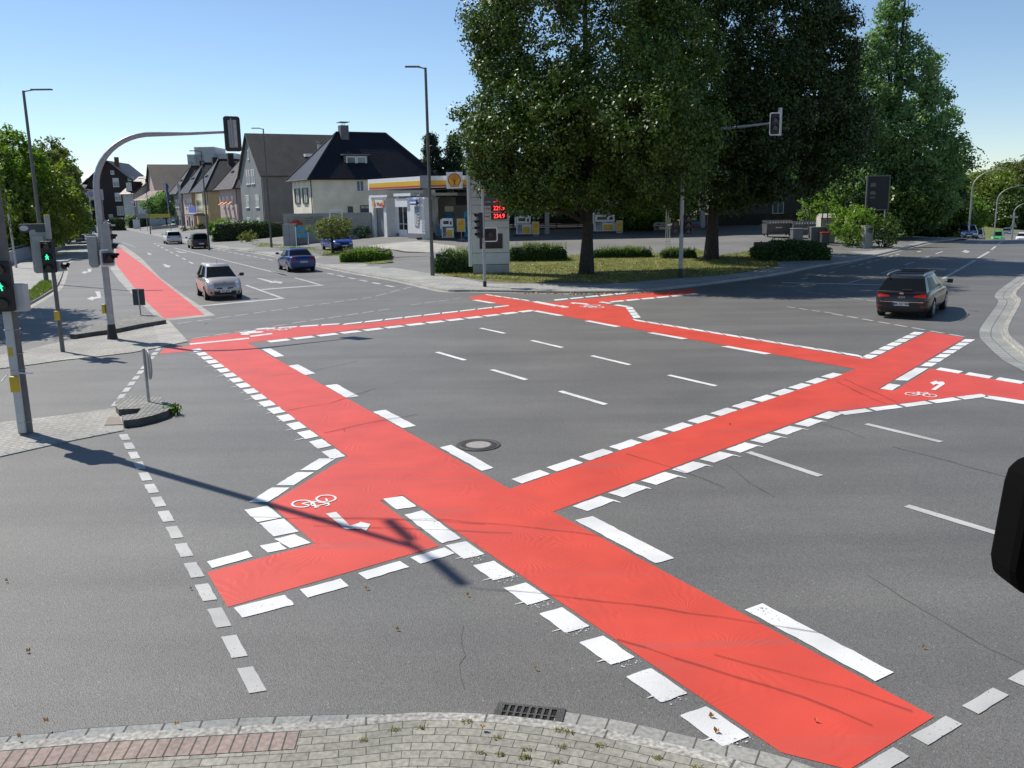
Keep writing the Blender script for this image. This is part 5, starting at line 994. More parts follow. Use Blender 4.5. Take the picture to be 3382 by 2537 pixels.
for x in np.arange(0, L, 1.6): b = MB(); b.bx(x, x+.5, -.05, .05, 0, 2.3); b.build('post', 'dark_shingle', t)
b = MB(); b.bx(0, L, -.02, .02, .3, 1.9); b.build('panel', 'brown_render', t)
# left parapet along the pavement and crash rail with banner
par = [G(f, x, y, side) for f, x, y in [(fB, -40, 500), (fB, 60, 495), (fB, 160, 455), (fB, 320, 405), (fB, 480, 365), (fB, 600, 315)]]
t = thing('parapet_wall', 'curved grey parapet with a metal handrail along the left pavement below the trees', 'parapet', (0, 0, 0)); pp = smoothpath([p[:2] for p in par], 6)
ribbon('wall', pp, [(0, .1), (0, 1.05), (.18, 1.05), (.18, .1)], mat('parapet_concrete', (.4, .41, .41), .8, var=.15), kind=None, parent=t); b = MB(); b.tube([(p.x, p.y, 1.25) for p in offs(pp, .1)], .04, 8); [b.tube([(p.x, p.y, 1.0), (p.x, p.y, 1.25)], .025, 6) for p in offs(pp, .1)[::3]]; b.build('handrail', 'galvanised', t)
a, c_ = G(fB, 612, 300, side), G(fB, 820, 290, side); t = thing('railing', 'mesh railing with a small dark banner at the bend of the left pavement', 'railing', a, math.atan2(c_.y-a.y, c_.x-a.x)); L = (c_-a).length
b = MB(); b.tube([(0, 0, 1.15), (L, 0, 1.15)], .035, 6); b.tube([(0, 0, .15), (L, 0, .15)], .03, 6); [b.tube([(x, 0, 0), (x, 0, 1.15)], .03, 6) for x in np.linspace(0, L, 6)]; b.build('frame', 'galvanised', t)
b = MB(); [b.bx(x, x+.012, -.006, .006, .15, 1.15) for x in np.arange(.1, L, .12)]; b.build('mesh_bars', 'grey_plastic', t); b = MB(); b.bx(L*.38, L*.78, -.05, -.03, .3, 1.05); b.build('banner', 'sign_dark', t); b = MB(); b.bx(L*.45, L*.7, -.056, -.051, .55, .7); b.build('banner_lettering', 'grey_plastic', t)
b = MB(); b.bx(0, L, -.1, .2, -.1, .12); b.build('base', 'dark_kerb', t)

# ================================================================ FILLING STATION
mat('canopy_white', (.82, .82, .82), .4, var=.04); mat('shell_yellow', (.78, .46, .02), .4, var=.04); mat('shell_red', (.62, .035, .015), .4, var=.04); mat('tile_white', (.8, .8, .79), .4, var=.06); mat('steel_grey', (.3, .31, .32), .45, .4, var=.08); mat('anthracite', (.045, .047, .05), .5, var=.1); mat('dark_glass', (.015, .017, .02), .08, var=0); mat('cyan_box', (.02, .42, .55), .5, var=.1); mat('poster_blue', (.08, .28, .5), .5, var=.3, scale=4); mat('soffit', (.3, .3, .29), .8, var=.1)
K1, K0, K2, K3, K4 = Vector(atY(fT, 107, 330, 88)[:2]), Vector(atY(fT, 1112, 250, 79.5)[:2]), Vector((13, 80.4)), Vector((23, 97)), Vector((-12, 98)); K5 = Vector((23, 84.5))
zb = 5.43; zt = 6.42
t = thing('fuel_canopy', 'white filling station canopy with yellow and red fascia and a shell emblem board', 'canopy', (K0.x, K0.y, blk(K0.x, K0.y))); o = Vector(t.location)
loc2 = lambda v: (v[0]-o.x, v[1]-o.y)
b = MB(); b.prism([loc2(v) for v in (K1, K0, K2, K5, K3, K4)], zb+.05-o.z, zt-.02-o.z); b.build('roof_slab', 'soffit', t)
for a, c_, nm in ((K1, K0, 'fascia'), (K0, K2, 'fascia'), (K2, K5, 'fascia'), (K5, K3, 'fascia')):
    d = (c_-a); L = d.length; ang = math.atan2(d.y, d.x); M = Matrix.Translation((a.x-o.x, a.y-o.y, 0)) @ Matrix.Rotation(ang, 4, 'Z'); H_ = zt-zb
    b = MB(); b.bx(-.02 if nm == 'x' else 0, L, -.12, 0, zb-o.z, zt-o.z, 0)
    b.bx(.25, L-.3, -.14, -.122, zb-o.z+.22*H_, zb-o.z+.62*H_, 1); b.bx(.25, L-.3, -.142, -.122, zb-o.z+.06*H_, zb-o.z+.2*H_, 2); b.xf(M).build('fascia', ['canopy_white', 'shell_yellow', 'shell_red'], t)
b = MB(); b.prism([(-.35, -.15), (.35, -.16), (.35, 0), (-.2, .2)], zb-o.z-.02, zt-o.z+.05); b.build('corner_cladding', 'steel_grey', t)
def pillar(f, x, y, w_=.42):
    q = G(f, x, y, blk); b = MB(); b.bx(q.x-o.x-w_/2, q.x-o.x+w_/2, q.y-o.y, q.y-o.y+w_, q.z-o.z, zb+.06-o.z); b.build('pillar', 'steel_grey', t); b = MB(); b.bx(q.x-o.x-.9, q.x-o.x+.5, q.y-o.y-.4, q.y-o.y+1.4, q.z-o.z, q.z-o.z+.16); b.build('plinth', 'anthracite', t)
pillar(fC, 1965, 1215); 
for x, y in ((-2.5, 84), (3.5, 84), (9.5, 86), (-6, 92), (19, 89)): b = MB(); b.bx(x-o.x-.2, x-o.x+.2, y-o.y-.2, y-o.y+.2, 0, zb+.06-o.z); b.build('pillar', 'steel_grey', t)
# emblem
def shell(parent, cx, y, cz, s, name='emblem'):
    n = 40; out = []; inn = []
    def pts(k):
        P = []
        for i in range(27):
            a = R(-35)+R(250)*i/26; rr = .5*k*(1+.018*abs(math.sin(i*pi/3.7))); P.append((cx+s*rr*cos(a), cz+s*(.03+rr*sin(a)*.98)))
        return P+[(cx-s*.36*k, cz-s*.30*k), (cx-s*.31*k, cz-s*.47*k), (cx+s*.31*k, cz-s*.47*k), (cx+s*.36*k, cz-s*.30*k)]
    b = MB(); b.prismy(pts(1.0), y-.02, y, 0); b.prismy(pts(.86), y-.03, y-.0205, 1)
    for i in range(-3, 4):
        a = R(90+i*19); c0 = Vector((cx+s*i*.045, cz-s*.36)); c1 = Vector((cx+s*.40*cos(a)*1.02, cz+s*(.03+.40*sin(a)))); d = (c1-c0).normalized(); nn = Vector((-d.y, d.x)); w0, w1 = s*.008, s*.02
        b.add([(p[0], y-.034, p[1]) for p in (c0-nn*w0, c1-nn*w1, c1+nn*w1, c0+nn*w0)], [(0, 1, 2, 3)], 0)
    return b.build(name, ['shell_red', 'shell_yellow'], parent)
X0, X1, z0_, z1_ = rectY(fT, 1522, 52, 1815, 350, 79.35)
b = MB(); b.bx(X0-o.x, X1-o.x, -.6, -.2, z0_-o.z, z1_-o.z); eb = b.build('emblem_board', 'canopy_white', t, bevel=.03); shell(eb, (X0+X1)/2-o.x, -.61, (z0_+z1_)/2-o.z, 1.12)
# wash and shop building
YB = 86.0
PU = Vector((*(K0-K1).normalized(), 0)); PO = Vector((K0.x, K0.y, 0))+Vector((-PU.y, PU.x, 0))*.15; PRZ = math.atan2(PU.y, PU.x)
def fbox(f, x0, y0, x1, y1, Y, depth, nm, m_, parent, **k):
    # Y - YB is the offset behind the shop front plane
    if parent.get('front'):
        nb_ = Vector((-PU.y, PU.x, 0)); O_ = PO+nb_*(Y-YB); a = onP(f, x0, (y0+y1)/2, O_, PU); c_ = onP(f, x1, (y0+y1)/2, O_, PU); tp = onP(f, (x0+x1)/2, y0, O_, PU).z; bt = onP(f, (x0+x1)/2, y1, O_, PU).z-(.6 if y1 >= 1200 else 0)
        L_ = parent.location; ua, uc = (a-L_).dot(PU), (c_-L_).dot(PU); v0 = (a-L_).dot(nb_); b = MB(); b.bx(ua, uc, v0, v0+depth, bt-L_.z, tp-L_.z); return b.build(nm, m_, parent, **k)
    return fboxY(f, x0, y0, x1, y1, Y, depth, nm, m_, parent, **k)
def fboxY(f, x0, y0, x1, y1, Y, depth, nm, m_, parent, dy=0, **k):
    X0, X1, z0, z1 = rectY(f, x0, y0, x1, y1, Y); L_ = parent.location; b = MB(); b.bx(X0-L_.x, X1-L_.x, Y-L_.y+dy, Y-L_.y+depth, z0-L_.z, z1-L_.z); return b.build(nm, m_, parent, **k)
gq = onP(fT, 110, 1212, PO, PU)
t = thing('wash_hut', 'narrow white car wash hut with a dark doorway under the left end of the canopy', 'wash building', (gq.x, gq.y, blk(gq.x, gq.y)), PRZ); t['front'] = 1
fbox(fT, 112, 512, 185, 1212, YB, 5, 'wall', 'tile_white', t); fbox(fT, 372, 512, 425, 1212, YB, 5, 'wall', 'tile_white', t); fbox(fT, 186, 512, 371, 560, YB, 5, 'lintel', 'tile_white', t); fbox(fT, 105, 465, 430, 511, YB-.15, 5, 'roof_edge', 'canopy_white', t)
fbox(fT, 187, 702, 262, 1206, YB+.35, .4, 'doorway', 'anthracite', t); fbox(fT, 262, 702, 370, 1206, YB+.3, .4, 'door', 'steel_grey', t)
s_ = fbox(fT, 180, 556, 372, 700, YB-.1, .4, 'wash_sign', 'canopy_white', t); fbox(fT, 180, 556, 200, 700, YB-.13, .05, 'sign_stripe', 'shell_yellow', s_) if 0 else fbox(fT, 178, 556, 200, 700, YB-.14, .03, 'sign_stripe', 'shell_yellow', t)
fbox(fT, 350, 556, 374, 650, YB-.14, .03, 'sign_stripe', 'shell_yellow', t); fbox(fT, 350, 652, 374, 700, YB-.14, .03, 'sign_stripe', 'shell_red', t)
q = onP(fT, 275, 635, PO, PU); tx_ = text('Car Wash', .52, depth=.004, bold=.01); tx_.xf(Matrix.Translation(((q-t.location).dot(PU), -.125, q.z-t.location.z)) @ TXZ); tx_.build('sign_lettering', 'shell_red', t)
del t['front']
gq = onP(fT, 430, 1212, PO, PU)
t = thing('station_building', 'white tiled filling station building with glass door, roller shutter box and posters', 'station building', (gq.x, gq.y, blk(gq.x, gq.y)), PRZ); t['front'] = 1
fbox(fT, 430, 470, 650, 1212, YB+1.0, 4, 'recessed_wall', 'tile_white', t); fbox(fT, 430, 1155, 655, 1215, YB+.95, 4, 'plinth', 'steel_grey', t); fbox(fT, 550, 435, 858, 488, YB-.2, 5, 'roof_edge', 'canopy_white', t); fbox(fT, 580, 530, 802, 684, YB-.1, 1.3, 'shutter_box', 'canopy_white', t)
d_ = fbox(fT, 655, 686, 800, 1212, YB+.8, .9, 'glass_door', 'dark_glass', t); fbox(fT, 725, 686, 735, 1212, YB+.76, .8, 'door_bar', 'white_frame', t); fbox(fT, 655, 990, 800, 1000, YB+.77, .8, 'door_bar', 'white_frame', t); fbox(fT, 655, 1100, 800, 1212, YB+.78, .8, 'door_panel', 'tile_white', t)
fbox(fT, 803, 512, 1112, 1215, YB, .5, 'wall', 'tile_white', t);  fbox(fT, 795, 508, 1115, 545, YB-.12, .8, 'roof_edge', 'canopy_white', t)
fbox(fT, 805, 1168, 1112, 1216, YB-.03, .1, 'plinth', 'steel_grey', t); fbox(fT, 935, 672, 1004, 1040, YB-.04, .1, 'poster_case', 'steel_grey', t); fbox(fT, 944, 700, 1000, 780, YB-.06, .05, 'poster', 'poster_blue', t); fbox(fT, 944, 820, 1000, 1030, YB-.06, .05, 'poster', 'curtain', t)
s_ = fbox(fT, 845, 555, 962, 648, YB-.35, .25, 'round_sign', 'blue_sign', t, bevel=.08); fbox(fT, 850, 585, 957, 620, YB-.37, .02, 'sign_band', 'canopy_white', t)
b = MB(); 
TL = t.location; lp = lambda x, y: (lambda q: ((q-TL).dot(PU), -.2, q.z-TL.z))(onP(fT, x, y, PO, PU))
for x in (1015, 1065): b.tube([lp(x, 1000), lp(x, 430)], .035, 6)
for y in range(470, 1000, 55): b.tube([lp(1015, y), lp(1065, y)], .022, 5)
b.build('roof_ladder', 'galvanised', t)
del t['front']; gq = atY(fT, 1112, 1215, 88)
t = thing('shop_building', 'filling station shop wall in the canopy shade behind the pumps', 'station building', (gq.x, 88, blk(gq.x, 88)))
fbox(fT, 1112, 512, 1365, 1215, YB+2, 6, 'wall', 'tile_white', t); fbox(fT, 1115, 508, 1368, 542, YB+1.8, 6, 'roof_edge', 'canopy_white', t)
fbox(fT, 1366, 500, 2300, 1215, YB+3, 6, 'wall', 'concrete_wall', t); fbox(fT, 1366, 425, 2300, 480, YB+2.6, 6, 'roof_edge', 'steel_grey', t); fbox(fT, 1690, 495, 1950, 650, YB+2.9, .2, 'dark_panel', 'anthracite', t); fbox(fT, 1480, 670, 1650, 770, YB+2.9, .2, 'window', 'window_glass', t); fbox(fT, 1480, 800, 1650, 890, YB+2.85, .2, 'poster', 'poster_blue', t)
# things around the shop
X0, X1, z0, z1 = rectY(fT, 1258, 545, 1368, 1000, YB-1.2); g_ = blk(X0, YB-1.2); t = thing('banner_flag', 'tall white curved banner flag beside the canopy pillar', 'flag', (X1, YB-1.2, g_)); b = MB(); Wf = X1-X0; b.prismy([(0, z1-g_), (-Wf, z1-g_), (-Wf, z0-g_+.4), (-Wf*.7, z0-g_), (-Wf*.25, z0-g_+.7), (0, z0-g_+1.2)], 0, .02); b.build('cloth', 'canopy_white', t); b = MB(); b.tube([(0, 0, 0), (0, 0, z1-g_+.1)], .03, 6); b.build('pole', 'galvanised', t)
def stand(f, x0, y0, x1, y1, Y, lab, m_, group='yellow notice boards beside the fuel pumps'):
    X0, X1, z0, z1 = rectY(f, x0, y0, x1, y1, Y); g_ = blk(X0, Y); w_ = (X1-X0)/2; t = thing('notice_board', lab, 'notice board', ((X0+X1)/2, Y, g_), 0, group); b = MB(); b.bx(-w_, w_, 0, .08, z0-g_, z1-g_); b.build('panel', m_, t, bevel=.01); b = MB(); b.frame(-w_-.04, w_+.04, z0-g_-.04, z1-g_+.04, -.02, .1, .07); b.build('frame', 'light_grey_plastic', t); b = MB(); b.tube([(0, .05, 0), (0, .05, z0-g_)], .04, 6); b.bx(-.25, .25, -.15, .25, 0, .04); b.build('stand', 'galvanised', t)
    b = MB(); [b.bx(-w_*.7, w_*.6, -.004, -.001, z0-g_+(z1-z0)*k, z0-g_+(z1-z0)*(k+.03)) for k in (.55, .65, .75)]; b.build('lettering_lines', 'shell_red', t)
stand(fT, 1715, 905, 1856, 1130, 79.6, 'yellow notice board on a stand right of the first white pump', 'shell_yellow'); stand(fV, 438, 258, 496, 368, 82, 'yellow notice board on a stand right of the second pump', 'shell_yellow'); stand(fV, 1207, 248, 1258, 350, 84, 'yellow notice board on a stand seen just right of the left tree trunk', 'shell_yellow')
stand(fT, 1325, 1010, 1420, 1200, 82, 'blue poster board standing against the shop wall', 'poster_blue', None)
def pump(f, x0, y0, x1, y1, Y, lab, dark=False, m0='tile_white'):
    X0, X1, z0, z1 = rectY(f, x0, y0, x1, y1, Y); cx = (X0+X1)/2; g_ = blk(cx, Y); w_ = (X1-X0)/2; h = z1-g_; t = thing('fuel_pump', lab, 'fuel pump', (cx, Y, g_), 0, 'fuel pumps under the canopy')
    b = MB(); b.bx(-w_*1.5, w_*1.5, -.5, .9, 0, .14); b.build('plinth', 'anthracite', t); b = MB(); b.bx(-w_, w_, 0, .5, .14, h*.55); b.build('cabinet', m0, t, bevel=.03); b = MB(); b.bx(-w_*.92, w_*.9, -.02, .48, h*.6, h); b.bx(-w_*1.2, -w_*.95, .05, .4, h*.5, h*.95); b.build('display_head', m0, t, bevel=.03)
    b = MB(); b.bx(-w_*.1, w_*.7, -.05, -.001, .25, h*.45); b.build('yellow_panel', 'shell_yellow', t); b = MB(); b.bx(-w_*.7, w_*.2, -.028, -.021, h*.72, h*.88); b.build('display', 'dark_glass', t); b = MB(); b.bx(w_*.4, w_*.7, -.03, -.021, h*.7, h*.85); b.build('card_reader', 'anthracite', t)
    for i, dx in enumerate((-.75, -.55, -.35)):
        b = MB(); b.tube([(w_*dx, -.05, h*.52), (w_*dx-.03, -.16, h*.3), (w_*dx, -.14, h*.12), (w_*dx+.05, -.06, h*.3), (w_*dx, -.04, h*.45)], .018, 6); b.bx(w_*dx-.03, w_*dx+.03, -.12, -.02, h*.42, h*.55); b.build('hose', 'anthracite', t)
pump(fT, 1430, 890, 1650, 1270, 79.8, 'white fuel pump with a blue topped frame nearest the shop'); pump(fV, 290, 200, 430, 390, 82.5, 'white fuel pump between the price sign and the left tree trunk'); pump(fV, 1000, 190, 1200, 372, 84.5, 'white fuel pump with yellow lower panel just right of the left tree trunk'); pump(fV, 1555, 262, 1650, 382, 85, 'dark fuel pump with an orange topper in the canopy shade', m0='steel_grey')
X0, X1, z0, z1 = rectY(fT, 1835, 770, 1950, 1090, 82); g_ = blk(X0, 82); t = thing('air_station', 'turquoise vacuum cleaner column seen between the notice board and the price sign', 'vacuum column', (X0, 82, g_)); b = MB(); b.bx(0, X1-X0, 0, .6, 0, z1-g_); b.build('body', 'cyan_box', t, bevel=.05); b = MB(); b.tube([(.2, -.05, 1.8), (.1, -.25, 1), (.4, -.2, .3)], .04, 6); b.build('hose', 'anthracite', t)
# price sign tower
tw = G(fD, 450, 1397, blk); te = G(fD, 780, 1392, blk); tz = tw.z; TW = te.x-tw.x
t = thing('price_sign', 'tall grey and white fuel price sign with red illuminated prices beside the large tree', 'price sign', (tw.x, tw.y, tz))
zq = lambda y: Zat(tw, fD, 600, y)-tz
b = MB(); b.bx(0, TW, .02, .5, 0, zq(1312)); b.build('plinth', 'steel_grey', t); b = MB(); b.bx(-.03, TW+.04, 0, .55, zq(1308), zq(1205)); b.bx(-.03, TW+.04, 0, .55, zq(1200), 8.9); b.build('body', mat('sign_grey', (.6, .6, .58), .45, var=.05), t, bevel=.01)
b = MB(); b.bx(-.24, -.12, -.05, .5, zq(1325), 8.9); b.bx(-.1, -.04, -.02, .5, zq(1325), 8.95); b.build('white_fin', 'canopy_white', t)
b = MB(); b.bx(TW*.2, TW*.83, -.03, -.001, zq(1165), zq(1028)); b.build('dark_window', 'dark_glass', t); b = MB(); [b.bx(0, TW, -.012, -.001, zq(y)-.01, zq(y)+.01) for y in (978, 912, 840, 765, 695, 620)]; b.build('joint_line', 'anthracite', t)
mat('led_panel', (.1, .008, .008), .5, var=0); mat('led_red', (.8, .05, .04), .5, var=0, emit=(1, .05, .05), estr=2.0)
for y, s, lb in [(870, '234.9', 'Diesel'), (798, '229.9', 'Racing'), (728, '219.9', 'Super'), (655, '214.9', 'Super')]:
    z = zq(y); b = MB(); b.bx(TW*.53, TW*.965, -.02, -.001, z-.19, z+.19); p_ = b.build('price_panel', 'led_panel', t)
    tx_ = text(s, .34, depth=.003, bold=.004); tx_.xf(Matrix.Translation((TW*.75, -.028, z)) @ TXZ @ Matrix.Scale(.85, 4, (1, 0, 0))); tx_.build('price_digits', 'led_red', p_)
    tx_ = text(lb, .17, align='LEFT', depth=.003, bold=.003); tx_.xf(Matrix.Translation((TW*.28, -.008, z)) @ TXZ); tx_.build('fuel_name', 'shell_red', t)
shell(t, TW*.5, -.01, zq(250), 1.7)
# grey kiosk, blue banner frame, site wall, hoarding
def cabinet(f, x0, y0, x1, y1, lab, m_, hf=blk, depth=.8, nm='cabinet', cat='cabinet', group=None, top=None):
    q = G(f, x0, y1, hf); d = ray(f(x1, y1)); e = q.y/d.y*d.x; z1 = Zat(q, f, x0, y0)-q.z; t = thing(nm, lab, cat, q, 0, group); b = MB(); b.bx(0, e-q.x, 0, depth, -.2, z1); b.build('body', m_, t, bevel=.03); b = MB(); b.bx(-.04, e-q.x+.04, -.04, depth+.04, z1, z1+.05); b.build('lid', top or 'steel_grey', t)
    b = MB(); b.bx((e-q.x)*.48, (e-q.x)*.5, -.012, -.001, .05, z1-.1); b.build('door_seam', 'anthracite', t); return t
cabinet(fC, 655, 1085, 775, 1285, 'tall grey steel cabinet at the pavement beside the blue banner', 'steel_grey')
q = G(fC, 775, 1300, blk); X1 = atY(fC, 885, 1300, q.y).x; z0, z1 = Zat(q, fC, 820, 1212)-q.z, Zat(q, fC, 820, 1105)-q.z
t = thing('advertising_banner', 'blue advertising banner stretched between two white poles', 'banner', q); w_ = X1-q.x; 
for x in (0, w_): b = MB(); b.tube([(x, 0, 0), (x, 0, z1+.05)], .035, 6); b.build('pole', 'canopy_white', t)
b = MB(); n = 10; vs = []
for i in range(n+1): u = i/n; sag = .15*math.sin(pi*u); vs += [(w_*u, .03*math.sin(u*9), z1-.4*sag), (w_*u, .03*math.sin(u*8), z0+sag)]
b.add(vs, [(2*i, 2*i+1, 2*i+3, 2*i+2) for i in range(n)]); b.build('banner', mat('banner_blue', (.05, .33, .62), .6, var=.2, scale=3), t); b = MB(); b.bx(w_*.2, w_*.8, -.07, -.05, z0+.6*(z1-z0), z0+.72*(z1-z0)); b.bx(w_*.25, w_*.75, -.07, -.05, z0+.35*(z1-z0), z0+.5*(z1-z0)); b.build('banner_lettering', mat('banner_olive', (.25, .33, .12), .6), t)
a = G(fC, 660, 1225, blk); c_ = G(fC, 1260, 1195, blk); YW = 88
X0, X1, z0, z1 = rectY(fC, 655, 985, 1455, 1190, YW); g_ = blk(X0, YW)
t = thing('boundary_wall', 'grey concrete boundary wall with a glass block section behind the parked blue car', 'wall', (X0, YW, g_)); b = MB(); b.bx(0, X1-X0, 0, .25, -.6, z1-g_); b.build('wall', 'concrete_wall', t); b = MB(); b.bx(-.05, X1-X0, -.05, .3, z1-g_, z1-g_+.07); b.build('coping', 'steel_grey', t)
xa, xb, za, zb_ = rectY(fC, 1265, 975, 1445, 1100, YW); b = MB(); b.bx(xa-X0, xb-X0, -.03, -.001, za-g_, zb_-g_, 0); nn = 11
for i in range(nn):
    for j in range(7): u = xa-X0+.05+i*(xb-xa-.05)/nn; v = za-g_+.05+j*(zb_-za-.05)/7; b.bx(u, u+(xb-xa)/nn-.07, -.05, -.031, v, v+(zb_-za)/7-.07, 1)
b.build('glass_blocks', ['concrete_wall', mat('glass_block', (.33, .37, .36), .2, var=.3, scale=5)], t)
xa, xb, za, zb_ = rectY(fC, 688, 1008, 1015, 1085, YW); b = MB(); b.bx(xa-X0, xb-X0, -.04, -.001, za-g_, zb_-g_); h_ = b.build('hoarding', mat('hoarding_grey', (.27, .27, .22), .6, var=.25, scale=1.5), t)
b = MB(); zz = za-g_; b.prismy([(xa-X0+.1, zz), (xa-X0+.15, zz+.22), (xa-X0+.45, zz+.3), (xa-X0+.6, zz+.5), (xa-X0+1.1, zz+.5), (xa-X0+1.3, zz+.28), (xa-X0+1.5, zz+.2), (xa-X0+1.5, zz)], -.055, -.041); b.build('hoarding_picture', mat('picture_red', (.42, .05, .04), .5, var=.3, scale=3), h_)
for i, s in enumerate(('Wir haben was', 'gegen Wasser', 'und Schmutz')):
    tx_ = text(s, .2, align='LEFT', depth=.002); tx_.xf(Matrix.Translation((xa-X0+1.7, -.045, zb_-g_-.2-i*.22)) @ TXZ); tx_.build('hoarding_lettering', 'anthracite', h_)
xa, xb, za, zb_ = rectY(fC, 1072, 975, 1195, 1045, YW); b = MB(); b.frame(xa-X0, xb-X0, za-g_, zb_-g_+.3, -.06, -.001, .12); b.build('noticeboard_frame', 'canopy_white', t)
# fences and things under the trees
YF = 92
mat('fence_dark', (.035, .03, .025), .85, var=.3, scale=2); mat('pallet_wood', (.36, .31, .22), .85, var=.25, scale=6); mat('pink_cloth', (.5, .3, .33), .8, var=.35, scale=1.5)
def planked(f, x0, y0, x1, y1, Y, lab, m_, horiz=True, nm='wooden_fence', gap=.02, pitch=.16, group=None):
    X0, X1, z0, z1 = rectY(f, x0, y0, x1, y1, Y); g_ = blk(X0, Y); t = thing(nm, lab, 'fence', (X0, Y, g_), 0, group); b = MB(); w_ = X1-X0; zb0 = (z0-g_ if nm != 'wooden_fence' else 0)
    if horiz:
        z = zb0
        while z < z1-g_: b.bx(0, w_, random.uniform(-.01, .01), .03, z, z+pitch-gap); z += pitch
    else: [b.bx(x, x+pitch-gap, 0, .03, zb0, z1-g_+random.uniform(-.02, .02)) for x in np.arange(0, w_, pitch)]
    b.build('boards', m_, t)
    for x in np.arange(0, w_+.1, 2.2): b = MB(); b.bx(x, x+.1, .03, .12, 0, z1-g_+.05); b.build('post', m_, t)
    return t, w_, z0-g_, z1-g_
planked(fE, 440, 990, 1700, 1165, YF, 'long dark board fence behind the dumpsters', 'fence_dark'); planked(fV, 1455, 190, 1640, 380, YF-.5, 'short dark fence to the right of the white and pink banner', 'fence_dark')
planked(fV, 60, 245, 1000, 380, YF, 'low dark fence left of the pallet screen, lengthened to stand for building shade', 'fence_dark')  # left stretch added to stand for the black building shade behind the pumps
planked(fV, 1004, 185, 1072, 285, YF-2, 'pale slatted screen left of the third pump', 'pallet_wood', nm='slatted_screen', gap=.09, pitch=.2); planked(fV, 1230, 188, 1456, 236, YF-1, 'pale slatted wooden screen above the white and pink banner', 'pallet_wood', nm='slatted_screen', gap=.09, pitch=.2)
X0, X1, z0, z1 = rectY(fV, 1258, 238, 1454, 332, YF-1.2); g_ = blk(X0, YF); b = MB(); vs = []; n = 12
for i in range(n+1): u = i/n; vs += [(X0+(X1-X0)*u, YF-1.25+.05*math.sin(i*2), z1-.08*math.sin(pi*u)), (X0+(X1-X0)*u, YF-1.22+.06*math.sin(i*1.4), z0+.05*math.sin(i))]
b.add(vs, [(2*i, 2*i+1, 2*i+3, 2*i+2) for i in range(n)]); ban = b.build('fence_banner', mat('pale_banner', (.55, .52, .53), .7, var=.15)); tag(ban, 'crumpled white and pink banner hung below the slatted screen', 'banner')
b = MB(); W_ = X1-X0; b.add([(X0+W_*.25, YF-1.33, z0+.1), (X0+W_*.55, YF-1.33, z0+.1), (X0+W_*.85, YF-1.33, z1-.2), (X0+W_*.6, YF-1.33, z1-.2)], [(0, 1, 2, 3)]); o_ = b.build('pink_print', 'pink_cloth', ban)
t, w_, z0, z1 = panel(fV, 1815, 252, 2025, 325, YF-.3, 'banner', 'blue banner with red lettering on the dark fence behind the right signal mast', 'banner', 'poster_blue', posts=True)
b = MB(); b.bx(-w_*.5, w_*.3, -.02, -.001, z0+.5*(z1-z0), z0+.7*(z1-z0)); b.build('banner_lettering', 'shell_red', t)
# three slim poles
q = G(fE, 290, 1330, blk)
t = thing('pole_stand', 'group of three slim pale poles on the forecourt behind the long grass', 'pole group', q)
for x in (-.14, 0, .14): b = MB(); b.tube([(x, 0, 0), (x, 0, 3.9)], .022, 6); b.build('pole', 'light_grey_plastic', t)
b = MB(); b.tube([(-.2, 0, .75), (.2, 0, .75)], .02, 6); b.build('crossbar', 'light_grey_plastic', t)
# house wall in the shade behind the trees
X0, X1, z0, z1 = rectY(fE, 740, 330, 1900, 1060, 98)
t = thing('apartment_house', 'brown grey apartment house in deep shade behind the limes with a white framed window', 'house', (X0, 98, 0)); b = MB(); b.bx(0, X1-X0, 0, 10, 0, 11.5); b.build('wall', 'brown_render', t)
roofslab(t, [[(-.5, -.5, 11.3), (X1-X0+.5, -.5, 11.3), (X1-X0+.5, 5, 15), (-.5, 5, 15)], [(X1-X0+.5, 10.5, 11.3), (-.5, 10.5, 11.3), (-.5, 5, 15), (X1-X0+.5, 5, 15)]], 'dark_tiles')
for bx_ in [(1247, 870, 1350, 985), (1250, 600, 1340, 720), (960, 600, 1060, 720), (1560, 600, 1650, 720)]:
    xa, xb, za, zb_ = rectY(fE, *bx_, 98); win(t, 'F', xa-X0, za, xb-xa, zb_-za, 0)
X0, X1, z0, z1 = rectY(fV, 950, 60, 1420, 260, 106); t = thing('house', 'pale house seen in gaps below the left tree crown behind the pumps', 'house', (X0, 106, 0)); b = MB(); b.bx(0, X1-X0, 0, 9, 0, z1); b.build('wall', 'white_render', t); win(t, 'F', (X1-X0)*.83, z1-4, 1.2, 1.6, 0, fm='dark_frame'); win(t, 'F', (X1-X0)*.55, z1-4, 1.2, 1.6, 0, fm='dark_frame')
roofslab(t, [[(-.4, -.4, z1-.1), (X1-X0+.4, -.4, z1-.1), (X1-X0+.4, 4.5, z1+3.5), (-.4, 4.5, z1+3.5)], [(X1-X0+.4, 9.4, z1-.1), (-.4, 9.4, z1-.1), (-.4, 4.5, z1+3.5), (X1-X0+.4, 4.5, z1+3.5)]], 'dark_tiles')
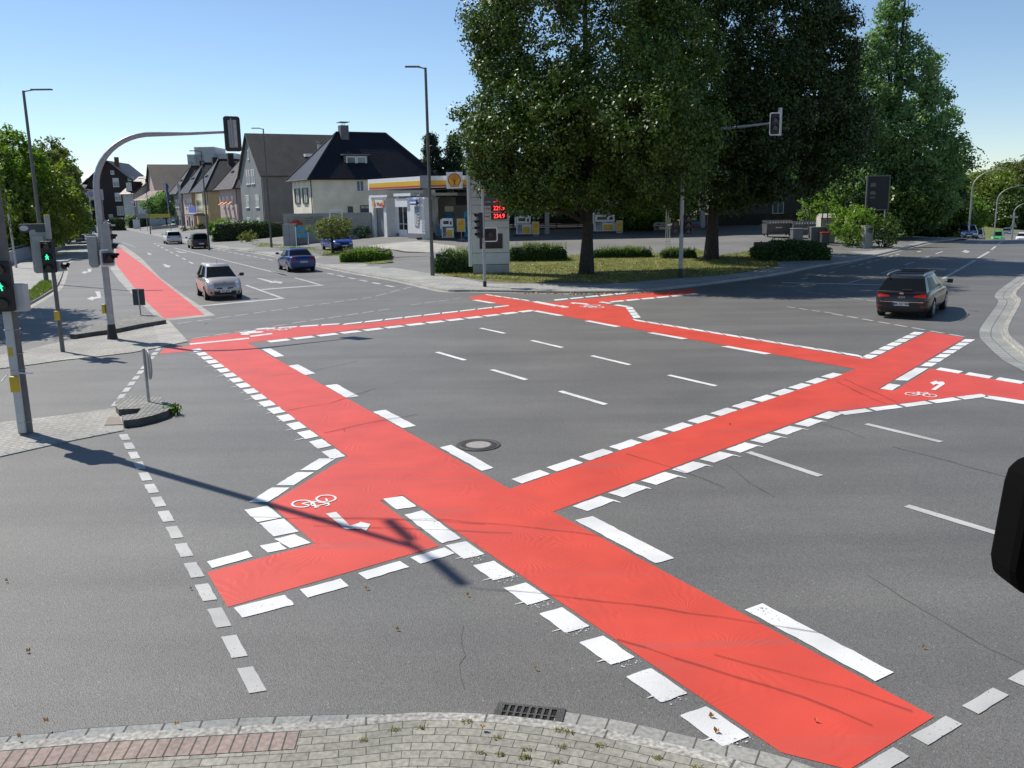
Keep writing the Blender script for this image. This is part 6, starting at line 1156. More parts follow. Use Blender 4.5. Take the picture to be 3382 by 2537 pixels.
# dumpsters, clothing bank, vacuum units
def dumpster(f, xl, xr, yt, yb, lab, dx=0):
    q = G(f, xl, yb, blk); z1 = Zat(q, f, xl, yt)-q.z; e = atY(f, xr, yb, q.y).x-q.x; t = thing('waste_container', lab, 'dumpster', q, R(2), 'grey waste containers'); b = MB()
    b.prismx([(0, .2), (1.1, .2), (1.25, z1*.78), (-.15, z1*.78)], 0, e); b.build('tub', mat('bin_grey', (.09, .095, .095), .6, .2, var=.15), t)
    b = MB(); [b.prismx([(-.2, z1*.78), (1.3, z1*.86), (1.25, z1*.98), (.2, z1)], e*(i/2)+.02, e*((i+1)/2)-.02) for i in (0, 1)]; b.build('lid', mat('lid_grey', (.05, .052, .055), .5, var=.1), t)
    b = MB(); [b.bx(x-.03, x+.03, -.22, -.1, z1*.82, z1*.9) for x in np.linspace(.3, e-.3, 8)]; b.build('lid_ribs', 'steel_grey', t)
    b = MB(); b.bx(e*.35, e*.6, -.1, -.06, z1*.5, z1*.62); b.build('sticker', 'light_grey_plastic', t)
    for x in (.15, e-.15):
        for y in (.1, 1.0): b = MB(); b.tube([(x-.04, y, .1), (x+.04, y, .1)], .1, 12); b.build('wheel', 'tyre', t)
dumpster(fE, 1190, 1425, 1045, 1190, 'left grey waste container with a double lid before the dark fence'); dumpster(fE, 1430, 1665, 1052, 1205, 'right grey waste container standing behind the two vacuum units')
q = G(fE, 1680, 1245, blk); z1 = Zat(q, fE, 1700, 990)-q.z; e = atY(fE, 1815, 1245, q.y).x-q.x
t = thing('clothing_bank', 'cream used clothes bank with a red roof edge beside the bright bush', 'clothing bank', q); b = MB(); b.prismx([(0, 0), (1.1, 0), (1.1, z1*.9), (.5, z1), (0, z1*.85)], 0, e); b.build('body', mat('cream_metal', (.5, .48, .4), .5, var=.1), t); b = MB(); b.prismx([(-.04, z1*.85+.005), (-.04, z1*.85+.05), (.5, z1+.05), (1.14, z1*.9+.05), (1.14, z1*.9+.005), (.5, z1+.005)], -.03, e+.03); b.build('roof', 'cream_metal', t); b = MB(); b.bx(-.04, e+.04, -.06, -.041, z1*.85-.02, z1*.85+.06); b.build('roof_edge', 'shell_red', t); b = MB(); b.bx(e*.15, e*.85, -.05, -.001, z1*.6, z1*.78); b.build('chute', 'steel_grey', t)
for x0, y0, x1, y1, lab in [(1432, 1125, 1525, 1245, 'smaller grey vacuum unit with a black hose behind the clipped hedge'), (1598, 1112, 1735, 1245, 'larger grey vacuum unit with a black hose nearest the clothes bank')]:
    t = cabinet(fE, x0, y0, x1, y1, lab, mat('unit_grey', (.12, .13, .14), .5, .2), nm='vacuum_unit', cat='vacuum unit', group='vacuum units'); b = MB(); h = 1.9 if x0 < 1500 else 2.3
    b.tube([(.9, .3, 1.2), (.95, .2, h+.6), (1.1, .1, h+.8), (1.25, 0, h+.3), (1.2, -.1, 1.0), (1.3, -.1, .3)], .05, 8); b.build('hose', 'anthracite', t)
cabinet(fE, 1697, 1160, 1765, 1265, 'dark bin with a red lid between the vacuum unit and the steps', 'anthracite', nm='litter_bin', cat='litter bin', top='shell_red', depth=.5)
# dark advertising stand and wall on the right, triangular sign, small sign
t, w_, z0, z1 = panel(fF, 745, 230, 950, 545, 74, 'advertising_stand', 'tall dark panel sign with pale stickers among the trees on the right', 'sign', mat('sign_black', (.02, .021, .023), .7), 'pole_grey')
zz = z1-z0
for a, h in ((.68, .12), (.45, .1), (.34, .05)): b = MB(); b.prismy([(-w_*.75, z0+zz*a), (-w_*.2, z0+zz*a), (-w_*.25, z0+zz*(a+h)), (-w_*.7, z0+zz*(a+h))], -.02, -.001); b.build('sticker', mat('sticker_grey', (.12, .12, .12), .6), t)
a = G(fF, 700, 905, side); t, L = wallthing('gate_pillar', 'weathered pale concrete pillar at the foot of the bright green bush', 'pillar', a, a+Vector((.75, .3, 0)), 1.75, .5, 'concrete_wall', side)
a, c_ = G(fF, 1120, 800, side), G(fF, 1640, 790, side); a = a+Vector((-3, 3, 0)); t, L = wallthing('roadside_wall', 'long dark wall along the right pavement below the trees', 'wall', a, c_+Vector((-2, 4, 0)), 2.1, .25, 'brown_render', side, 'concrete_wall')
t, w_, z0, z1 = panel(fX, 680, 1200, 835, 1285, 100, 'shop_sign', 'white sign with a dark oval outline and letters half hidden by leaves', 'sign', 'white_plastic')
tx_ = text('eik', 1.0, depth=.01, bold=.01); tx_.xf(Matrix.Translation((w_*.2, -.02, (z0+z1)/2-.1)) @ TXZ); tx_.build('sign_lettering', 'sign_dark', t); b = MB(); b.tube([(w_*.2+1.5*cos(a), -.03, (z0+z1)/2-.2+1.1*sin(a)) for a in np.linspace(R(60), R(210), 14)], .06, 5); b.build('oval_outline', 'blue_sign', t)
q = atY(fX, 1790, 1560, 150); q.z = gz(q.x, q.y); t = thing('traffic_sign', 'triangular road sign seen from behind at the far right lamp', 'road sign', q); s0 = Zat(q, fX, 1790, 1405)-q.z; s1 = Zat(q, fX, 1790, 1300)-q.z; b = MB(); b.prismy([(-.55, s0), (.55, s0), (0, s1-.1)], 0, .05); b.build('sign_panel', 'sign_back', t); b = MB(); b.tube([(0, .1, 0), (0, .1, s1+1.4)], .07, 6); b.bx(-.6, .6, .05, .1, s1+.5, s1+.85); b.build('post', 'galvanised', t)
# wing mirror and cab of the work truck the photographer stands on
t = thing('work_truck', 'black wing mirror of the truck from which the photo is taken, at the right edge', 'truck', (1.25, .9, 0), 0)
mc_ = atY(I, 3474, 1758, 1.75); m0 = mc_-Vector((1.25, .9, 0)); k_ = 1.75/2943
hh = 247*k_; ww = 120*k_*1.0
b = MB(); poly = []
for cx, cz, a0 in ((ww, hh-.055, 0), (-ww*.52+.02, hh-.06, 90), (-ww*1.0+.04, -hh+.065, 180), (ww, -hh+.055, 270)): poly += [(cx+.05*cos(R(a0+q)), cz+.06*sin(R(a0+q))) for q in (0, 30, 60, 90)]
b.prismy([(m0.x+x, m0.z+z) for x, z in poly], m0.y-.02, m0.y+.09); b.build('wing_mirror', mat('mirror_black', (.003, .003, .003), .9, var=0, spec=.05), t, bevel=.02)
b = MB(); b.tube([(m0.x+.05, m0.y+.05, m0.z-.05), (m0.x+.4, m0.y-.05, m0.z-.1), (m0.x+.75, m0.y-.35, m0.z-.3)], .022, 8); b.build('mirror_arm', 'black_plastic', t)
b = MB(); b.prismx([(-3.2, .6), (-.2, .6), (-.1, 1.9), (-.5, 3.6), (-3.2, 3.7)], .85, 3.0); b.build('cab', mat('truck_orange', (.6, .2, .03), .4, var=.05), t, bevel=.05)
b = MB(); b.bx(.845, .85, -2.4, -.6, 2.4, 3.3); b.build('side_window', 'dark_glass', t)
for y in (-.9, -2.8):
    b = MB(); b.tube([(.9, y, .5), (1.25, y, .5)], .5, 24); b.build('wheel', 'tyre', t)

# ================================================================ TREES AND PLANTS
def leafmat(name, c, c2, trans=.25, rough=.5):
    m = bpy.data.materials.new(name); m.use_nodes = True; nt = m.node_tree; L = nt.links; b = nt.nodes['Principled BSDF']
    n = node(nt, 'ShaderNodeTexNoise', i_Scale=.9, i_Detail=4.0); P = node(nt, 'ShaderNodeNewGeometry').outputs['Position']; L.new(P, n.inputs['Vector'])
    n2 = node(nt, 'ShaderNodeTexWhiteNoise'); rp = node(nt, 'ShaderNodeNewGeometry').outputs['Random Per Island']; ad = node(nt, 'ShaderNodeMath', operation='MULTIPLY_ADD'); L.new(rp, ad.inputs[0]); ad.inputs[1].default_value = .5; L.new(n.outputs[0], ad.inputs[2])
    col = ramp(nt, ad.outputs[0], [(.4, c), (.62, tuple(.55*p+.45*q for p, q in zip(c, c2))), (.92, c2)]); L.new(col, b.inputs['Base Color']); b.inputs['Roughness'].default_value = rough; b.inputs['Specular IOR Level'].default_value = .35
    tr = node(nt, 'ShaderNodeBsdfTranslucent'); sc = mixc(nt, 1.0, col, (1.5, 1.7, .5), 'MULTIPLY'); L.new(sc, tr.inputs[0]); mx = node(nt, 'ShaderNodeMixShader'); mx.inputs[0].default_value = trans; L.new(b.outputs[0], mx.inputs[1]); L.new(tr.outputs[0], mx.inputs[2]); L.new(mx.outputs[0], nt.nodes['Material Output'].inputs[0]); MATS[name] = m
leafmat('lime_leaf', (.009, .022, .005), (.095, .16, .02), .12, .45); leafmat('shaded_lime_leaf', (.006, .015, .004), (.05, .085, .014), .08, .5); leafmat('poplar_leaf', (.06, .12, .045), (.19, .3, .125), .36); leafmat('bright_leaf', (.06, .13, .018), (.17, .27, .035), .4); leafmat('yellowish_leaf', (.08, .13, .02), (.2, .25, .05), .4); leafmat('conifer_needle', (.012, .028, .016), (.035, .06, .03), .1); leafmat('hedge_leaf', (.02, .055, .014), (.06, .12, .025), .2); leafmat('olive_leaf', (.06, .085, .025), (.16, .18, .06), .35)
leafmat('grass_blade', (.06, .1, .02), (.17, .22, .05), .3); leafmat('dry_grass_blade', (.15, .145, .035), (.3, .25, .08), .25)
mat('bark', (.045, .037, .028), .95, var=.35, scale=6, bump=1, bscale=14); mat('bark_light', (.12, .1, .08), .95, var=.3, scale=6, bump=1, bscale=14)
def leaves(name, matn, cen, nrm=None, size=.14, parent=None, jit=.5, aspect=.75, up=0):
    cen = np.asarray(cen, dtype=np.float32); n = len(cen)
    a = rng.normal(size=(n, 3)).astype(np.float32)
    if nrm is not None: a = a*jit+nrm*(1-jit)
    a /= np.linalg.norm(a, axis=1, keepdims=True)+1e-6
    r = rng.normal(size=(n, 3)).astype(np.float32)
    if up: r = r*(1-up)+np.array([0, 0, 1.])*up*2
    u = np.cross(a, r); u /= np.linalg.norm(u, axis=1, keepdims=True)+1e-6; w = np.cross(a, u)
    s = (size*rng.uniform(.6, 1.35, n)).astype(np.float32)[:, None]
    q = np.stack([cen-w*s*.6, cen+u*s*aspect*.5-w*s*.05, cen+w*s*.6, cen-u*s*aspect*.5-w*s*.05], 1).reshape(-1, 3)
    me = bpy.data.meshes.new(name); me.vertices.add(4*n); me.vertices.foreach_set('co', q.ravel().astype(np.float32)); me.loops.add(4*n); me.loops.foreach_set('vertex_index', np.arange(4*n, dtype=np.int32))
    me.polygons.add(n); me.polygons.foreach_set('loop_start', np.arange(0, 4*n, 4, dtype=np.int32)); me.polygons.foreach_set('loop_total', np.full(n, 4, dtype=np.int32)); me.materials.append(MATS[matn]); me.update(calc_edges=True)
    o = bpy.data.objects.new(name, me); C.objects.link(o)
    if parent: o.parent = parent
    return o
def crownpts(blobs, nclump, per, sig, flat=.0, shell=(.72, 1.05)):
    B = np.array(blobs, dtype=float); area = (B[:, 3]*B[:, 4]+B[:, 3]*B[:, 5]+B[:, 4]*B[:, 5]); pi_ = area/area.sum(); k = rng.choice(len(B), nclump, p=pi_)
    d = rng.normal(size=(nclump, 3)); d /= np.linalg.norm(d, axis=1, keepdims=True); r = rng.uniform(shell[0], shell[1], nclump)[:, None]
    c = B[k, :3]+d*r*B[k, 3:6]
    inside = np.zeros(nclump, bool)
    for b in B: inside |= (((c-b[:3])/b[3:6])**2).sum(1) < .45
    c = c[~inside]; d = d[~inside]
    pts = np.repeat(c, per, 0); nn = np.repeat(d, per, 0)
    off = rng.normal(size=pts.shape); off /= np.linalg.norm(off, axis=1, keepdims=True)+1e-6; off = off+nn*.35+np.array([0, 0, .3]); nn = off/np.linalg.norm(off, axis=1, keepdims=True)
    off = off*(sig*1.45)*np.repeat(rng.uniform(.5, 1.35, len(c)), per)[:, None]*rng.uniform(.5, 1.03, len(pts))[:, None]; off[:, 2] *= .8
    return pts+off, nn
def tree(name, label, base, trunk_h, trunk_r, blobs, leafm, nclump, per, sig, size, barkm='bark', cat='tree', group=None, limbs=7, shell=(.72, 1.05), lean=0):
    t = thing(name, label, cat, base, 0, group); b = MB(); B = blobs; top = max(q[2]+q[5]*.5 for q in B)
    k = 9; pts = [(lean*math.sin(i*.7)*.3, .1*math.cos(i), top*i/(k-1)-.1) for i in range(k)]; b.tube(pts, [trunk_r*(1.45 if i == 0 else 1.0-.1*i) for i in range(k)] if 1 else 0, 12)
    for i in range(10):
        a = 2*pi*i/10+.3; b.tube([(cos(a)*trunk_r*1.5, sin(a)*trunk_r*1.5, -.08), (cos(a)*trunk_r*.8, sin(a)*trunk_r*.8, .5)], [trunk_r*.3, trunk_r*.12], 5) if i % 2 == 0 and trunk_r > .25 else None
    for i, q in enumerate(B[:limbs]):
        z0 = trunk_h*.85+(top-trunk_h)*.12*(i % 4); p0 = Vector((0, 0, z0)); p2 = Vector((q[0], q[1], q[2])); p1 = (p0+p2)/2+Vector((0, 0, -.12*(p2-p0).length+.3)); b.tube([p0, p0.lerp(p1, .5)+Vector((0, 0, .2)), p1, p2], [trunk_r*.42, trunk_r*.32, trunk_r*.22, trunk_r*.08], 7)
        for j in range(3):
            d = Vector((random.uniform(-1, 1)*q[3], random.uniform(-1, 1)*q[4], random.uniform(-.4, 1)*q[5]))*.75; b.tube([p2.lerp(p1, .3), p2+d*.5, p2+d], [trunk_r*.1, trunk_r*.06, .01], 5)
    b.build('trunk', barkm, t, smooth=True); P, Nn = crownpts(B, nclump, per, sig, shell=shell); leaves('crown', leafm, P, Nn, size, t, jit=.38); return t
def lumpy(cx, cy, cz, rx, ry, rz, n, sub=.42):
    o = [(cx, cy, cz, rx*.8, ry*.8, rz*.82)]
    for i in range(n):
        z = 1-2*(i+.5)/n; a = i*2.399963; r_ = sqrt(max(0, 1-z*z)); k = random.uniform(.75, .95); s = sub*random.uniform(.75, 1.25)
        o.append((cx+rx*k*r_*cos(a)*(1-s*.45), cy+ry*k*r_*sin(a)*(1-s*.45), cz+rz*k*z*(1-s*.45), rx*s, ry*s, rz*s*.85))
    return o
# left lime
b1 = G(fD, 1485, 1400, blk)
def at_blob(f, x, y, Y, r): q = atY(f, x, y, Y); return q, r
BL = []; BR = []; bp_ = None
def addb(lst, base, x, y, dY, rx, rz): q = atY(I, x, y, base.y+dY); k_ = .95 if base is bp_ else .93 if lst is BR else 1; x -= 14 if lst is BR and x > 2500 else 0; lst.append((q.x-base.x, q.y-base.y, q.z-base.z, rx*k_, rx*.95*k_, rz*k_))
for x, y, dY, rx, rz in [(1900, 120, 0, 5.0, 5.0), (1700, 110, -.5, 2.3, 1.9), (1620, 60, 1, 1.4, 1.0), (1690, 210, 0, 1.8, 1.3), (1740, 300, -1, 2.6, 1.7), (1640, 400, 0, 2.0, 1.5), (1720, 470, -2, 2.6, 1.9), (1640, 500, -2, 1.8, 1.4), (1635, 570, -2.3, 1.2, .9), (1690, 610, -2.2, 1.3, .9), (1740, 650, -2, 1.2, .8), (1760, 570, -1.5, 2.4, 1.6), (1880, 560, -3, 2.6, 1.8), (2010, 560, -1, 2.8, 1.9), (2130, 540, 1, 2.6, 1.8), (2200, 420, 0, 3.0, 2.4), (1900, 380, -3.8, 3.0, 2.4), (2050, 300, -3, 3.4, 2.6), (2180, 200, 0, 3.2, 2.6), (1880, 620, 2, 2.4, 1.2), (2040, 640, 2, 2.4, 1.0), (1800, 30, -2, 2.6, 1.8), (2000, -60, 0, 4.2, 3.0), (1720, 640, 1, 1.3, .9), (2230, 610, 0, 1.6, 1.3), (2210, 520, -6, 2.2, 1.7), (2150, 420, -6.5, 2.4, 2.0), (2260, 440, -6.2, 1.5, 1.2), (1830, -180, 0, 3.6, 3), (2050, 420, 3.5, 3.5, 3.0), (1800, 450, 3, 2.8, 2.2)]: addb(BL, b1, x, y, dY, rx, rz)
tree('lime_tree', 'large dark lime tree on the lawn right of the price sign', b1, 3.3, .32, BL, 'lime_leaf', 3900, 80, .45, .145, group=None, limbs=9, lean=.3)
b2 = G(fE, 690, 1400, blk)
for x, y, dY, rx, rz in [(2400, 150, 0, 6.0, 5.6), (2300, 30, -2, 4, 3), (2560, 60, 0, 4, 3.2), (2650, 130, 0, 3, 2.2), (2740, 130, 0, 2.2, 1.7), (2690, 230, -1, 2.6, 2.0), (2650, 330, 0, 3.2, 2.4), (2740, 380, 1, 2.4, 2.0), (2680, 460, 0, 3.0, 2.2), (2740, 520, 0, 2.4, 1.8), (2580, 560, 0, 3.0, 2.0), (2460, 570, -3, 3.0, 2.0), (2340, 560, -1, 3.2, 2.2), (2250, 480, 0, 3.2, 2.5), (2450, 420, -4, 3.6, 2.8), (2560, 300, -3.5, 3.4, 2.8), (2320, 300, -4, 3.4, 2.8), (2250, 150, 0, 3.5, 2.8), (2300, 650, 1, 2.6, 1.3), (2420, 640, 0, 2.4, 1.2), (2630, 570, 2, 2.4, 1.4), (2700, 30, 0, 1.8, 1.6), (2420, -120, 0, 5, 4), (2500, 420, 4, 4, 3.5), (2200, 600, 2, 1.8, 1.2), (2790, 450, 3, 2.0, 1.6)]: addb(BR, b2, x, y, dY, rx, rz)
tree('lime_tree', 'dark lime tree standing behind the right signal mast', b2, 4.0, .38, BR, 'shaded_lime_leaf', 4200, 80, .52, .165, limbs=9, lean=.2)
# poplar
bp_ = atY(I, 2935, 800, 84); bp_.z = .1; BP = []
for x, y, rx, rz in [(2940, -10, .5, 1.6), (2945, 40, .7, 1.4), (2925, 90, .9, 1.3), (2965, 95, .9, 1.2), (3000, 15, .35, 1.1), (2900, 150, 1.2, 1.3), (2960, 160, 1.5, 1.3), (2860, 175, .8, 1.1), (3020, 170, 1.0, 1.2), (2850, 230, 1.3, 1.2), (2930, 240, 2.2, 1.6), (3040, 240, 1.3, 1.1), (2810, 270, .9, .9), (3080, 215, .7, .8), (2870, 320, 2.2, 1.5), (3000, 330, 2.6, 1.6), (3075, 310, 1.1, 1.0), (2800, 350, 1.2, 1.2), (3110, 330, .7, .7), (2850, 420, 2.6, 1.6), (2980, 430, 3.2, 1.8), (3080, 410, 1.8, 1.3), (3140, 395, .9, .7), (2900, 520, 3.2, 1.9), (3050, 510, 2.8, 1.7), (3130, 480, 1.5, 1.0), (3175, 530, 1.3, .9), (2960, 600, 3.6, 2.2), (3060, 610, 2.6, 2.0), (2850, 620, 2.8, 2.0), (3130, 590, 1.5, 1.2), (3040, 690, 2.4, 1.6), (2930, 690, 3, 1.6), (3100, 680, 1.4, 1.2)]: addb(BP, bp_, x, y, random.uniform(-1.5, 1.5), rx, rz)
tree('poplar_tree', 'tall pointed blue green poplar right of the dark limes', bp_, 5, .4, BP, 'poplar_leaf', 3600, 46, .5, .22, limbs=8, shell=(.4, 1.05))
def quicktree(lab, f, x, yb, ytop, Y, rx, leafm='bright_leaf', nm='tree', n=10, ncl=900, per=30, sig=.4, size=.24, gap=.3, hf=gz, group=None, zb_=None, cat='tree', tr=.16, shell=(.6, 1.1), barkm='bark'):
    q = atY(f, x, yb, Y); z0 = hf(q.x, q.y) if zb_ is None else zb_; tp = atY(f, x, ytop, Y).z; H = tp-z0; base = Vector((q.x, q.y, z0))
    return tree(nm, lab, base, H*gap, tr, lumpy(0, 0, H*(gap+1)/2, rx, rx, H*(1-gap)/2, n), leafm, ncl, per, sig, size, group=group, cat=cat, limbs=6, shell=shell, barkm=barkm)
grpR = 'trees beside the right road'
quicktree('dense dark tree to the right of the poplar, low over the pavement', I, 3075, 800, 510, 104, 3.0, 'lime_leaf', group=grpR, ncl=1600, size=.28, sig=.5, gap=.12)
quicktree('dark tree between the second lime and the poplar', I, 2780, 800, 380, 90, 5.5, 'poplar_leaf', group=grpR, ncl=1700, size=.28, sig=.5, gap=.15)
quicktree('dark tree behind the tall dark sign panel', I, 2940, 800, 600, 84, 4.2, 'lime_leaf', group=grpR, ncl=1300, size=.25, gap=.08)
quicktree('pale green rounded bush tree behind the parked steel blue car', fX, 900, 1400, 890, 112, 2.3, 'bright_leaf', group=grpR, ncl=1000, size=.3, sig=.45, gap=.1)
quicktree('tall olive green tree behind the curved lamp on the right', fX, 1380, 1500, 470, 205, 5.5, 'yellowish_leaf', group=grpR, ncl=2000, per=24, size=.45, sig=.8, gap=.05, zb_=-3)
quicktree('highest olive green tree at the right edge of the photo', fX, 1850, 1500, 280, 215, 6.5, 'olive_leaf', group=grpR, ncl=2400, per=24, size=.45, sig=.8, gap=.05, zb_=-3)
quicktree('dark tree behind the light green van', fX, 1600, 1500, 850, 200, 5, 'lime_leaf', group=grpR, ncl=1200, size=.5, sig=.8, gap=.02, zb_=-4)
quicktree('dark tree closing the view beyond the triangular sign', fX, 2100, 1500, 700, 205, 7, 'lime_leaf', group=grpR, ncl=1200, size=.5, sig=.8, gap=.02, zb_=-4)
quicktree('dark leafy tree above the long roadside wall', fX, 380, 1500, 820, 100, 3.2, 'lime_leaf', group=grpR, ncl=1500, size=.3, sig=.5, gap=.05)
quicktree('low dark tree behind the white oval sign', fX, 700, 1500, 900, 125, 3.2, 'poplar_leaf', group=grpR, ncl=1200, size=.35, sig=.6, gap=.02)
# conifers behind canopy
for x, yt, lab in [(1432, 455, 'dark conifer left of the two behind the canopy'), (1505, 460, 'darker broader conifer right of the two beside the price sign')]:
    q = atY(I, x, 700, 125); tp = atY(I, x, yt, 125).z; t = thing('conifer_tree', lab, 'tree', (q.x, 125, 0), 0, 'conifers behind the filling station'); b = MB(); b.tube([(0, 0, 0), (0, 0, tp)], [.35, .03], 8); b.build('trunk', 'bark', t)
    P = []; Nn = []
    for _ in range(1500):
        h = random.random()**.8; z = tp*(1-h)*1.0+.4; rr = (.35+h*4.6)*(.55+.45*abs(math.sin(z*2.1)))*random.uniform(.6, 1.05); a = random.uniform(0, 2*pi)
        for _ in range(16): P.append((cos(a)*rr+random.gauss(0, .3), sin(a)*rr+random.gauss(0, .3), z-rr*.15+random.gauss(0, .16))); Nn.append((cos(a), sin(a), .6))
    leaves('crown', 'conifer_needle', np.array(P), np.array(Nn), .3, t, .6, .45)
# left tree group
grpL = 'trees behind the left parapet'
for lab, x, yt, Y, rx, lm, gp, nc in [('pale tipped tree rising highest at the left edge', 25, 430, 80, 3.6, 'bright_leaf', .1, 1500), ('leafy tree left of the tall lamp post with feathery top shoots', 125, 520, 84, 4.2, 'yellowish_leaf', .05, 1300), ('tall airy tree just right of the left lamp post', 165, 470, 100, 3.8, 'olive_leaf', .12, 1300), ('slender tree with a sparse twiggy crown at the right of the left group', 215, 490, 112, 2.6, 'olive_leaf', .1, 1200), ('bright green tree low behind the parapet', 160, 600, 96, 4.0, 'bright_leaf', .02, 1200), ('shaded tree behind the signal heads at the left edge', 10, 600, 78, 4.2, 'yellowish_leaf', .05, 1400), ('dark tree behind the mesh railing', 215, 620, 122, 3, 'lime_leaf', .02, 900), ('small tree beside the far street houses', 235, 650, 135, 2.0, 'olive_leaf', .05, 600)]:
    quicktree(lab, I, x, 780, yt, Y, rx, lm, group=grpL, n=12, ncl=nc, per=22, sig=.33, size=.2+.0008*Y, gap=gp, shell=(.5, 1.15), barkm='bark_light', tr=.14)
quicktree('tree outside the left edge whose shadow dapples the island', lambda a, b: (a, b), 0, 0, 0, 0, 0) if 0 else None
for bx0, by0, hh_, r_, lab in [(-21.8, 33.9, 9.0, 2.1, 'roadside tree just outside the left edge, nearer one'), (-23.6, 38.6, 9.5, 1.9, 'roadside tree just outside the left edge, farther one')]:
    tree('tree', lab, Vector((bx0, by0, .1)), 3, .15, lumpy(0, 0, hh_*.62, r_, r_, hh_*.36, 10), 'yellowish_leaf', 420, 30, .4, .2, limbs=6, group=grpL, barkm='bark_light')
quicktree('tree at the far left edge mostly outside the photo', I, -110, 780, 520, 76, 5, 'yellowish_leaf', group=grpL, ncl=1200, size=.22, gap=.05)
quicktree('round dark street tree between the banner and the pink house', fS, 1150, 1000, 600, 176, 3.7, 'poplar_leaf', nm='street_tree', ncl=500, per=40, sig=.5, size=.3, gap=.3)
quicktree('bare branched bush like tree in front of the parked blue car', fC, 1105, 1350, 1020, G(fC, 1110, 1345, blk).y, 1.75, 'olive_leaf', nm='small_tree', ncl=900, per=16, sig=.16, size=.11, gap=.36, hf=blk, tr=.13, shell=(.3, 1.05))
quicktree('yellow green tree lit between the two lime trunks', fV, 1440, 330, 60, 88, 3.4, 'bright_leaf', ncl=700, size=.24, gap=.35)
quicktree('dark tree behind the second lime trunk filling the gap', I, 2250, 800, 560, 114, 6, 'lime_leaf', ncl=900, size=.3, gap=.35)
quicktree('dark tree behind the first lime crown', I, 1930, 800, 480, 118, 7, 'lime_leaf', ncl=1000, size=.34, gap=.3)
quicktree('low dark tree behind the canopy and the price sign', I, 1660, 800, 600, 122, 6, 'lime_leaf', ncl=900, size=.36, gap=.05)
quicktree('low dark tree behind the pumps', I, 1830, 800, 640, 116, 5.5, 'conifer_needle', ncl=900, size=.36, gap=.02)
kq = [p for p in offs(kerbS, 3.2) if p.x > 30 and p.y > 86]
sheet('verge', [[tuple(p) for p in kq]+[(112, 330), (30, 330), (30, 112)]], 'grass_ground', blk, .01, 8)
# bushes and hedges
def bush(lab, f, x0, x1, yt, yb, leafm='bright_leaf', hf=blk, nm='bush', cat='bush', depth=None, size=.1, dens=1.0, group=None, spiky=False, box=False, Y=None):
    q = G(f, (x0+x1)/2, yb, hf) if Y is None else atY(f, (x0+x1)/2, yb, Y); q.z = hf(q.x, q.y) if Y else q.z; Yc = q.y; a, c_ = atY(f, x0, yb, Yc), atY(f, x1, yb, Yc); w_ = (c_.x-a.x)/2; h = max(.3, atY(f, (x0+x1)/2, yt, Yc).z-q.z); dp = depth or min(w_, 1.6)
    t = thing(nm, lab, cat, q+Vector((0, dp*.6, 0)), 0, group); n = int(dens*min(26000, 5.5*(2*w_*h+4*w_*dp)/(size*size)))
    if box:
        P = np.stack([rng.uniform(-w_, w_, n), rng.uniform(-dp, dp, n), rng.uniform(0, h, n)], 1); f_ = rng.integers(0, 4, n); P[f_ == 0, 1] = -dp; P[f_ == 1, 2] = h; P[f_ == 2, 0] = np.where(rng.random((f_ == 2).sum()) < .5, -w_, w_); P += rng.normal(size=P.shape)*.05*h; P[:, 2] *= 1-.28*(np.abs(P[:, 0])/w_)**3-.12*np.sin(P[:, 0]*3+w_)**2; Nn = np.zeros_like(P); Nn[:, 2] = .5; Nn[f_ == 0, 1] = -1; P[:, 2] = np.abs(P[:, 2])
        leaves('foliage', leafm, P, Nn, size, t, .6)
        b = MB(); b.bx(-w_*.93, w_*.93, -dp*.85, dp*.85, 0, h*.92); b.build('branches', 'fence_dark', t)
    else:
        P, Nn = crownpts(lumpy(0, 0, h*.48, w_*.95, dp*.95, h*.5, 9, .45), max(20, n//14), 14, size*1.3, shell=(.3, 1.05)); P[:, 2] = np.abs(P[:, 2]); leaves('foliage', leafm, P, Nn, size, t, .6)
        b = MB(); [b.tube([(random.uniform(-.2, .2)*w_, random.uniform(-.2, .2)*dp, -.05), (random.uniform(-.7, .7)*w_, random.uniform(-.6, .6)*dp, h*.75)], [.03, .008], 5) for _ in range(9)]; b.build('stems', 'bark', t)
    if spiky: m_ = int(w_*420); P = np.stack([rng.normal(0, w_*.5, m_).clip(-w_*1.05, w_*1.05), rng.normal(0, dp*.5, m_), rng.uniform(.6, 1.12, m_)*h], 1); leaves('long_grass', 'grass_blade', P, None, .42, t, 1, .07, up=.75)['kind'] = 'stuff'
    return t
bush('long grass clump in front of the lamp post, left of the price sign', fD, 105, 440, 1195, 1385, 'hedge_leaf', side, spiky=True, nm='grass_bush', cat='bush', size=.085, box=True)
bush('grassy hedge between the price sign and the left trunk', fD, 790, 1290, 1140, 1275, 'hedge_leaf', blk, spiky=True, nm='grass_bush', size=.085, box=True, depth=.9); bush('low grassy hedge right of the left trunk', fD, 1555, 2065, 1170, 1245, 'hedge_leaf', blk, spiky=True, nm='grass_bush', size=.085, box=True, depth=.8); bush('small grassy clump left of the right signal mast', fE, -90, 135, 1312, 1378, 'hedge_leaf', blk, spiky=True, nm='grass_bush', size=.085, box=True, depth=.6); bush('small bush behind the right signal mast', fE, 245, 540, 1315, 1390, 'hedge_leaf', blk, spiky=True, nm='grass_bush', size=.085, box=True, depth=.6)
bush('clipped dark green hedge with shiny leaves at the forecourt corner', fE, 1140, 1740, 1240, 1410, 'hedge_leaf', side, nm='hedge', cat='hedge', size=.12, box=True, depth=1.6, dens=1.2)
bush('long flat bush in the bed behind the dark blue saloon', fC, 1190, 1600, 1315, 1420, 'bright_leaf', blk, spiky=True, nm='grass_bush', size=.085, box=True)
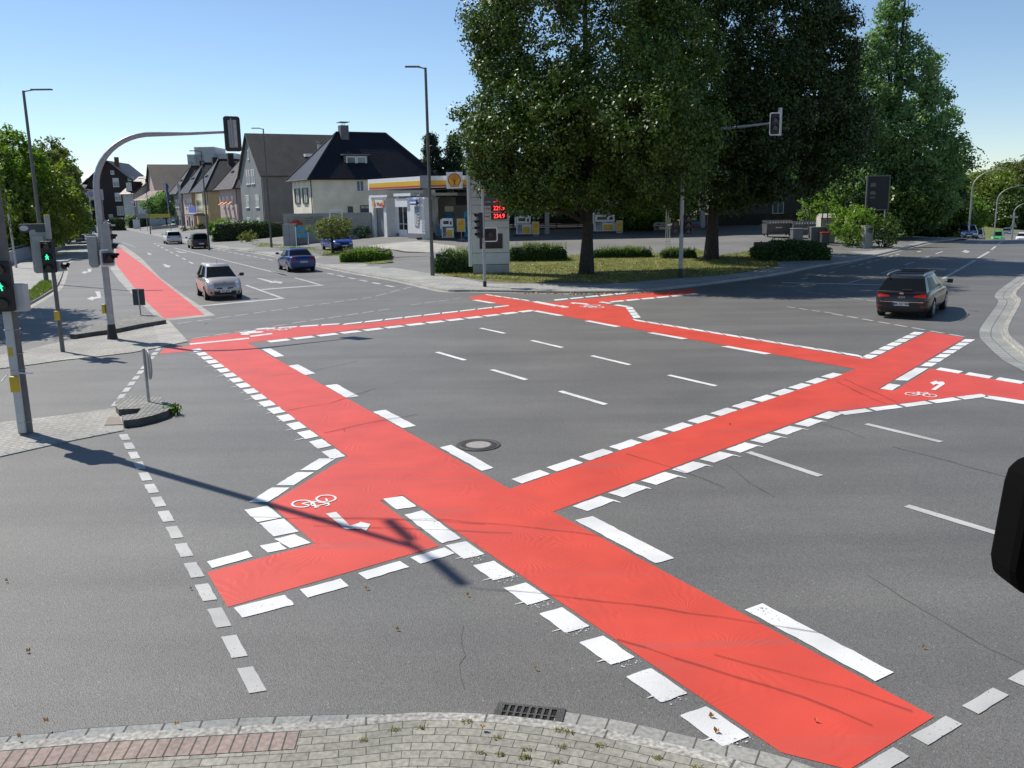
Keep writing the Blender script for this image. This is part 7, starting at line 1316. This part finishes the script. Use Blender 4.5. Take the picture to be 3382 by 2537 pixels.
bush('bright green bush overhanging the concrete pillar', fF, 430, 880, 480, 905, 'bright_leaf', side, size=.16, depth=2.2, dens=1.4); bush('bright climbing foliage above the bush by the dark sign', fF, 130, 480, 390, 610, 'bright_leaf', gz, size=.2, Y=82, depth=2, dens=.8); bush('dark bush right of the concrete pillar', fF, 780, 1130, 600, 905, 'lime_leaf', side, size=.18, depth=2.2, dens=1.2)
bush('rounded clipped bush before the slate house', fC, 390, 495, 1085, 1200, 'hedge_leaf', gz, nm='clipped_bush', size=.12, box=True, depth=1.2); bush('loose light green bush right of the clipped bush', fC, 490, 650, 1110, 1200, 'bright_leaf', gz, size=.13); bush('grey green bush by the kerb in front of the hedge', fC, 230, 410, 1150, 1255, 'olive_leaf', side, size=.11)
bush('long tall clipped hedge in front of the pink and slate houses', fC, 20, 655, 1060, 1205, 'hedge_leaf', gz, nm='hedge', cat='hedge', size=.16, box=True, depth=1.0, Y=104); bush('short end of the clipped hedge beside the lamp post', fS, 1665, 1790, 940, 1125, 'bright_leaf', gz, nm='hedge', cat='hedge', size=.14, box=True, depth=1.4)
bush('white flowering bush in front of the clipped hedge', fS, 1880, 1985, 1015, 1125, 'olive_leaf', gz, size=.12); bush('rounded grey green bush left of the lamp post', fS, 1405, 1520, 995, 1070, 'olive_leaf', gz, size=.14); bush('low bush between the white hatchback and the garden wall', fS, 1300, 1410, 990, 1075, 'hedge_leaf', gz, size=.14); bush('flowering shrub beside the flagpole', fS, 1285, 1450, 880, 985, 'olive_leaf', gz, size=.2)
bush('green garden shrubs under the pink house', fS, 1700, 1960, 885, 940, 'bright_leaf', gz, size=.2, Y=118); bush('bush right of the yellow house porch', fS, 1500, 1640, 950, 1060, 'hedge_leaf', gz, size=.17); bush('light green bush between the hedges of the dark house', fS, 612, 730, 855, 940, 'bright_leaf', gz, size=.24, Y=185); bush('dark clipped hedge right of the light green bush', fS, 690, 870, 875, 955, 'hedge_leaf', gz, nm='hedge', cat='hedge', size=.25, box=True, Y=182); bush('dark clipped hedge before the dark shingled house', fS, 455, 600, 888, 1000, 'hedge_leaf', gz, nm='hedge', cat='hedge', size=.25, box=True, Y=170)
bush('small bush growing at the foot of the glass block wall', fC, 1280, 1450, 1100, 1190, 'hedge_leaf', blk, size=.13, Y=87); bush('tiny weed at the nose of the near island', fP, 135, 210, 985, 1045, 'bright_leaf', gz, nm='weed', cat='weed', size=.05, dens=.5)
# lawn and verge grass, weeds in the paving, leaf litter
def scatter(name, poly, hf, n, matn, size, asp, up_, dz=0):
    P = [Vector((p[0], p[1])) for p in poly]; xs = [p.x for p in P]; ys = [p.y for p in P]; out = []
    while len(out) < n:
        x, y = random.uniform(min(xs), max(xs)), random.uniform(min(ys), max(ys)); ins = False; j = len(P)-1
        for i in range(len(P)):
            if (P[i].y > y) != (P[j].y > y) and x < (P[j].x-P[i].x)*(y-P[i].y)/(P[j].y-P[i].y+1e-9)+P[i].x: ins = not ins
            j = i
        if ins: out.append((x, y, hf(x, y)+dz+random.uniform(0, size*.4)))
    o = leaves(name, matn, np.array(out), None, size, None, 1, asp, up=up_); o['kind'] = 'stuff'; return o
lb = scatter('lawn_grass', lawn, blk, 26000, 'dry_grass_blade', .1, .16, .7, .02); scatter('lawn_grass', lawn, blk, 14000, 'grass_blade', .11, .16, .7, .02); scatter('verge_grass', verge, side, 7000, 'grass_blade', .16, .14, .7, .02); scatter('bed_grass', bed, blk, 5000, 'grass_blade', .14, .14, .7, .02)
leafmat('dead_leaf', (.2, .09, .02), (.5, .3, .09), .1)
scatter('leaf_litter', lawn, blk, 1500, 'dead_leaf', .09, .8, 0, .03)
lit = [G(f, x, y, side) for f, x, y in [(fE, 980, 1405), (fE, 1290, 1420), (fE, 1270, 1370), (fE, 1120, 1365)]]; scatter('leaf_litter', lit, blk, 900, 'dead_leaf', .1, .8, 0, .03)
pvp = [tuple(p) for p in offs(kerbS, .3)[30:75]]+[tuple(p) for p in offs(kerbS, 2.9)[30:75]][::-1]
gl = [G0(fD, 900, 1568), G0(fD, 1500, 1578), G0(fD, 2100, 1560), G0(fD, 2100, 1572), G0(fD, 1500, 1592), G0(fD, 900, 1580)]; scatter('leaf_litter', gl, gz, 260, 'dead_leaf', .07, .8, 0, .012)
P = []
for _ in range(46):
    i = random.randrange(20, len(kerbN)-10); q = offs(kerbN, .14+random.choice([0, .1, .2, .3, .4, .6]))[i]
    if q.x < -1.4: continue
    P += [(q.x+random.gauss(0, .022), q.y+random.gauss(0, .012), .055+random.uniform(0, .012)) for _ in range(26)]
o = leaves('paving_weeds', 'dry_grass_blade', np.array(P), None, .03, None, 1, .25, up=.4); o['kind'] = 'stuff'
for i, (f, x, y, s) in enumerate([(fG, 1675, 1035, .07), (fG, 2135, 1065, .06), (fG, 1815, 1222, .06), (fG, 872, 1035, .05), (fN, 1050, 1317, .05), (fM, 1748, 340, .05), (fM, 1250, 680, .05), (fM, 790, 730, .09), (fM, 768, 660, .08), (fL, 1300, 265, .07), (fL, 150, 362, .05), (fL, 345, 245, .07), (fK, 1540, 402, .08), (fG, 30, 1000, .06), (fG, 130, 1322, .07), (fP, 400, 378, .12), (fP, 1410, 1163, .04), (fO, 25, 913, .06)]):
    q = G0(f, x, y); s *= .55; b = MB(); n = 8; z0 = .075 if f is fK or (f is fL) else .012; a0 = random.uniform(0, 6)
    vs = [(q.x+s*.6*cos(a0+2*pi*k/n)*(1 if k % 2 else .7), q.y+s*.4*sin(a0+2*pi*k/n), z0+(.02*((k+i) % 3))) for k in range(n)]; b.add(vs+[(q.x, q.y, z0+.004)], [(k, (k+1) % n, n) for k in range(n)])
    o = b.build('fallen_leaf', 'dead_leaf'); where = ['on the asphalt below the red cycle lane', 'near the shadow tip of the lamp', 'on the open asphalt in front of the near kerb'][i % 3]; tag(o, 'small dry curled leaf lying on the crossing or kerb paving', 'leaf', 'fallen leaves on the road and near kerb')
